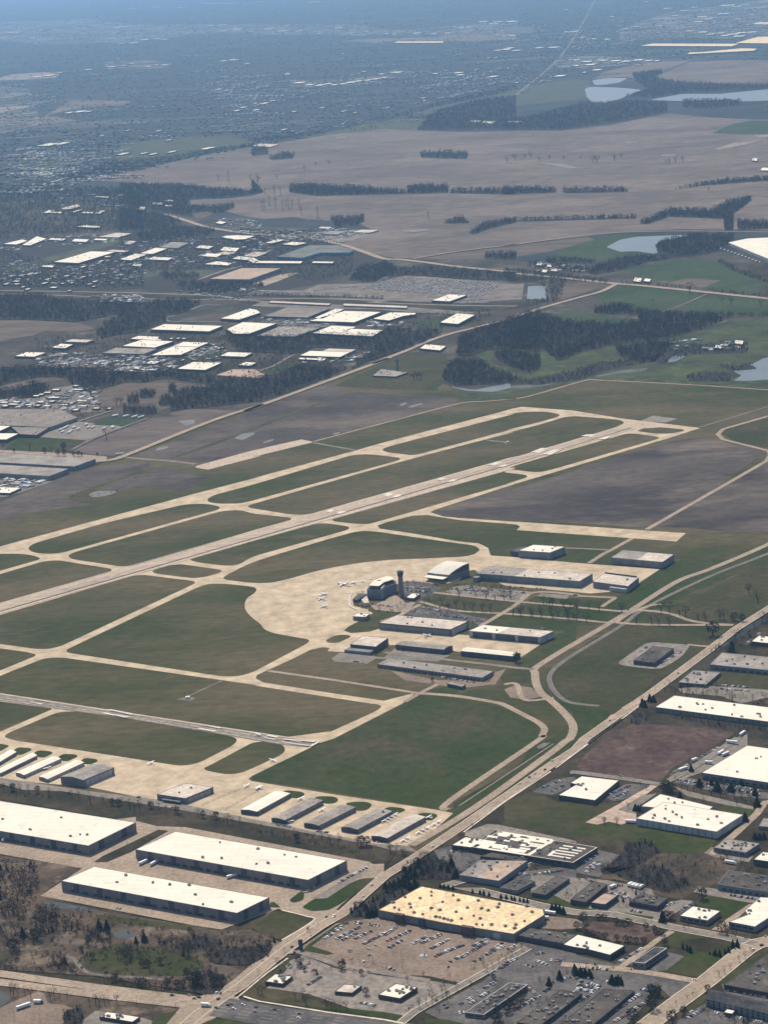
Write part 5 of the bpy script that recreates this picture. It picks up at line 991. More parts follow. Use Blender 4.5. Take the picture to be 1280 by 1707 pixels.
# ------------------------------------------------------------------ vehicles
CARC = {'white': (.75,.74,.72), 'silver': (.42,.42,.43), 'black': (.025,.025,.03), 'grey': (.13,.13,.14), 'red': (.25,.03,.03), 'blue': (.04,.07,.16), 'tan': (.34,.28,.2)}
PAINT = {k: mat('car_'+k, v, rough=.35, spec=.5) for k, v in CARC.items()}
M_tyre = mat('tyre', (.02,.02,.02))
def car_mesh(col, suv=False):
    L, W, hb, ht = (4.7, 1.85, .95, 1.5) if not suv else (4.9, 1.95, 1.1, 1.85)
    v = []; f = []; mi = []
    def loft(secs, m_):
        n0 = len(v)
        for (x, hw, z0, z1) in secs:
            v.extend([(x, -hw, z0), (x, hw, z0), (x, hw, z1), (x, -hw, z1)])
        for i in range(len(secs)-1):
            a = n0+4*i
            for k in range(4): f.append((a+k, a+(k+1) % 4, a+4+(k+1) % 4, a+4+k)); mi.append(m_)
        f.append((n0, n0+3, n0+2, n0+1)); e = n0+4*(len(secs)-1); f.append((e, e+1, e+2, e+3)); mi.extend([m_, m_])
    loft([(-L/2, W*.42, .4, hb*.8), (-L/2+.25, W/2, .28, hb*.95), (-.9, W/2, .25, hb), (.9, W/2, .25, hb), (L/2-.3, W/2, .28, hb*.82), (L/2, W*.4, .38, hb*.7)], 0)
    loft([(-L*.40 if suv else -L*.33, W*.43, hb*.95, hb+.05), (-L*.36 if suv else -L*.2, W*.40, hb*.95, ht-.06), (L*.08, W*.40, hb*.95, ht-.06), (L*.27, W*.42, hb*.9, hb+.02)], 1)
    loft([(-L*.35 if suv else -L*.19, W*.36, ht-.07, ht), (L*.06, W*.36, ht-.07, ht)], 0)
    for x in (-L*.3, L*.31):
        for y in (-W*.47, W*.47):
            n0 = len(v); 
            for s in (-.1, .1):
                for k in range(8): a = k*math.pi/4; v.append((x+.33*math.cos(a), y+s, .33+.33*math.sin(a)))
            f.extend([tuple(range(n0, n0+8)), tuple(range(n0+15, n0+7, -1))]+[(n0+k, n0+8+k, n0+8+(k+1) % 8, n0+(k+1) % 8) for k in range(8)]); mi.extend([2]*10)
    me = bpy.data.meshes.new('car_'+col); me.from_pydata(v, [], f)
    for q in (PAINT[col], M_glass, M_tyre): me.materials.append(q)
    me.polygons.foreach_set('material_index', mi); me.update(); return me
CARM = {(c, s): car_mesh(c, s) for c in CARC for s in (False, True)}
CARN = [0]; SMALLCARS = []
def car(p, yaw, col, label, group, cat='car'):
    if CARN[0] >= 296: SMALLCARS.append((p, yaw, col)); return
    CARN[0] += 1
    me = CARM[(col, random.random() < .45)]; o = bpy.data.objects.new('car', me); COL.objects.link(o)
    o.location = (p.x, p.y, gz(p.x, p.y)+.02); o.rotation_euler = (0, 0, yaw); tag(o, label, cat, group)
def heading(a, b): d = b-a; return math.atan2(d.y, d.x)
BAYS = []
CW = ['white']*5+['silver']*4+['black']*6+['grey']*5+['red', 'blue', 'tan']
def row(spec, n, where, fill=1.0, rnd=random.Random(11), cross=True, cols=CW):
    q = gp(spec); a, b = q[0], q[-1]; h = heading(a, b)+(math.pi/2 if cross else 0); BAYS.append((a, b, n))
    for i in range(n):
        if rnd.random() > fill: continue
        p = a.lerp(b, (i+.5)/n); c = rnd.choice(cols)
        car(p, h+rnd.choice((0, math.pi))+rnd.uniform(-.04, .04), c, c+' car parked '+where, 'cars parked '+where)
# moving cars on the roads, each singled out
for s_, d_, c, lb in (('D6 668,455', 'D6 690,440', 'red', 'dark red car on the highway beside the store sign'), ('D6 680,495', 'D6 660,505', 'red', 'red car turning out of the store entrance'), ('D6 898,255', 'D6 920,240', 'black', 'black car on the highway below the warehouse driveway'), ('D6 948,252', 'D6 930,265', 'white', 'white car on the highway below the warehouse driveway'),
    ('D6 1140,118', 'D6 1160,105', 'white', 'white car on the highway opposite the long green island'), ('D6 1200,42', 'D6 1220,28', 'white', 'white car on the highway near the top of the green island'), ('D6 168,762', 'D6 190,745', 'white', 'white car just above the crossing'), ('D6 193,765', 'D6 210,750', 'black', 'black car beside the white one above the crossing'),
    ('D6 178,803', 'D6 200,790', 'black', 'small black car in the middle of the crossing'), ('D6 20,800', 'D6 40,803', 'tan', 'tan car at the left side of the crossing'), ('D6 50,793', 'D6 70,796', 'black', 'black car at the left side of the crossing'), ('D6 165,862', 'D6 190,866', 'grey', 'grey car behind the box truck'),
    ('D6 245,845', 'D6 265,849', 'black', 'black car waiting at the asphalt arm, left lane'), ('D6 268,838', 'D6 290,842', 'grey', 'grey car waiting at the asphalt arm, upper lane'), ('D6 282,870', 'D6 300,873', 'white', 'white car waiting at the asphalt arm, lower lane'), ('D6 342,843', 'D6 360,847', 'white', 'white car approaching the crossing on the asphalt arm'),
    ('D6 430,857', 'D6 450,861', 'black', 'black car on the upper lanes of the asphalt road'), ('D6 425,890', 'D6 445,894', 'grey', 'grey car on the lower lanes of the asphalt road'), ('D6 555,873', 'D6 575,877', 'black', 'second black car on the upper lanes of the asphalt road'), ('D6 720,902', 'D6 740,906', 'grey', 'grey car farther right on the asphalt road'), ('D6 712,930', 'D6 730,934', 'white', 'white car at the bottom of the asphalt road'),
    ('D5 1150,778', 'D5 1170,781', 'black', 'black car left of the crossing on the upper carriageway'), ('D5 1265,778', 'D5 1280,781', 'tan', 'tan car just left of the crossing'),
    ('D1 1120,172', 'D1 1140,160', 'white', 'white car on the highway beside the notched roof, farthest'), ('D1 1072,232', 'D1 1090,220', 'black', 'black car at the side street junction'), ('D1 1005,258', 'D1 1025,245', 'white', 'white car on the highway below the side street junction'), ('D1 968,282', 'D1 985,270', 'grey', 'grey car on the highway behind the white one'), ('D1 902,325', 'D1 920,312', 'white', 'white car alone on the highway by the olive field'),
    ('D1 325,745', 'D1 340,735', 'white', 'white car on the highway by the hangar lane mouth'), ('D1 380,735', 'D1 395,725', 'red', 'red car on the highway by the hangar lane mouth'), ('D7 678,497', 'D7 695,485', 'black', 'black car on the highway beside the grey office'), ('D7 225,812', 'D7 245,800', 'silver', 'silver car on the highway by the bare strip'), ('B6 600,342', 'B6 615,335', 'black', 'black car at the airport entrance crossing'),
    ('D4 785,675', 'D4 765,672', 'white', 'white car waiting at the sandy street corner'), ('D4 1235,445', 'D4 1250,440', 'black', 'black car on the sandy street at the right edge'), ('D4 1178,475', 'D4 1190,468', 'white', 'white car on the sandy street near the right edge'), ('D4 1133,395', 'D4 1150,398', 'black', 'black car on the office street'), ('D4 1262,382', 'D4 1275,372', 'tan', 'tan car at the office street end'),
    ('D2 298,275', 'D2 320,280', 'tan', 'tan car on the street below the reddish field'), ('D4 768,887', 'D4 780,880', 'white', 'white van-like car at the hotel entrance'), ('D6 1185,508', 'D6 1200,508', 'tan', 'tan car alone in the tan lot'), ('D6 1145,553', 'D6 1155,545', 'white', 'white car alone at the edge of the tan lot'), ('D3 490,710', 'D3 498,700', 'white', 'white car on the drive between the tan and grey lots'), ('D4 205,685', 'D4 212,675', 'white', 'white car on the lane by the clump of pines')):
    a, b = gp(s_)[0], gp(d_)[0]; car(a, heading(a, b), c, lb, None)
st = 'in the tan lot facing the yellow-roofed store'
for s_, n, fl in (('D6 900,375 D6 1040,290', 14, .75), ('D6 960,400 D6 1120,320', 18, .95), ('D6 1085,400 D6 1205,345', 14, .8), ('D6 1140,435 D3 10,360', 20, .95), ('D3 0,375 D3 85,320', 14, .95), ('D3 15,415 D3 90,385', 8, .8), ('D3 100,380 D3 175,345', 8, .9), ('D6 1080,290 D6 1250,315', 9, .9), ('D3 245,430 D3 380,370', 16, .85), ('D3 310,465 D3 430,405', 16, .95), ('D3 400,490 D3 530,440', 16, .95), ('D3 510,525 D3 690,420', 22, .9), ('D3 590,450 D3 700,395', 10, .9), ('D3 705,485 D3 790,430', 9, .8), ('D3 240,512 D3 290,512', 4, .9), ('D3 810,478 D3 880,445', 6, .6), ('D3 430,395 D3 545,410', 5, .4), ('D3 380,582 D3 510,598', 4, .5), ('D6 1040,485 D6 1070,480', 2, 1)):
    row(s_, n, st, fl)
sg = 'in the grey lot right of the tan one'
for s_, n, fl in (('D3 1000,500 D3 1070,490', 6, .9), ('D3 1110,540 D3 1250,545', 12, .6), ('D3 780,580 D3 900,520', 12, .6), ('D3 940,570 D3 1030,605', 3, .7), ('D3 620,760 D3 740,690', 8, .7), ('D3 480,850 D3 590,790', 10, .8), ('D3 500,895 D3 535,890', 4, .9), ('D3 1060,755 D3 1135,715', 5, .6), ('D3 870,875 D3 1020,790', 12, .85), ('D3 390,830 D3 430,870', 2, 1)):
    row(s_, n, sg, fl)
so_ = 'around the bottom pair of shop rows'
for s_, n, fl in (('D4 0,625 D4 90,665', 11, .95), ('D4 0,660 D4 40,690', 5, .9), ('D4 80,695 D4 160,720', 9, .95), ('D4 0,735 D4 110,750', 10, .9), ('D4 0,830 D4 110,760', 9, .7), ('D4 100,590 D4 230,610', 8, .5), ('D4 430,735 D4 480,745', 4, .9), ('D4 290,860 D4 430,765', 16, .9), ('D4 250,955 D4 450,830', 22, .9), ('D4 160,945 D4 280,860', 10, .6), ('D4 280,560 D4 440,465', 14, .7)):
    row(s_, n, so_, fl)
for s_, n, fl, wh_ in (('D6 620,590 D6 760,600', 6, .6, 'around the corner restaurant'), ('D6 765,605 D6 835,610', 4, .8, 'around the corner restaurant'), ('D6 770,710 D6 865,650', 8, .8, 'around the corner restaurant'), ('D6 690,565 D6 820,562', 5, .6, 'around the corner restaurant'), ('D6 1120,825 D6 1225,845', 8, .95, 'below the drugstore'), ('D3 0,860 D3 190,860', 4, .5, 'below the drugstore'),
        ('D1 440,775 D1 600,775', 9, .7, 'in front of the patchwork roof'), ('D1 390,800 D1 460,805', 5, .8, 'in front of the patchwork roof'), ('D1 980,840 D1 1280,880', 14, .7, 'in front of the patchwork roof'), ('D2 0,875 D2 130,805', 12, .8, 'at the right end of the patchwork roof'), ('D2 70,890 D2 175,825', 12, .85, 'at the right end of the patchwork roof'),
        ('D2 220,395 D2 360,335', 14, .9, 'beside the notched white building'), ('D2 265,430 D2 330,385', 6, .5, 'beside the notched white building'), ('D1 1050,350 D1 1200,295', 12, .6, 'beside the notched white building'), ('D1 1110,375 D1 1200,335', 8, .6, 'beside the notched white building')):
    row(s_, n, wh_, fl)
sf = []
for s_, n, fl, wh_ in (('D2 670,295 D2 880,325', 14, .8, ''), ('D2 960,320 D2 1240,375', 16, .8, ''), ('D2 630,260 D2 960,75', 26, .7, ''), ('D4 220,45 D4 330,40', 7, .9, ''), ('D4 280,90 D4 340,100', 6, .9, ''), ('D4 340,205 D4 440,225', 5, .8, ''), ('D4 1010,105 D4 1240,140', 16, .8, ''), ('D4 1000,740 D4 1280,790', 26, .9, ''), ('D3 1080,700 D3 1280,640', 16, .7, ''), ('D3 960,730 D3 1040,790', 8, .7, ''), ('D4 0,700 D4 150,735', 14, .9, ''), ('D4 -60,780 D4 60,720', 12, .8, ''), ('D1 700,900 D1 960,930', 16, .6, ''), ('D1 990,930 D1 1200,900', 16, .7, ''), ('D4 60,-10 D4 210,80', 14, .7, ''), ('D4 220,90 D4 330,130', 10, .7, ''), ('D4 560,200 D4 660,150', 10, .8, ''), ('D7 1130,300 D7 1230,220', 12, .6, ''), ('D4 740,930 D4 860,860', 12, .6, ''), ('D4 900,890 D4 1240,960', 20, .6, ''), ('D4 700,205 D4 790,160', 8, .8, ''),
        ('D7 690,568 D7 870,583', 10, .7, ''), ('D7 970,575 D7 1160,590', 18, .8, ''), ('D7 960,598 D7 1180,615', 18, .7, ''), ('D7 430,345 D7 500,300', 8, .6, ''), ('D7 560,430 D7 700,350', 12, .6, ''), ('T 360,620 T 600,660', 12, .8, ''), ('T 770,395 T 1100,420', 22, .8, ''), ('T 800,440 T 1060,460', 18, .8, ''), ('D8 450,330 D8 700,345', 22, .7, ''), ('D8 560,355 D8 880,385', 26, .6, ''), ('D8 700,335 D8 980,360', 22, .5, ''), ('D8 200,480 D8 500,520', 26, .6, ''), ('D8 480,545 D8 660,545', 14, .6, ''), ('B6 30,228 B6 200,240', 18, .5, ''), ('T 990,665 T 1240,720', 14, .7, ''), ('D8 510,340 D8 600,320', 8, .7, ''), ('D8 250,455 D8 380,475', 8, .8, ''),
        ('D8 490,520 D8 560,525', 8, .8, ''), ('D8 1040,593 D8 1110,600', 8, .8, ''), ('B5 480,590 B5 540,597', 6, .9, ''), ('B5 780,640 B5 1080,695', 30, .7, ''), ('C5 260,125 C5 320,80', 10, .9, ''), ('C5 420,75 C5 560,0', 20, .85, ''), ('C2 120,510 C2 190,520', 7, .7, ''), ('C2 300,540 C2 380,550', 9, .8, ''), ('C2 590,590 C2 660,598', 9, .8, ''), ('C1 640,375 C1 700,380', 7, .6, ''), ('C1 800,425 C1 850,430', 5, .8, ''), ('D5 770,192 D5 950,220', 8, .6, ''),
        ('D6 880,400 D6 1000,330', 12, .6, ''), ('D6 1000,410 D6 1100,360', 10, .6, ''), ('D6 1170,470 D6 1250,430', 8, .6, ''), ('D3 30,460 D3 140,400', 12, .5, ''), ('D3 180,440 D3 290,380', 12, .6, ''), ('D3 340,520 D3 460,455', 14, .6, ''), ('D3 430,560 D3 560,490', 14, .5, ''), ('D3 570,570 D3 720,480', 16, .5, ''), ('D3 660,520 D3 800,445', 14, .6, ''),
        ('D3 20,590 D3 120,625', 10, .5, ''), ('D3 1000,540 D3 1100,580', 8, .5, ''), ('D3 700,640 D3 820,570', 12, .5, ''), ('D3 560,840 D3 700,750', 14, .7, ''), ('D1 640,850 D1 760,870', 10, .5, ''), ('D2 60,920 D2 160,860', 10, .7, ''), ('D2 250,415 D2 345,370', 12, .7, ''), ('D2 720,320 D2 900,345', 16, .6, ''), ('D2 1000,350 D2 1240,400', 18, .7, ''), ('D4 330,110 D4 380,150', 6, .7, ''), ('D4 20,590 D4 160,600', 10, .6, '')):
    q = gp(s_); a, b = q[0], q[-1]; h = heading(a, b)+math.pi/2; BAYS.append((a, b, n))
    for i in range(n):
        if random.random() < fl: SMALLCARS.append((a.lerp(b, (i+.5)/n), h, random.choice(CW)))
# car yard rows (hundreds of vehicles, far away)
for k in range(30):
    t = k/29
    a = gp('E8 %f,%f' % (90+t*800, 110+t*60 if t < .5 else 125+t*70))[0]
    for j in range(2):
        x0, y0 = 100+t*880, 100+t*50
        a = gp('E8 %f,%f' % (x0+j*6, y0))[0]; b = gp('E8 %f,%f' % (x0-170+j*6, y0+95+t*15))[0]
        h = heading(a, b)+math.pi/2; n = int((a-b).length/3.4)
        for i in range(n):
            p = a.lerp(b, (i+.5)/n)
            if random.random() < .85*(1 if math.sin(i*.13+k*1.7) > -.5 else .12): SMALLCARS.append((p, h, random.choice(CW)))
for s_, n in (('E5 140,780 E5 510,795', 80), ('E5 150,790 E5 500,803', 70), ('E5 660,770 E5 1040,735', 60), ('E8 640,300 E8 880,300', 80), ('E8 660,285 E8 900,270', 80), ('E5 780,310 E5 1000,290', 60), ('E5 560,145 E5 780,150', 60), ('E5 700,290 E5 900,280', 50), ('E5 420,275 E5 560,285', 40)):
    q = gp(s_); a, b = q[0], q[-1]; h = heading(a, b)+math.pi/2
    for i in range(n): SMALLCARS.append((a.lerp(b, (i+.5)/n), h, random.choice(CW)))
def merge_cars():
    mb_v = []; mb_f = []; mi = []; cols = list(CARC)
    for p, yaw, c in SMALLCARS:
        z = gz(p.x, p.y)
        for (sx, sy, z0, sz, m_) in ((4.6, 1.8, .2, .8, cols.index(c)), (2.5, 1.6, 1.0, .5, len(cols)), (2.0, 1.45, 1.5, .05, cols.index(c))):
            V, F = boxgeo(p.x, p.y, z+z0, sx, sy, sz, yaw); n = len(mb_v); mb_v += V; mb_f += [tuple(i+n for i in f) for f in F]; mi += [m_]*6
    tag(mobj('parked_cars', mb_v, mb_f, [PAINT[c] for c in cols]+[M_glass], None, mi), 'hundreds of tiny cars parked in the far lots and yards', 'cars', kind='stuff')
merge_cars()
def bays():
    VV = []; FF = []
    for a, b, n in BAYS:
        if n < 3 or (b-a).length < 6: continue
        d = (b-a).normalized(); nr = Vector((-d.y, d.x, 0)); z = gz(a.x, a.y)+.008; k = int((b-a).length/2.7)
        for i in range(k+1):
            p = a.lerp(b, i/max(1, k)); v, f = strip_geo([p-nr*2.6, p+nr*2.6], .22, z); FF += [tuple(x+len(VV) for x in q) for q in f]; VV += v
    tag(mobj('parking_bay_lines', VV, FF, M_lane), 'painted bay lines of the parking lots', 'paint', kind='structure')
bays()
# trailers and trucks
def trailer(p, yaw, label, L=14, cab=None, group=None):
    z = gz(p.x, p.y); r = empty('truck' if cab else 'trailer', (p.x, p.y, z+.01), yaw); tag(r, label, 'truck' if cab else 'trailer', group)
    mb = MB(); mb.box(0, 0, 1.1, L, 2.6, 2.9); mb.build('cargo_box', [PAINT['white']], r)
    mb = MB(); mb.box(0, 0, .8, L*.95, 1.2, .3)
    for x in ((-L*.38, -L*.3) if L > 8 else (-L*.3,)):
        for y in (-1.1, 1.1): mb.cone((x, y-.15, .5), (x, y+.15, .5), .5, .5, 8)
    mb.build('chassis', [M_tyre], r)
    if cab:
        mb = MB(); mb.box(L/2+1.3, 0, .6, 2.2, 2.4, 2.2).box(L/2+1, 0, 2.8, 1.4, 2.2, .5); mb.build('cab', [PAINT[cab]], r)
        mb = MB(); mb.box(L/2+2.42, 0, 1.8, .06, 2.1, .8); mb.build('windscreen', [M_glass], r)
def tr(s_, label, L=14, cab=None, group=None):
    q = gp(s_); trailer((q[0]+q[1])/2, heading(q[0], q[1]), label, L, cab, group)
tr('D5 112,875 D5 208,842', 'long white trailer parked in the tan lower-left lot', 16)
tr('D5 230,828 D5 275,828', 'dark box truck beside the white trailer in the lower-left lot', 8, 'black')
tr('D6 60,848 D6 115,852', 'white box truck crossing the lower intersection', 8, 'white')
tr('C1 672,712 C1 722,688', 'white trailer at the docks of the middle warehouse, left one', 14)
tr('C1 730,715 C1 768,692', 'white trailer at the docks of the middle warehouse, right one', 14)
tr('C4 1105,55 C4 1148,42', 'white trailer pair parked behind the lowest warehouse', 14)
tr('C1 12,600 C1 28,580', 'small white truck at the docks of the leftmost warehouse', 7, 'white')
tr('D7 1080,922 D7 1132,885', 'white truck parked alone in the yard at the right edge', 14, 'white')
tr('D2 990,50 D2 1085,60', 'long white trailer at the upper end of the corner warehouse lane', 16)
tr('D2 940,135 D2 985,110', 'white trailer at the side docks of the corner warehouse, upper one', 13)
tr('D2 960,148 D2 1030,118', 'white trailer at the side docks of the corner warehouse, lower one', 13)
tr('D2 865,188 D2 900,190', 'white trailer at the front docks of the corner warehouse', 10)
tr('D2 690,240 D2 735,225', 'long white trailer parked on the street below the reddish field', 14)
tr('D2 770,178 D2 800,165', 'white truck parked along the lane left of the corner warehouse', 9, 'white')
tr('D2 985,850 D2 1060,862', 'white tank truck at the edge of the brown lot', 12, 'white')
tr('D2 332,582 D2 395,585', 'grey trailer at the ramp of the large factory', 13)
tr('D3 1075,228 D3 1140,238', 'white trailer behind the right end of the yellow-roofed store', 13)
tr('D3 1055,268 D3 1095,268', 'short white trailer at the store corner', 8)
tr('E7 1027,740 E7 1098,735', 'long white truck on the lane at the diagonal road', 18, 'white')
tr('E8 1085,405 E8 1125,388', 'white truck on the diagonal road by the woods', 16, 'white')
tr('D4 345,52 D4 370,38', 'white van in the office lot, first of four', 7, 'white'); tr('D4 368,58 D4 395,44', 'white van in the office lot, second of four', 7, 'white'); tr('D4 392,64 D4 418,50', 'white van in the office lot, third of four', 7, 'white'); tr('D4 416,70 D4 442,54', 'white van in the office lot, fourth of four', 7, 'white')
tr('D4 225,68 D4 260,52', 'white truck beside the narrow dark-roofed office', 8, 'white')
for t in '770,475 790,500 830,498 640,530 620,545 700,515 600,492 580,505 545,520 1000,495 1010,500 560,540 660,500 930,508'.split():
    x, y = map(float, t.split(',')); tr('E7 %f,%f E7 %f,%f' % (x-14, y+6, x+14, y-6), 'white trailer in the grey truck yard beside the ribbed plant', 15, None, 'trailers of the grey truck yard')
for t in '1015,398 1040,393 1110,402 1135,397 1190,408 1212,402 1245,412 1268,405'.split():
    x, y = map(float, t.split(',')); tr('E7 %f,%f E7 %f,%f' % (x-12, y+5, x+12, y-5), 'white trailer in the row behind the small lawn', 14, None, 'trailers behind the small lawn')
for k in range(12):
    x = 1050+k*17; y = 335+k*6; tr('A6 %f,%f A6 %f,%f' % (x-8, y+5, x+8, y-3), 'white trailer lined up at the huge right-edge warehouse', 15, None, 'trailers at the huge right-edge warehouse')
# aircraft
def jet(s_, label, k=1.0, kind='jet', group=None):
    q = gp(s_); p = q[0]; r = empty('jet' if kind == 'jet' else 'light_aircraft', (p.x, p.y, gz(p.x, p.y)+.02), heading(q[0], q[1])); r.scale = (k, k, k); tag(r, label, 'aircraft', group)
    pm = PAINT['white']
    if kind == 'jet':
        mb = MB()
        prof = [(-9, .25, 2.3), (-6, .8, 2.0), (-2, 1.1, 1.8), (4, 1.1, 1.8), (7, .9, 1.7), (9, .15, 1.5)]
        for a, b in zip(prof, prof[1:]): mb.cone((a[0], 0, a[2]), (b[0], 0, b[2]), a[1], b[1], 10, cap=False)
        mb.build('fuselage', [pm], r)
        for s in (-1, 1):
            mb = MB(); V = [(2, s*.8, 1.2), (-1.6, s*.8, 1.2), (-3.4, s*8.6, 1.7), (-2.2, s*8.6, 1.7)]; V += [(x, y, z+.22) for x, y, z in V]
            mb.add(V, [(0,1,2,3),(7,6,5,4),(0,4,5,1),(1,5,6,2),(2,6,7,3),(3,7,4,0)]); mb.build('wing', [pm], r)
            mb = MB(); mb.cone((-6.8, s*1.7, 2.4), (-3.9, s*1.7, 2.4), .45, .6, 10); mb.build('engine', [PAINT['silver']], r)
        mb = MB(); V = [(-6.4, -.12, 2.6), (-9, -.12, 2.6), (-10.2, -.12, 6), (-8.8, -.12, 6)]; V += [(x, .12, z) for x, y, z in V]
        mb.add(V, [(0,1,2,3),(7,6,5,4),(0,4,5,1),(1,5,6,2),(2,6,7,3),(3,7,4,0)]).box(-9.5, 0, 5.9, 1.6, 6.4, .18); mb.build('tail', [pm], r)
        mb = MB(); mb.box(6.6, 0, 2.1, 1.2, 1.2, .5); mb.build('cockpit_window', [M_glass], r)
        mb = MB()
        for x, y in ((6, 0), (-1, 1.8), (-1, -1.8)): mb.cone((x, y-.15, .4), (x, y+.15, .4), .4, .4, 8).cone((x, y, .4), (x, y, 1.5), .12, .12, 5)
        mb.build('landing_gear', [M_tyre], r)
    else:
        mb = MB()
        prof = [(-4.6, .15, 1.6), (-1.5, .45, 1.5), (.6, .65, 1.45), (2.2, .5, 1.3), (2.9, .3, 1.25)]
        for a, b in zip(prof, prof[1:]): mb.cone((a[0], 0, a[2]), (b[0], 0, b[2]), a[1], b[1], 8, cap=False)
        mb.build('fuselage', [pm], r)
        mb = MB(); mb.box(.6, 0, 2.1, 1.5, 11, .16); mb.build('wing', [pm], r)
        mb = MB(); mb.box(-4.2, 0, 1.6, .9, 3.4, .1).box(-4.3, 0, 1.6, 1, .12, 1.5); mb.build('tail', [pm], r)
        mb = MB(); mb.box(2.98, 0, .4, .06, .15, 1.7); mb.build('propeller', [M_tyre], r)
        mb = MB()
        for x, y in ((2.2, 0), (.1, 1.1), (.1, -1.1)): mb.cone((x, y-.1, .25), (x, y+.1, .25), .25, .25, 8).cone((x, y*.6, .3), (x, y*.3, 1.1), .06, .06, 4)
        mb.build('landing_gear', [M_tyre], r)
jet('B5 438,220 B5 410,216', 'largest white jet on the round apron, nearest the terminal', 1.35); jet('B5 490,210 B5 475,200', 'white jet behind the largest one', 1.0); jet('B5 533,204 B5 520,198', 'small white jet nearest the terminal wing', .75)
jet('B5 345,266 B5 325,258', 'upper white jet of the three parked in a column', 1.05); jet('B5 332,289 B5 310,285', 'middle white jet of the three parked in a column', 1.05); jet('B5 345,325 B5 322,318', 'lower white jet of the three parked in a column', 1.0)
jet('B5 855,466 B5 865,462', 'white jet taxiing along the middle apron strip', .95); jet('B5 573,192 B5 570,196', 'tiny aircraft at the top of the terminal', .5)
jet('C1 735,215 C1 722,212', 'white light aircraft on the lower apron taxiway', 1.2, 'prop'); jet('C1 1195,325 C1 1210,328', 'white light aircraft beside the fenced lot, left one', 1.2, 'prop'); jet('C1 1255,335 C1 1270,338', 'white light aircraft beside the fenced lot, right one', 1.2, 'prop')
jet('C1 1250,78 C1 1262,74', 'white light aircraft on the cross runway end', 1.2, 'prop'); jet('C2 100,203 C2 112,198', 'white light aircraft taxiing beside the grass oval', 1.2, 'prop'); jet('C2 35,333 C2 25,330', 'white light aircraft above the first of five hangars', 1.2, 'prop')
jet('C2 240,388 C2 228,384', 'white light aircraft between the first two of five hangars', 1.2, 'prop'); jet('C2 342,442 C2 330,438', 'white light aircraft between the second and third hangars', 1.2, 'prop'); jet('C1 230,240 C1 238,244', 'white light aircraft beside the third hangar row', 1.2, 'prop'); jet('C2 180,500 C2 186,508', 'white light aircraft at the foot of the second hangar', 1.2, 'prop')
for i, (x, y) in enumerate(((645,495),(662,485),(678,476),(695,466))): jet('C2 %d,%d C2 %d,%d' % (x, y, x-12, y-3), 'white light aircraft lined up between the fourth and fifth hangars', 1.1, 'prop', 'aircraft between the last two hangars')
for i, (x, y) in enumerate(((735,590),(755,580),(810,552),(830,541),(850,531),(885,512),(905,500),(858,478))): jet('C2 %d,%d C2 %d,%d' % (x, y, x-12, y-3), 'white light aircraft lined up right of the last hangar', 1.1, 'prop', 'aircraft right of the last hangar')

# ------------------------------------------------------------------ poles, pylons, water towers
def pole(s_, hpx, label, group, arm=True):
    q = pxs(s_)[0]; p = G(q); h = min(14, hpx*mpp(q)*1.05); r = empty('street_lamp', (p.x, p.y, gz(p.x, p.y))); tag(r, label, 'street lamp', group)
    mb = MB(); mb.cone((0, 0, 0), (0, 0, h), .16, .1, 5); mb.build('pole', [M_pole], r); mb = MB(); mb.box(0, 0, h, 2.6, .35, .2, .4); mb.build('lamp_head', [M_pole], r)
for s_, g in (('D3 128,610 D3 580,590 D3 270,470 D3 1095,600 D3 860,620 D3 425,655 D3 115,520 D3 660,580 D3 990,690', 'the store parking lots'), ('D6 1113,545 D6 1185,560 D6 962,390 D6 870,430 D6 1000,560', 'the store parking lots'),
              ('D6 620,505 D6 445,650 D6 312,770 D6 90,900 D6 1040,250', 'the main highway'), ('D5 915,830 D5 1052,765 D5 490,680 D5 250,650 D5 770,720', 'the lower crossing road'), ('D5 272,950 D5 100,930', 'the tan truck lot'), ('D7 605,550 D7 525,620 D7 375,720 D7 760,440 D7 850,370', 'the main highway'), ('C4 540,-10 C1 700,560 C1 620,610', 'the warehouse yard')):
    toks = s_.split()
    for i in range(0, len(toks), 2): pole(toks[i]+' '+toks[i+1], 12, 'thin dark lamp post beside '+g, 'lamp posts beside '+g)
def signal(s_, label):
    q = gp(s_); p = q[0]; d = heading(q[0], q[1]); r = empty('traffic_signal', (p.x, p.y, gz(p.x, p.y)), d); tag(r, label, 'traffic signal')
    mb = MB(); mb.cone((0, 0, 0), (0, 0, 7), .2, .14, 6); mb.build('pole', [M_pole], r); mb = MB(); mb.cone((0, 0, 6.5), (12, 0, 6.8), .12, .08, 5); mb.build('mast_arm', [M_pole], r)
    for x in (6, 8.5, 11): mb = MB(); mb.box(x, 0, 5.7, .4, .35, 1.1); mb.build('signal_head', [M_pole], r)
signal('D5 1175,862 D5 1230,850', 'traffic signal on the lower left corner of the crossing'); signal('D6 150,905 D6 100,880', 'traffic signal on the near corner of the crossing'); signal('D6 90,775 D6 150,800', 'traffic signal on the far corner of the crossing'); signal('D6 312,790 D6 230,790', 'traffic signal on the right corner of the crossing')
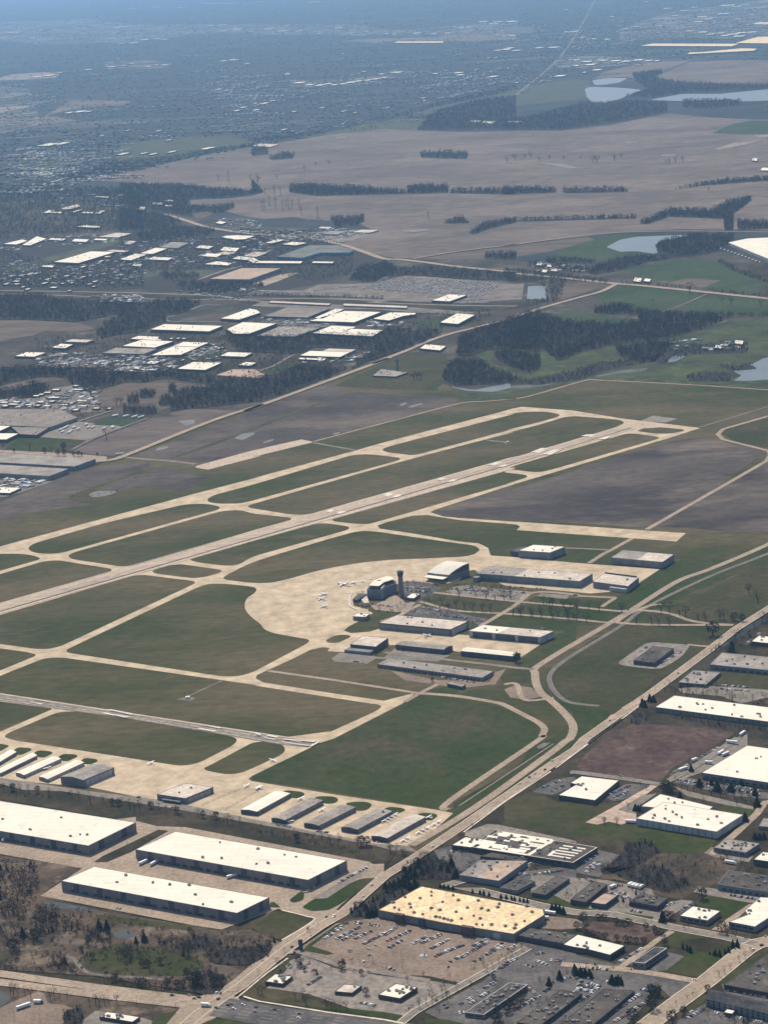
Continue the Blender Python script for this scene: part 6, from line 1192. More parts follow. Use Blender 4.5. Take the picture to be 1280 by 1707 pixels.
def pylon(s_, hpx, label='thin lattice pylon on the brown prairie', group='pylons on the brown prairie', cat='pylon'):
    q = pxs(s_)[0]; p = G(q); h = hpx*mpp(q); r = empty('pylon', (p.x, p.y, gz(p.x, p.y))); tag(r, label, cat, group)
    mb = MB(); w_ = h*.07
    for sx in (-1, 1):
        for sy in (-1, 1): mb.cone((sx*w_, sy*w_, 0), (sx*.5, sy*.5, h), .5, .35, 4)
    for k in range(6):
        z = h*k/6; a = w_*(1-k/6)+.5; b = w_*(1-(k+1)/6)+.5; mb.cone((-a, -a, z), (b, -b, z+h/6), .25, .25, 4).cone((a, a, z), (-b, b, z+h/6), .25, .25, 4)
    mb.build('lattice', [M_pole], r); mb = MB()
    for z in (.72, .84, .96): mb.box(0, 0, h*z, h*.3, .8, .8)
    mb.build('crossarm', [M_pole], r)
for s_, hp in (('A5 50,150', 50), ('A5 85,125', 50), ('A5 112,95', 70), ('A5 115,140', 50), ('A5 62,145', 50), ('A5 165,130', 35), ('A5 195,140', 45), ('A5 240,170', 45), ('A5 320,190', 60), ('A5 140,75', 45), ('A5 65,70', 30), ('A5 230,140', 45), ('A5 178,145', 60), ('A5 150,150', 50)): pylon(s_, hp/K)
for s_, hp in (('A5 855,190', 36), ('A1 1250,885', 40), ('A1 1215,880', 30), ('A1 1110,880', 50), ('A1 1060,880', 30)): pylon(s_, hp/K, 'thin pylon standing apart from the cluster on the prairie', 'pylons apart from the cluster')
def watertower(s_, hpx, label):
    q = pxs(s_)[0]; p = G(q); h = hpx*mpp(q); r = empty('water_tower', (p.x, p.y, 0)); tag(r, label, 'water tower')
    mb = MB(); mb.cone((0, 0, 0), (0, 0, h*.75), h*.11, h*.1, 12); mb.build('stem', [M_wlite], r); mb = MB()
    prof = [(.12, .72), (.26, .80), (.28, .88), (.2, .96), (.02, 1.0)]
    for a, b in zip(prof, prof[1:]): mb.cone((0, 0, h*a[1]), (0, 0, h*b[1]), h*a[0], h*b[0], 14, cap=False)
    mb.build('tank', [WH], r)
watertower('A2 177,405', 17, 'white water tower beside a row of bright roofs'); watertower('A3 502,238', 17, 'slim pale water tower at the far upper right'); watertower('A1 500,690', 12, 'small pale water tower in the left woods'); watertower('A1 577,308', 8, 'tiny pale water tower at the far left')
def lattice_base():
    p = G(pxs('E8 195,815')[0]); r = empty('radio_tower', (p.x, p.y, gz(p.x, p.y))); tag(r, 'stout grey radio mast with a ring of aerials in the olive meadow', 'radio mast')
    mb = MB(); mb.cone((0, 0, 0), (0, 0, 32), 3.4, 2.6, 8); mb.build('mast', [M_wgrey], r); mb = MB()
    for k in range(8): a = k*math.pi/4; mb.box(6*math.cos(a), 6*math.sin(a), 26, 1.6, 1.6, 4).cone((0, 0, 28), (6*math.cos(a), 6*math.sin(a), 28), .3, .3, 4)
    mb.build('aerial_ring', [M_wgrey], r); mb = MB(); mb.cone((0, 0, 32), (0, 0, 38), 1.5, .8, 8); mb.build('mast_top', [M_wgrey], r)
lattice_base()
bldg('fence', 'dark walled compound at the foot of the radio mast', 'compound', 'E8 5,850 180,858 275,825 70,800', 4, M_wteal and M_wdark, GY, 5)
def sign():
    p = G(pxs('D6 728,468')[0]); r = empty('roadside_sign', (p.x, p.y, gz(p.x, p.y))); tag(r, 'dark red and teal pylon sign at the store entrance', 'sign')
    mb = MB(); mb.box(0, 0, 0, 4.5, 1, 8); mb.build('sign_post', [mat('sign_teal', (.05,.09,.1))], r); mb = MB(); mb.box(0, 0, 8, 5, 1.3, 3.5); mb.build('sign_board', [mat('sign_red', (.12,.05,.05))], r)
sign()
def windcone():
    for s_, lb in (('B2 1240,402', 'small white antenna array between the two runways'), ('B4 912,770', 'small antenna on the gravel diamond pad')):
        p = G(pxs(s_)[0]); r = empty('antenna', (p.x, p.y, gz(p.x, p.y))); tag(r, lb, 'antenna'); mb = MB(); mb.box(0, 0, 0, 6, 5, 3).cone((0, 0, 3), (0, 0, 9), .4, .2, 6); mb.build('cabin', [WH], r)
windcone()
def fence(spec, label, h=2.4):
    P = gp(spec); c = P[0]; r = empty('fence', (c.x, c.y, 0)); tag(r, label, 'fence'); mb = MB()
    for a, b in zip(P, P[1:]):
        n = max(1, int((b-a).length/9)); z = gz(a.x, a.y)
        for i in range(n):
            p = a.lerp(b, i/n)-c; mb.cone((p.x, p.y, z), (p.x, p.y, z+h), .12, .12, 4)
        d = b-a; m_ = (a+b)/2-c
        for zz in (.3, 1.2, h-.1): mb.box(m_.x, m_.y, z+zz, d.length, .1, .12, math.atan2(d.y, d.x))
    mb.build('mesh_panel', [M_pole], r)
fence('C1 980,415 1165,338 1255,345 C1 1090,440', 'dark fence around the small lot on the lower apron')
fence('D1 480,455 1120,45', 'thin wire fence along the footpath')

# ------------------------------------------------------------------ trees
def tree_geo(kind, rnd, lod=1):
    """returns verts, faces, material index (0 trunk, 1 crown) for a tree of height 1"""
    V = []; F = []; M = []
    def tri(c, s, up_=.5):
        n = len(V); a = rnd.uniform(0, 6.28); d = Vector((math.cos(a), math.sin(a), rnd.uniform(-up_, up_)))*s; e = Vector((-math.sin(a)*.5, math.cos(a)*.5, rnd.uniform(.3, 1)))*s
        V.extend([tuple(c-d), tuple(c+d), tuple(c+e)]); F.append((n, n+1, n+2)); M.append(1)
    def limb(p, q, ra, rb, k=4):
        n = len(V); p, q = Vector(p), Vector(q); d = (q-p).normalized(); a = d.orthogonal().normalized(); b = d.cross(a)
        for c, r_ in ((p, ra), (q, rb)):
            for i in range(k): t = 6.283*i/k; V.append(tuple(c+a*math.cos(t)*r_+b*math.sin(t)*r_))
        for i in range(k): F.append((n+i, n+(i+1) % k, n+k+(i+1) % k, n+k+i)); M.append(0)
    if kind == 'bare':
        limb((0, 0, 0), (0, 0, .45), .028, .018)
        for i in range(5 if lod else 2):
            a = rnd.uniform(0, 6.28); limb((0, 0, .25+.06*i), (.22*math.cos(a), .22*math.sin(a), .62+.06*i), .014, .004, 3)
        for i in range(70 if lod else 13):
            while True:
                p = Vector((rnd.uniform(-1, 1), rnd.uniform(-1, 1), rnd.uniform(-1, 1)))
                if p.length < 1: break
            c = Vector((p.x*.3, p.y*.3, .62+p.z*.36)); n = len(V)
            if lod:
                d = Vector((c.x, c.y, c.z-.25)).normalized(); s = rnd.uniform(.08, .16); w_ = d.orthogonal()*rnd.uniform(.006, .014)
                V.extend([tuple(c-w_), tuple(c+w_), tuple(c+d*s)]); F.append((n, n+1, n+2)); M.append(1)
                if i % 2: tri(c, rnd.uniform(.02, .045))
            else: tri(c, rnd.uniform(.07, .13))
    elif kind == 'round':
        limb((0, 0, 0), (0, 0, .4), .04, .02)
        for i in range(230 if lod else 16):
            while True:
                p = Vector((rnd.uniform(-1, 1), rnd.uniform(-1, 1), rnd.uniform(-1, 1)))
                if .5 < p.length < 1: break
            tri(Vector((p.x*.4, p.y*.4, .55+p.z*.42)), rnd.uniform(.05, .1) if lod else .2)
    elif kind == 'pine':
        limb((0, 0, 0), (0, 0, .3), .03, .02)
        for k in range(9 if lod else 3):
            z = .08+.88*k/(9 if lod else 3); r_ = .27*(1-z)+.03; n = len(V); m_ = 9 if lod else 4; hh = .2 if lod else .4
            V.append((0, 0, min(1, z+hh))); off = rnd.random()
            for i in range(m_): a = 6.283*(i+off)/m_; rr = r_*rnd.uniform(.75, 1.2); V.append((rr*math.cos(a), rr*math.sin(a), z-rnd.uniform(0, .04)))
            for i in range(m_): F.append((n, n+1+i, n+1+(i+1) % m_)); M.append(1)
        for i in range(60 if lod else 0):
            z = rnd.uniform(.05, .85); a = rnd.uniform(0, 6.28); r_ = (.27*(1-z)+.03)*rnd.uniform(.7, 1.1); tri(Vector((r_*math.cos(a), r_*math.sin(a), z)), .04)
    return V, F, M
CRM = {'bare': M_twig, 'round': mat('dark_foliage', (.030,.034,.024), (.045,.042,.032), .2, rough=1), 'pine': M_pine, 'bud': M_bud}
TV = {}
for kind in ('bare', 'round', 'pine'):
    TV[kind] = []
    for v_ in range(4):
        V, F, M = tree_geo(kind, random.Random(v_*7+len(kind)))
        f0 = [f for f, m_ in zip(F, M) if m_ == 0]; f1 = [f for f, m_ in zip(F, M) if m_ == 1]
        ms = []
        for nm, ff, mt in (('trunk', f0, M_bark), ('crown', f1, CRM[kind])):
            used = sorted({i for f in ff for i in f}); mp = {u: i for i, u in enumerate(used)}
            me = bpy.data.meshes.new(nm); me.from_pydata([V[u] for u in used], [], [tuple(mp[i] for i in f) for f in ff]); me.materials.append(mt); me.update(); ms.append(me)
        TV[kind].append(ms)
NAMES = {'bare': 'bare_tree', 'round': 'leafy_tree', 'pine': 'pine_tree'}; CATS = {'bare': 'bare tree', 'round': 'tree', 'pine': 'pine tree'}
trnd = random.Random(21)
def tree(q, hpx, kind, label, group, wide=1.0):
    p = G(q); h = hpx*mpp(q)*1.08; ms = trnd.choice(TV[kind])
    r = bpy.data.objects.new(NAMES[kind], ms[0]); COL.objects.link(r); r.location = (p.x, p.y, gz(p.x, p.y)-.05); r.rotation_euler = (0, 0, trnd.uniform(0, 6.28))
    w_ = h*wide*trnd.uniform(.9, 1.15); r.scale = (w_, w_, h); tag(r, label, CATS[kind], group)
    c = bpy.data.objects.new('crown', ms[1]); COL.objects.link(c); c.parent = r
def trees(crop, spec, kind, where, hpx=None, wide=1.0):
    s = CROP[crop][2]
    lab = {'bare': 'leafless tree ', 'round': 'dark bushy tree ', 'pine': 'dark pointed pine '}[kind]+where
    for t in spec.split():
        a = t.split(','); h = float(a[2]) if len(a) > 2 else hpx
        tree(pxs('%s %s,%s' % (crop, a[0], a[1]))[0], h/s, kind, lab, {'bare': 'leafless trees ', 'round': 'bushy trees ', 'pine': 'pines '}[kind]+where, wide)
trees('C1', '20,345 60,345 100,350 140,352 240,368 345,380 385,385 440,410,60 500,405 590,415 630,435,55 655,440 680,445,55 730,430 770,435 850,450 960,465 1035,485 1105,505,50 1130,510 1165,505', 'bare', 'in the row below the lower hangars', 38)
trees('C1', '185,355 545,415 575,418 985,475 1050,480 735,430 65,345 860,455', 'round', 'in the row below the lower hangars', 34)
trees('C2', '100,560 160,570 215,590,55 270,585 300,590 340,590 380,600 420,612,60 430,605 510,610 670,645 700,640 730,650 820,670 850,680', 'bare', 'right of the row below the lower hangars', 42, 1.1)
trees('C2', '530,612,50 560,612,45 220,592 800,715,45', 'round', 'right of the row below the lower hangars', 40)
trees('D8', '490,345,45 610,370 680,392 740,400 800,405 840,390 590,335,30 715,345,30 480,455 535,462 590,475 655,478 710,482 385,430 430,470 300,400 270,430 500,390 860,505 910,515 990,520 1040,495 1110,505 1160,510 1220,520 1260,525 1060,430 1120,440 1190,445 1240,450', 'bare', 'in the rows along the terminal drives', 58, 1.4)
trees('B6', '80,365 130,370 180,375 235,383 310,390 350,395 400,402 220,325 290,330 350,335 410,340 460,350 570,352', 'bare', 'farther right along the terminal drives', 46, 1.4)
trees('B6', '640,408 715,408 750,412 800,414 760,352 800,355 850,370 880,375 940,390 975,395 1045,388 1065,385', 'bare', 'at the tree-lined entrance', 50, 1.4)
trees('B6', '1185,266,52 1222,285,50 1230,308,55', 'bare', 'in the trio on the olive meadow', 50, 1.2)
trees('B6', '1112,392 1152,398', 'round', 'in the pair beside the highway entrance', 40, 1.1)
trees('D7', '910,240,95', 'round', 'spreading alone inside the entrance curve', 95, 1.1)
trees('D7', '440,712,55 455,718,50 490,680,52 515,682,46 1035,355,80', 'pine', 'beside the highway near the very long warehouse', 50, 1.5)
trees('D7', '900,360,50 930,350,50 960,340 1060,260,60 1090,245,60 1240,150,70 1270,150,70 1150,250,40 590,625,40 660,640 740,660 930,650 1040,680,60 1190,350,50', 'bare', 'along the right side of the highway', 42, 1.2)
trees('D8', '885,815,68', 'round', 'at the right end of the white curved-roof hangar', 68, .9)
trees('B5', '875,690,24 600,560,18 730,540,14', 'round', 'beside the long service building', 24)
trees('T', '870,330 910,345 955,350 1000,340 1180,390 1060,470 940,470 650,490 700,620 760,655 650,660 600,720 560,700 230,690 90,600 170,590 130,500 200,480 330,630 400,670', 'bare', 'around the control tower and terminal', 40, 1.6)
trees('D3', '375,52 400,57 430,62 460,67 590,90 640,97 665,102 700,110 780,127 815,132 850,138 870,143 905,148 930,153 955,157', 'pine', 'in the line behind the yellow-roofed store', 30, 1.3)
trees('D3', '1120,212,55 1145,216,58 1170,222,58 1195,228,50', 'pine', 'in the clump of four near the store corner', 55, 1.3)
trees('D3', '10,60 40,58 70,55 100,50 130,45 165,40 60,75,40 20,90,40', 'pine', 'in the dark clump left of the yellow-roofed store', 48, 1.4)
trees('C5', '565,240 585,238 605,232 690,100 715,96 740,96 765,108 790,92 750,60 735,75', 'pine', 'at the left corner of the yellow-roofed store', 42, 1.5)
trees('D3', '855,512 815,555 765,570 720,592 685,620 665,585 580,720 410,740,70 390,775,80 420,812,80 320,830,80 350,822,60 280,832,70 235,852,70 915,472 870,490 480,735,60 440,660,40 155,690,50 265,660 1015,600,30 1130,660,40 1040,700,50 1220,650,50', 'bare', 'along the drive between the store lots', 50, .8)
trees('D3', '1100,708,60 1170,668,65 1270,622,60', 'pine', 'on the right side of the grey lot', 60, 1.4)
trees('D3', '820,890,65 840,860,60 870,852,60 930,800,65 910,830,50 740,950,70 770,945,60 730,670,35', 'round', 'beside the narrow shop row', 60, 1.1)
trees('D4', '575,282,75', 'pine', 'alone on the office street', 75, 1.3)
trees('D4', '45,295,72 5,330,50 590,442,55 970,355,75 840,130,70', 'round', 'dotted through the office blocks', 60, 1.1)
trees('D4', '890,500,25 915,508,30 928,507,40 955,512,45 992,495,35 1015,488,40 1043,455,55 1073,452,55 710,462,35 760,487,48 740,475,40', 'pine', 'on the vacant green lawn', 40, 1.1)
trees('D4', '240,697,65 265,702,60 298,702,55 280,690,55', 'pine', 'in the clump at the lane end', 60, 1.3)
trees('D4', '505,865,100 380,960,100 640,965,95 715,905,60 875,750,50 500,770,70 545,775,65 1130,980,60', 'round', 'large and dark around the bottom parking lots', 80, 1.0)
trees('D4', '950,652 985,628 1025,602 1085,552 1125,530,52 740,797,35 775,782,30 665,840,30 1160,480,30 1040,400,40 750,330,35 1120,320,40 1040,350,40', 'bare', 'along the sandy street', 46, 1.0)
trees('D4', '70,372 110,382 150,390 190,397 270,412 330,417 360,422 400,427 450,425 270,300 310,305 350,302 465,335 520,350 540,362 570,372 150,270,40 185,270,40 600,260,50 630,265,50', 'round', 'in the hedgerow around the reddish scrub lot', 42, 1.3)
trees('D4', '0,640 30,645 60,650 90,655', 'pine', 'among the parked cars at the lot corner', 60, 1.4)
trees('D2', '580,372 610,376 640,378 600,355', 'round', 'in the dark trio behind the large factory', 58, 1.2)
trees('D2', '395,500 415,505 435,500 765,238 820,338,55 940,368,72 1030,372,62 1190,398,55 1205,472,65 1125,572,60 1190,690 1220,692 1250,690 1100,330,40 900,330,40 690,418', 'pine', 'dotted around the large factory', 45, 1.6)
trees('D2', '700,360 740,370 780,370 830,380 900,400 960,410 1000,410 1050,415 1100,420 1150,400 850,450 1070,470 190,595,50 270,600,50 870,320', 'bare', 'in the strip between the factory and corner warehouse', 48, 1.2)
trees('D1', '230,872 140,912,45 175,935,62 450,872,66 480,952,72 205,942,60 425,910,50 255,925,50 290,905,40 380,900,40', 'pine', 'in the dark grove at the highway bend', 55, 1.5)
trees('D1', '300,822 270,822 240,835 120,795,40 140,795,40 40,775 330,900 300,930 250,950 360,940 590,612,30 500,685,35', 'bare', 'in the grove at the highway bend', 52, 1.2)
trees('D6', '1095,188,48 720,572,62 750,612,32 1000,602,62 1010,560,30 650,590,30 1160,770,50 1130,640,40', 'round', 'dotted among the restaurants', 50, 1.1)
trees('D6', '470,772 690,800 760,835 930,865 960,868 990,872 1030,865 900,850 440,760 740,790', 'bare', 'below the restaurants', 62, 1.1)
trees('D6', '270,445 300,450 345,445 385,450 440,465 490,472 240,440 410,455 460,470', 'bare', 'in the line right of the lowest warehouse', 75, 1.0)
trees('D6', '550,418,40', 'pine', 'tiny and alone in the warehouse wedge', 40)
trees('D6', '40,705,95 10,700,80 150,702,65 190,695,60 120,640,40', 'round', 'in the thicket above the crossing', 80, 1.1)
trees('D5', '155,382,68 665,332,72 715,332,66 965,412,62 910,424,48', 'pine', 'scattered in the scrubland', 60, 1.2)
trees('D5', '100,472,78 250,405,78 230,385,60 545,477,35 620,528,42 765,672,48 950,582,40 985,578,45 1070,562,48 1115,712,52 1180,717,50 1220,717,48 950,712,62 1250,650,60', 'round', 'scattered in the scrubland', 50, 1.15)
trees('D5', '840,702 880,707 1040,727,72 1000,720,60 1080,730,60 910,700 820,690 590,440,70 600,400 440,320,70 480,340,90 520,330 740,400,50 690,440 840,540,60 870,550,60 1230,502,90 1260,505,85 1110,450,50 1180,440,60 560,345,50 130,250,70 100,240,80 60,240,80 20,230,70 160,260,60', 'bare', 'scattered in the scrubland', 55, 1.1)
trees('D5', '95,772,85 75,770,80 120,768,70 170,772,66 210,795,80 340,805,75 365,785,72 400,800,50 450,785,55 640,825,65 665,835,65 700,835,65 730,835,65 780,825,62 600,840,50', 'bare', 'between the lower crossing road and the tan truck lot', 65, .9)
trees('A3', '130,765,32 100,770,24 15,790,30 50,775,26 170,782,26 220,776,22 288,777,24 370,771,14 430,791,38 450,790,36 535,781,34 565,768,26 785,795,28 830,790,34 865,785,26 800,795,26', 'bare', 'standing singly on the brown prairie', 28, 1.3)
trees('A2', '255,826,30 310,808,22 375,798,22 30,890,36 120,870,22 545,637,16 580,630,24 600,632,18 480,640,22 500,642,18', 'bare', 'at the left part of the brown prairie', 24, 1.2)
trees('A6', '900,552,52 1055,602,38 1100,606,36 1240,612,34 1210,600,24 1010,540,20 230,465,20 720,595,20 990,55,22 950,690,16', 'bare', 'in the right-hand green fields', 36, 1.1)
trees('E7', '270,700,90 565,695,60 950,600,105 460,720,50 30,690,60 1040,300,80 1080,290,70 630,740,40', 'bare', 'beside the left truck yard', 70, 1.2)
trees('E7', '400,720,45 520,745,55 575,747,50 700,752,48 130,715,36 660,750,40 730,750,36 870,745,30 570,690,60', 'round', 'in the row behind the long dark-grey roofs', 45, 1.0)
trees('C3', '485,500,26 547,500,28 600,430,30 660,320,20 690,340,20', 'bare', 'by the orange-tan yard', 26, 1.2)
trees('E8', '345,880,62 320,880,50 370,875,50', 'bare', 'in the thicket near the radio mast', 55, 1.5)

# woods: countless trees merged into one object per wood
WV = {}
for kind in ('bare', 'pine', 'round'):
    WV[kind] = []
    for v_ in range(4):
        V, F, M = tree_geo(kind, random.Random(50+v_), 0); T = []
        for f, m_ in zip(F, M):
            T.append((f[0], f[1], f[2], m_))
            if len(f) == 4: T.append((f[0], f[2], f[3], m_))
        WV[kind].append((np.array(V, np.float32), np.array(T, np.int64)))
def wood(label, spec, spacing, h, kind='bare', name='woodland', mats=None, frac=.05, cap=9000, floor=True, thin=1.0):
    polys = [gp(s) for s in (spec if isinstance(spec, list) else [spec])]
    av, at, nv = [], [], 0; pts = []
    for P in polys:
        pl = [(p.x, p.y) for p in P]; A = abs(area2(P)); n = int(min(cap*1.5, A/(spacing*.85)**2*thin)); x0, x1 = min(p[0] for p in pl), max(p[0] for p in pl); y0, y1 = min(p[1] for p in pl), max(p[1] for p in pl)
        k = 0; it = 0
        while k < n and it < n*12:
            it += 1; x, y = RNG.uniform(x0, x1), RNG.uniform(y0, y1)
            if inside((x, y), pl): pts.append((x, y)); k += 1
    for (x, y) in pts:
        kk = 'pine' if RNG.random() < frac else kind
        V, T = WV[kk][RNG.integers(4)]; s = h*RNG.uniform(.6, 1.2); a = RNG.uniform(0, 6.28); c, s_ = math.cos(a), math.sin(a); w_ = s*RNG.uniform(1.0, 1.5)
        W = np.empty_like(V); W[:, 0] = (V[:, 0]*c-V[:, 1]*s_)*w_+x; W[:, 1] = (V[:, 0]*s_+V[:, 1]*c)*w_+y; W[:, 2] = V[:, 2]*s-.1
        t = T.copy(); t[:, :3] += nv; nv += len(V); av.append(W); at.append(t)
    if not av: return
    Vv = np.concatenate(av); Tt = np.concatenate(at); me = bpy.data.meshes.new(name)
    me.vertices.add(len(Vv)); me.vertices.foreach_set('co', Vv.ravel()); me.loops.add(len(Tt)*3); me.loops.foreach_set('vertex_index', Tt[:, :3].astype(np.int32).ravel())
    me.polygons.add(len(Tt)); me.polygons.foreach_set('loop_start', np.arange(0, len(Tt)*3, 3, dtype=np.int32)); me.polygons.foreach_set('material_index', Tt[:, 3].astype(np.int32))
    for q in (mats or [M_bark, M_twig2]): me.materials.append(q)
    me.update(calc_edges=True); o = bpy.data.objects.new(name, me); COL.objects.link(o); tag(o, label, 'woodland', kind='stuff')
    if floor:
        for P in polys:
            zz = max(gz(p.x, p.y) for p in P)+.01; flat('woodland_floor', rounded(P, 15), M_wood, zz, 'dark leaf-strewn floor of the wood', 'ground')
wood('dark leafless wood above the tan field at the left edge', 'E3 -60,172 360,172 500,210 850,232 1150,250 1280,245 E4 600,220 720,240 640,300 480,350 400,330 200,330 E3 1280,320 1000,350 700,408 560,405 -60,388', 11, 14)
wood('dark leafless wood left of the long white roof', 'E4 0,335 400,335 420,400 350,420 200,500 0,520 E3 900,560 850,490 930,470 920,420 1040,370', 11, 13)
wood('dark wood band below the middle industrial park', ['E3 -60,840 300,822 640,822 900,850 1100,870 E4 300,880 500,865 900,925 E6 300,812 550,705 760,712 950,722 E6 800,790 640,850 380,945 B1 1270,200 830,250 830,240 840,150 1100,130 800,90 E7 1280,95 1120,92 800,185 640,115 600,60 500,45 330,50 0,120 -60,140', 'E7 0,175 150,150 330,100 450,130 280,230 0,250'], 10.5, 15, cap=14000)
wood('dark wood between the joined white roofs and the pale one', 'E6 0,425 150,438 480,442 640,412 1175,434 1280,395 E8 100,500 540,520 400,600 240,655 0,730 E6 1000,720 1050,650 1180,590 1150,550 640,530 500,590 0,565 E4 940,570 940,505', 10.5, 13, cap=9000)
wood('big dark wood beside the golf course', ['A6 0,700 200,660 320,692 560,702 660,692 640,655 440,650 440,620 560,605 690,640 860,652 1100,662 980,718 800,768 560,798 400,828 260,878 200,830 0,820', 'E8 640,700 660,560 1000,440 1280,350 1280,640 1000,650 880,660 760,700'], 9.5, 14, cap=14000)
wood('rounded wood on the slope above the small pond', 'E8 580,760 700,730 830,742 900,800 1050,850 1090,910 900,920 620,930 540,880', 9, 13)
wood('oval wood between golf fairways', 'E8 920,690 1000,662 1280,690 1280,800 1200,840 1060,790 960,740', 9, 13)
wood('small wood in the middle of the golf course', 'A6 540,820 780,782 860,782 780,830 720,890 640,882 560,862', 9, 13)
wood('wood at the right end of the grey lake', 'A6 740,320 780,295 900,268 1120,268 1100,320 1000,358 860,378 740,350', 11, 14)
wood('tree belt between the two wide green fields', ['A6 400,450 440,420 560,380 640,372 860,378 700,400 600,432 440,465', 'A6 200,385 330,385 440,395 440,405 200,405'], 11, 13)
wood('dark grove left of the car yard', 'A5 470,490 520,432 640,400 700,422 700,450 600,495', 10, 14)
wood('long tree line across the brown prairie', ['A5 185,30 300,28 420,40 480,35 750,60 760,35 950,32 950,65 480,75 320,80 180,60', 'A6 0,45 120,42 250,48 255,62 0,72', 'A5 960,55 1270,50 1270,72 960,66', 'A6 270,55 600,45 600,60 300,66'], 15, 20, cap=1500)
wood('tree belt and farm track trees at the right of the prairie', ['A6 650,215 800,145 1000,150 1080,110 1190,85 1200,100 1120,160 1080,190 800,180 700,215', 'A6 820,50 950,30 1280,5 1280,-10 1100,0 960,20', 'A6 0,198 640,178 640,188 0,206', 'A6 1060,180 1110,170 1110,245 1070,245', 'A6 1130,200 1280,210 1280,240 1130,245'], 12, 16, cap=2500)
wood('two groves beside the ploughed field', ['A5 920,212 1020,178 1050,212', 'A5 1050,262 1120,212 1280,190 1280,208 1150,238 1080,266', 'A5 1130,360 1280,352 1280,392 1130,385', 'A5 0,0 60,60 0,70'], 11, 13)
wood('broad dark woods behind the upper industrial park', ['E2 0,40 500,40 760,70 1280,110 1000,158 620,178 600,240 800,240 1020,215 1020,250 880,300 640,285 640,330 400,290 0,220', 'E2 0,260 380,300 560,380 300,440 0,455', 'E2 150,500 400,412 700,422 850,452 800,490 400,540 200,550', 'E2 330,850 480,822 700,850 700,880 400,890', 'E2 650,920 1280,930 1280,960 700,960', 'E4 450,60 1000,80 1150,120 900,170 600,150', 'E5 800,130 1100,110 1110,160 1000,200 850,215'], 14, 15, cap=5000)
wood('dark woods of the far left suburb', ['E1 0,90 1280,60 1280,460 1000,460 640,490 400,490 0,540'], 20, 15, cap=13000, frac=.0, floor=False)
wood('dark woods in front of the long lakes', ['A3 0,592 150,562 400,502 640,495 790,502 790,545 640,575 500,600 280,633 0,630', 'A3 580,470 700,440 640,400 620,360 760,342 770,355 720,380 850,402 1280,415 1280,433 900,450 700,475', 'A3 860,490 1000,487 1150,492 1140,515 1000,530 870,525', 'A2 800,633 880,545 1100,490 1280,470 1280,630', 'A2 0,720 70,715 80,750 0,758', 'A2 80,770 130,745 210,745 200,770 100,778', 'A2 815,745 900,735 1050,745 1040,772 900,770 820,765', 'A2 740,568 880,568 880,578 740,576'], 22, 20, cap=6000, frac=0)
wood('wood edge along the upper side of the prairie', ['A2 -60,690 380,635 700,560 1000,480 1280,415 1280,440 880,520 560,598 130,690', 'A1 560,790 800,770 1000,735 1230,705 1230,712 1000,750 800,795 640,830 380,880 300,860'], 22, 20, cap=5000, frac=0, floor=False)
wood('leafless thicket at the upper left of the scrubland', ['C4 -60,-20 180,-20 200,100 140,160 60,200 -60,190', 'D5 230,200 400,200 380,350 250,370', 'D5 -60,150 230,200 200,260 -60,230'], 6.5, 9, floor=False, mats=[M_bark, M_twig])
wood('scrub thicket around the pale trail', ['D5 300,520 560,600 540,640 300,600', 'D5 340,500 450,480 440,600 340,590', 'D5 780,450 900,450 900,560 780,540', 'D5 560,320 720,310 740,420 600,440', 'D5 -60,560 300,600 300,630 -60,580', 'D5 640,640 1280,700 1280,735 700,690'], 5.5, 5, floor=False, mats=[M_bark, M_twig])
wood('brush along the highway above the crossing', ['D6 100,480 560,430 500,520 380,580 120,560', 'D6 0,360 240,420 120,480 0,470', 'D6 0,620 100,600 260,660 170,780 0,760'], 6, 7, mats=[M_bark, M_twig])
wood('tall leafless thickets in the middle of the scrubland', ['D5 240,200 400,200 390,360 280,360', 'D5 400,250 560,240 540,330 420,340', 'D5 560,330 720,320 760,430 580,440', 'D5 800,460 1000,470 1000,570 860,560', 'D5 1060,380 1280,400 1280,520 1060,460', 'D5 350,520 440,500 520,620 350,600', 'D5 -60,300 200,330 120,480 -60,470'], 7, 8, floor=False, mats=[M_bark, M_twig], name='thicket')
wood('leafless grove at the highway bend', ['D1 130,870 400,820 500,960 120,960'], 5.5, 8)
wood('dark brush on the brown overgrown lot', ['D2 330,722 480,700 560,780 400,880 180,935 160,900 300,800', 'C6 460,0 760,0 900,80 800,130 640,85'], 5.5, 7)
wood('thin shrubs over the brown overgrown lot', ['D2 560,780 1000,830 950,960 400,960 400,880', 'D4 400,0 760,0 700,110 540,80'], 9, 5, floor=False, mats=[M_bark, M_twig])
wood('dark grove at the left corner of the yellow-roofed store', ['C5 480,210 620,140 720,60 820,80 620,200 560,240 480,240'], 5.5, 8, frac=.3)
wood('brush below the very long highway warehouse', ['D7 540,765 860,805 1280,860 1280,890 980,870 700,810', 'D7 340,800 430,740 520,780 400,850'], 6, 6)
wood('shrubs along the wood edge by the golf stream', ['B3 0,60 120,100 300,60 480,10 640,0 700,15 500,50 380,95 160,125 0,110', 'B3 880,80 980,60 1100,70 1100,105 900,108', 'B3 1040,30 1200,25 1230,45 1100,55', 'A6 700,870 860,800 1180,790 1180,840 900,850 760,900'], 10, 8, frac=.1)
wood('bare clumps on the brown field behind the diagonal road', ['B1 680,150 760,150 750,185 680,190', 'B1 620,180 670,165 680,215 620,215', 'B1 780,180 830,170 830,225 770,225', 'B1 600,225 760,230 760,268 600,265', 'B1 820,120 860,120 850,160 820,160', 'E7 130,200 300,150 450,170 280,240'], 8, 10)
wood('dark brush round the narrow office and lower streets', ['D4 480,700 560,720 560,800 490,790', 'D5 430,880 540,850 560,960 420,960'], 5, 7)

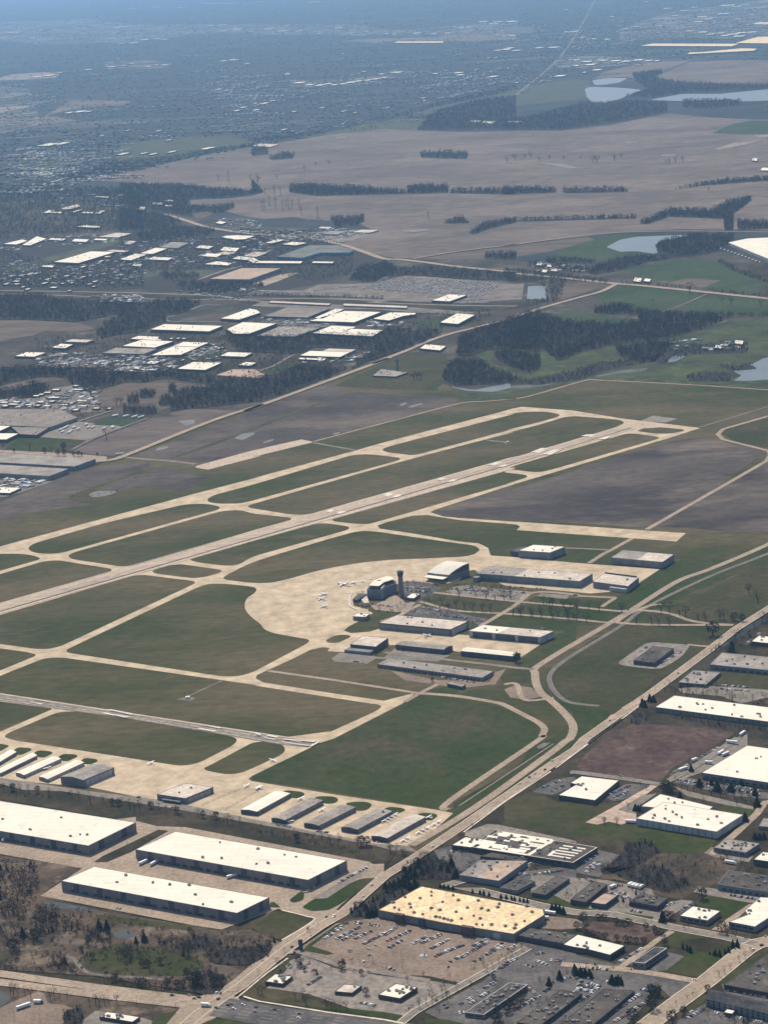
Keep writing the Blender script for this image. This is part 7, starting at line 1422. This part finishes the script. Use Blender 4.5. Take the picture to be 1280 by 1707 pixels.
# far suburb: clumps of canopy and countless small houses
def scatter_far():
    V = []; F = []; mi = []; H = []; HF = []; n = 0
    rr = random.Random(99)
    def bad(q):
        for P in FIELDS:
            if inside(q, P): return True
        return False
    FIELDS = [pxs(s) for s in ('A1 340,890 640,835 800,800 960,765 1230,712 A2 130,690 560,600 720,570 880,520 1280,435 A3 180,400 700,300 900,290 1280,285 1280,480 1280,960 0,960 A2 0,960 A1 900,960', 'A1 590,700 640,690 930,662 1100,660 1230,680 1220,700 1100,720 960,745 800,780 640,820 560,800 570,730')]
    FIELDS.append(pxs('A3 390,430 425,380 620,370 700,480 400,505'))
    TOWN = [pxs(s) for s in ('A1 -60,112 200,100 400,88 640,118 1280,118 1280,150 900,172 640,205 200,215 -60,190', 'A2 0,118 500,120 700,148 1280,95 1280,180 900,172 500,172 0,165', 'A3 560,140 800,60 1400,-20 1400,190 1000,185 760,180 560,205', 'A3 250,280 400,270 780,285 700,310 400,330 240,325', 'A2 150,385 450,390 760,335 780,350 500,415 200,425', 'A2 750,360 1280,310 1280,400 900,480 760,470', 'A3 0,150 300,120 560,90 560,220 200,260 0,250', 'A1 860,380 1280,360 1280,560 1100,560', 'A1 0,700 500,760 400,900 0,940')]
    for i in range(8000):
        q = (rr.uniform(-20, 1300), 330*rr.random()**.8)
        if bad(q): continue
        p = G(q); s = mpp(q); w_ = rr.uniform(2.0, 6)*s; hh = rr.uniform(4, 8) if q[1] < 220 else rr.uniform(6, 11); k = 5; a0 = rr.random()*6
        base = len(V); V.append((p.x, p.y, hh))
        for j in range(k):
            a = a0+6.283*j/k; V.append((p.x+w_*.5*math.cos(a)*rr.uniform(.7, 1.2), p.y+w_*1.5*math.sin(a)*rr.uniform(.7, 1.2), rr.uniform(.4, .8)*hh))
        for j in range(k): V.append((V[base+1+j][0], V[base+1+j][1], 0))
        for j in range(k): F.append((base, base+1+j, base+1+(j+1) % k)); F.append((base+1+j, base+1+k+j, base+1+k+(j+1) % k, base+1+(j+1) % k))
        mi += [rr.choice((0, 0, 1))]*(2*k)
    tag(mobj('tree_canopy', V, F, [M_twig2, mat('canopy_dark', (.036,.041,.040), (.044,.048,.044), .01, rough=1)], None, mi), 'endless dark tree canopy of the far suburbs', 'woodland', kind='stuff')
    hb = MB()
    bands = [(0, 35, 1.2), (35, 70, 2.2), (70, 120, 1), (120, 200, 1.1), (200, 330, 1.3)]
    def dens(q):
        x, y = q
        d = .35+.65*max(0, math.sin(x*.012+y*.05)+math.sin(x*.027-y*.09+2))/2
        d *= .45
        for P in TOWN:
            if inside(q, P): d += 1.2
        return d
    for i in range(6000):
        q = (rr.uniform(-20, 1300), 328*rr.random())
        if bad(q) or rr.random() > dens(q)*.55: continue
        p = G(q, 6); s = mpp(q); nrow = rr.randint(3, 14) ; d = (E1v if rr.random() < .7 else E2v).copy(); d.rotate(Matrix.Rotation(rr.uniform(-.25, .25), 3, 'Z')); az = math.atan2(d.y, d.x); tone = rr.random()
        for k in range(nrow):
            if rr.random() < .25: continue
            L = rr.uniform(9, 16)*(1+s*.07); W = rr.uniform(8, 12)*(1+s*.07); c_ = p+d*(k*(24+s*2))+Vector((rr.uniform(-6, 6), rr.uniform(-6, 6), 0))
            hb.box(c_.x, c_.y, 0, L, W, rr.uniform(7, 9), az, mi=rr.choice((0, 1, 2)) if tone > (.45 if any(inside(q, P) for P in TOWN) else .8) else rr.choice((1, 2, 3, 3)))
    tag(hb.build('suburban_houses', [WH, M_rmid, M_rgrey, mat('roof_pale_blue', (.3,.34,.38))]), 'countless tiny houses of the far suburbs among trees', 'houses', kind='stuff')
scatter_far()

# clutter of the far industrial park: parked vehicles, yards and scattered trees
wood('scattered dark trees between the roofs of the upper industrial park', ['E2 0,480 400,460 860,520 1200,560 1280,620 1280,780 700,800 0,860', 'E1 0,620 480,740 1280,640 1280,960 0,960', 'E5 0,230 640,240 1000,420 1000,620 640,700 0,560', 'E3 0,0 1280,0 1280,110 0,110'], 17, 10, floor=False, name='scattered_trees')
wood('scattered dark trees between the roofs of the middle park', ['E3 300,560 900,520 E4 200,500 900,500 1280,380 E6 640,300 E6 640,700 200,800 E4 900,880 300,860 E3 400,820', 'E8 0,380 500,380 900,360 900,430 500,520 0,520', 'E7 540,300 900,250 1000,340 700,440'], 17, 9, floor=False, name='scattered_trees')
wood('hedgerow trees along the big green fields and highway at right', ['A6 0,430 340,470 520,490 500,505 330,490 0,450', 'A6 560,500 800,515 1280,565 1280,572 800,522 560,508', 'A6 760,645 1000,650 1280,652 1280,668 1000,662 760,655', 'A6 1040,390 1280,490 1280,505 1130,455 1030,405', 'A6 0,455 300,480 280,560 230,600 220,520 100,500 0,490', 'A6 200,500 215,600 100,600 100,585 200,585', 'A6 150,395 420,430 400,455 300,450 100,420'], 12, 11, floor=False, name='hedgerow', cap=900)
wood('dark hedge strip above the car yard', ['A5 700,430 900,425 1280,455 1280,490 1000,480 760,460 660,470', 'E5 0,820 640,830 1280,850 1280,840 640,815 0,805'], 11, 11, name='hedgerow', cap=1500)
wood('dark bushes along the ditches and edges of the airfield', ['B1 340,660 560,640 720,520 730,528 570,650 350,672', 'B2 930,120 1000,110 1280,100 1280,118 1000,130 930,135'], 12, 5, floor=False, name='brush', cap=500)
wood('thin leafless trees in the yards of the business district', ['D1 120,780 700,830 960,830 960,960 500,960 100,850', 'D2 620,280 700,340 1200,480 1180,380 700,280', 'D3 1080,60 1280,100 1280,160 1060,120', 'D4 0,230 560,300 600,330 40,260', 'D4 640,290 1150,400 1150,415 640,320', 'D7 600,560 900,560 1280,700 1280,750 900,640 560,640', 'D7 900,360 1280,130 1280,200 1000,330'], 15, 8, floor=False, name='scattered_trees', cap=500)
wood('thin leafless shrubs over the brown scrubland', ['D5 0,180 400,170 1280,330 1280,700 640,640 0,590', 'D6 0,330 560,330 500,540 200,700 0,760', 'C4 -100,0 200,0 200,150 -100,300'], 13, 4, kind='round', floor=False, name='scrub', mats=[M_bark, M_shrub], cap=2500)
wood('shrubs along the strip below the lower hangars', ['C1 0,350 300,380 900,470 1280,520 1280,530 900,485 300,395 0,362', 'C2 0,530 600,640 700,700 640,690 0,545'], 7, 5, floor=False, name='scrub', mats=[M_bark, M_twig], cap=900)
def clutter():
    rr = random.Random(17); mb = MB(); L_ = []
    for s_, n in (('E1 0,700 480,760 700,760 1000,680 1280,700 1280,940 0,940', 420), ('E1 0,560 400,500 1170,480 1000,560 400,600 0,640', 160), ('E2 0,560 400,500 860,520 1280,560 1280,780 0,780', 380), ('E5 250,240 1000,220 1200,250 900,330 600,340 250,330', 260), ('E5 0,240 300,240 300,480 0,480', 120),
                  ('E3 300,680 1280,700 1280,850 900,830 300,800', 240), ('E4 0,700 500,740 500,860 0,870', 200), ('E4 600,600 950,600 900,800 600,760', 90), ('E4 500,80 1280,100 1280,240 900,230 500,150', 80), ('E6 200,270 620,290 900,330 700,345 300,330', 110), ('E6 620,580 1180,580 1000,660 500,680', 80), ('E8 0,430 220,440 220,480 0,480', 60),
                  ('E7 0,250 300,250 850,120 900,330 600,350 0,310', 240), ('E7 -60,960 440,960 300,1020 -60,1090', 70), ('E1 500,150 1100,150 1100,240 500,260', 130), ('E2 850,350 1280,350 1280,480 1000,470', 90), ('A6 130,390 400,420 380,450 140,445', 60), ('A6 800,775 1180,780 1180,830 820,830', 50), ('E3 850,180 1280,170 1280,240 900,240', 90)):
        P = [(p.x, p.y) for p in gp(s_)]; x0, x1 = min(p[0] for p in P), max(p[0] for p in P); y0, y1 = min(p[1] for p in P), max(p[1] for p in P); k = 0; it = 0
        n = int(n*.62)
        while k < n and it < 9000:
            it += 1; x, y = rr.uniform(x0, x1), rr.uniform(y0, y1)
            if not inside((x, y), P): continue
            k += 1; m_ = rr.choice((1, 2, 3, 5)); az = R(-24.5)+rr.choice((0, math.pi/2)); z = gz(x, y); c = rr.choice((0, 1, 2, 2, 3, 4))
            for j in range(m_): mb.box(x+j*4.5*math.cos(az+1.57), y+j*4.5*math.sin(az+1.57), z, rr.uniform(5, 16), 2.8, rr.uniform(2, 4), az, mi=c)
    tag(mb.build('parked_trucks', [PAINT['white'], M_rmid, M_rgrey, PAINT['silver'], PAINT['grey']]), 'countless tiny trucks, trailers and containers of the industrial parks', 'trucks', kind='stuff')
clutter()
wood('small leafless trees and shrubs on the islands of the bottom parking lots', ['D6 560,540 1280,560 1280,640 700,720 520,720', 'D6 760,300 960,290 900,420 760,460', 'D3 300,660 500,690 400,900 130,860', 'D3 560,560 900,420 960,450 600,680', 'D3 760,700 960,700 1280,900 1280,960 700,960', 'D4 0,560 400,600 300,720 0,640', 'D4 680,880 860,820 1280,920 1280,960 700,960', 'D1 420,770 700,790 1280,900 1280,960 960,900 400,800'], 16, 6, floor=False, name='scattered_trees', cap=400)
wood('shrubs and small trees around the terminal drives', ['T 60,580 300,640 560,700 760,640 700,740 300,720 60,640', 'T 760,330 1180,330 1240,440 1080,480 780,460', 'D8 140,470 430,440 560,520 700,550 560,560 200,500', 'D8 410,300 760,300 1000,350 900,400 420,350'], 9, 5, floor=False, name='brush', cap=500)
wood('bare trees scattered over the right-hand verge and lots', ['D7 560,560 1280,640 1280,700 900,640 560,620', 'D7 900,330 1000,280 1280,230 1280,340 960,350', 'D2 880,770 1280,800 1280,960 1000,900', 'D4 0,0 560,20 560,180 0,190'], 13, 7, floor=False, name='scattered_trees', cap=400)
# labels: tell repeats apart by their place along the view where nothing else does
def ordi(n): return '%d%s' % (n, 'th' if 10 <= n % 100 <= 20 else {1: 'st', 2: 'nd', 3: 'rd'}.get(n % 10, 'th'))
WORD = ['', 'first', 'second', 'third', 'fourth', 'fifth', 'sixth', 'seventh', 'eighth', 'ninth', 'tenth', 'eleventh', 'twelfth', 'thirteenth', 'fourteenth', 'fifteenth', 'sixteenth', 'seventeenth', 'eighteenth', 'nineteenth', 'twentieth']
same = {}
for ob in COL.objects:
    if ob.parent is None and 'label' in ob.keys() and 'kind' not in ob.keys(): same.setdefault((ob['label'], ob.get('group')), []).append(ob)
for (lb, g_), L_ in same.items():
    if len(L_) < 2 or len(L_) > 35: continue
    def sx(ob):
        v = ob.location-Vector((0, 0, ALT)); return v.dot(CR_)/v.dot(fw)
    L_.sort(key=sx); n = len(L_)
    for i, ob in enumerate(L_):
        suf = 'leftmost' if i == 0 else 'rightmost' if i == n-1 else (WORD[i+1] if i < 20 else ordi(i+1))+' from left'
        t = lb+', '+suf
        if len(t.split()) <= 16: ob['label'] = t

# ------------------------------------------------------------------ haze
hz = bpy.data.materials.new('haze'); hz.use_nodes = True
N = hz.node_tree.nodes; N.clear(); o_ = N.new('ShaderNodeOutputMaterial'); pv = N.new('ShaderNodeVolumePrincipled')
pv.inputs['Color'].default_value = (.36, .64, 1, 1); pv.inputs['Density'].default_value = HAZE; pv.inputs['Anisotropy'].default_value = .25
hz.node_tree.links.new(pv.outputs[0], o_.inputs['Volume'])
V, F = boxgeo(0, 50000, -1, 150000, 125000, 1181)
tag(mobj('haze', V, F, hz), 'thin blue haze over the whole plain', 'haze', kind='stuff')
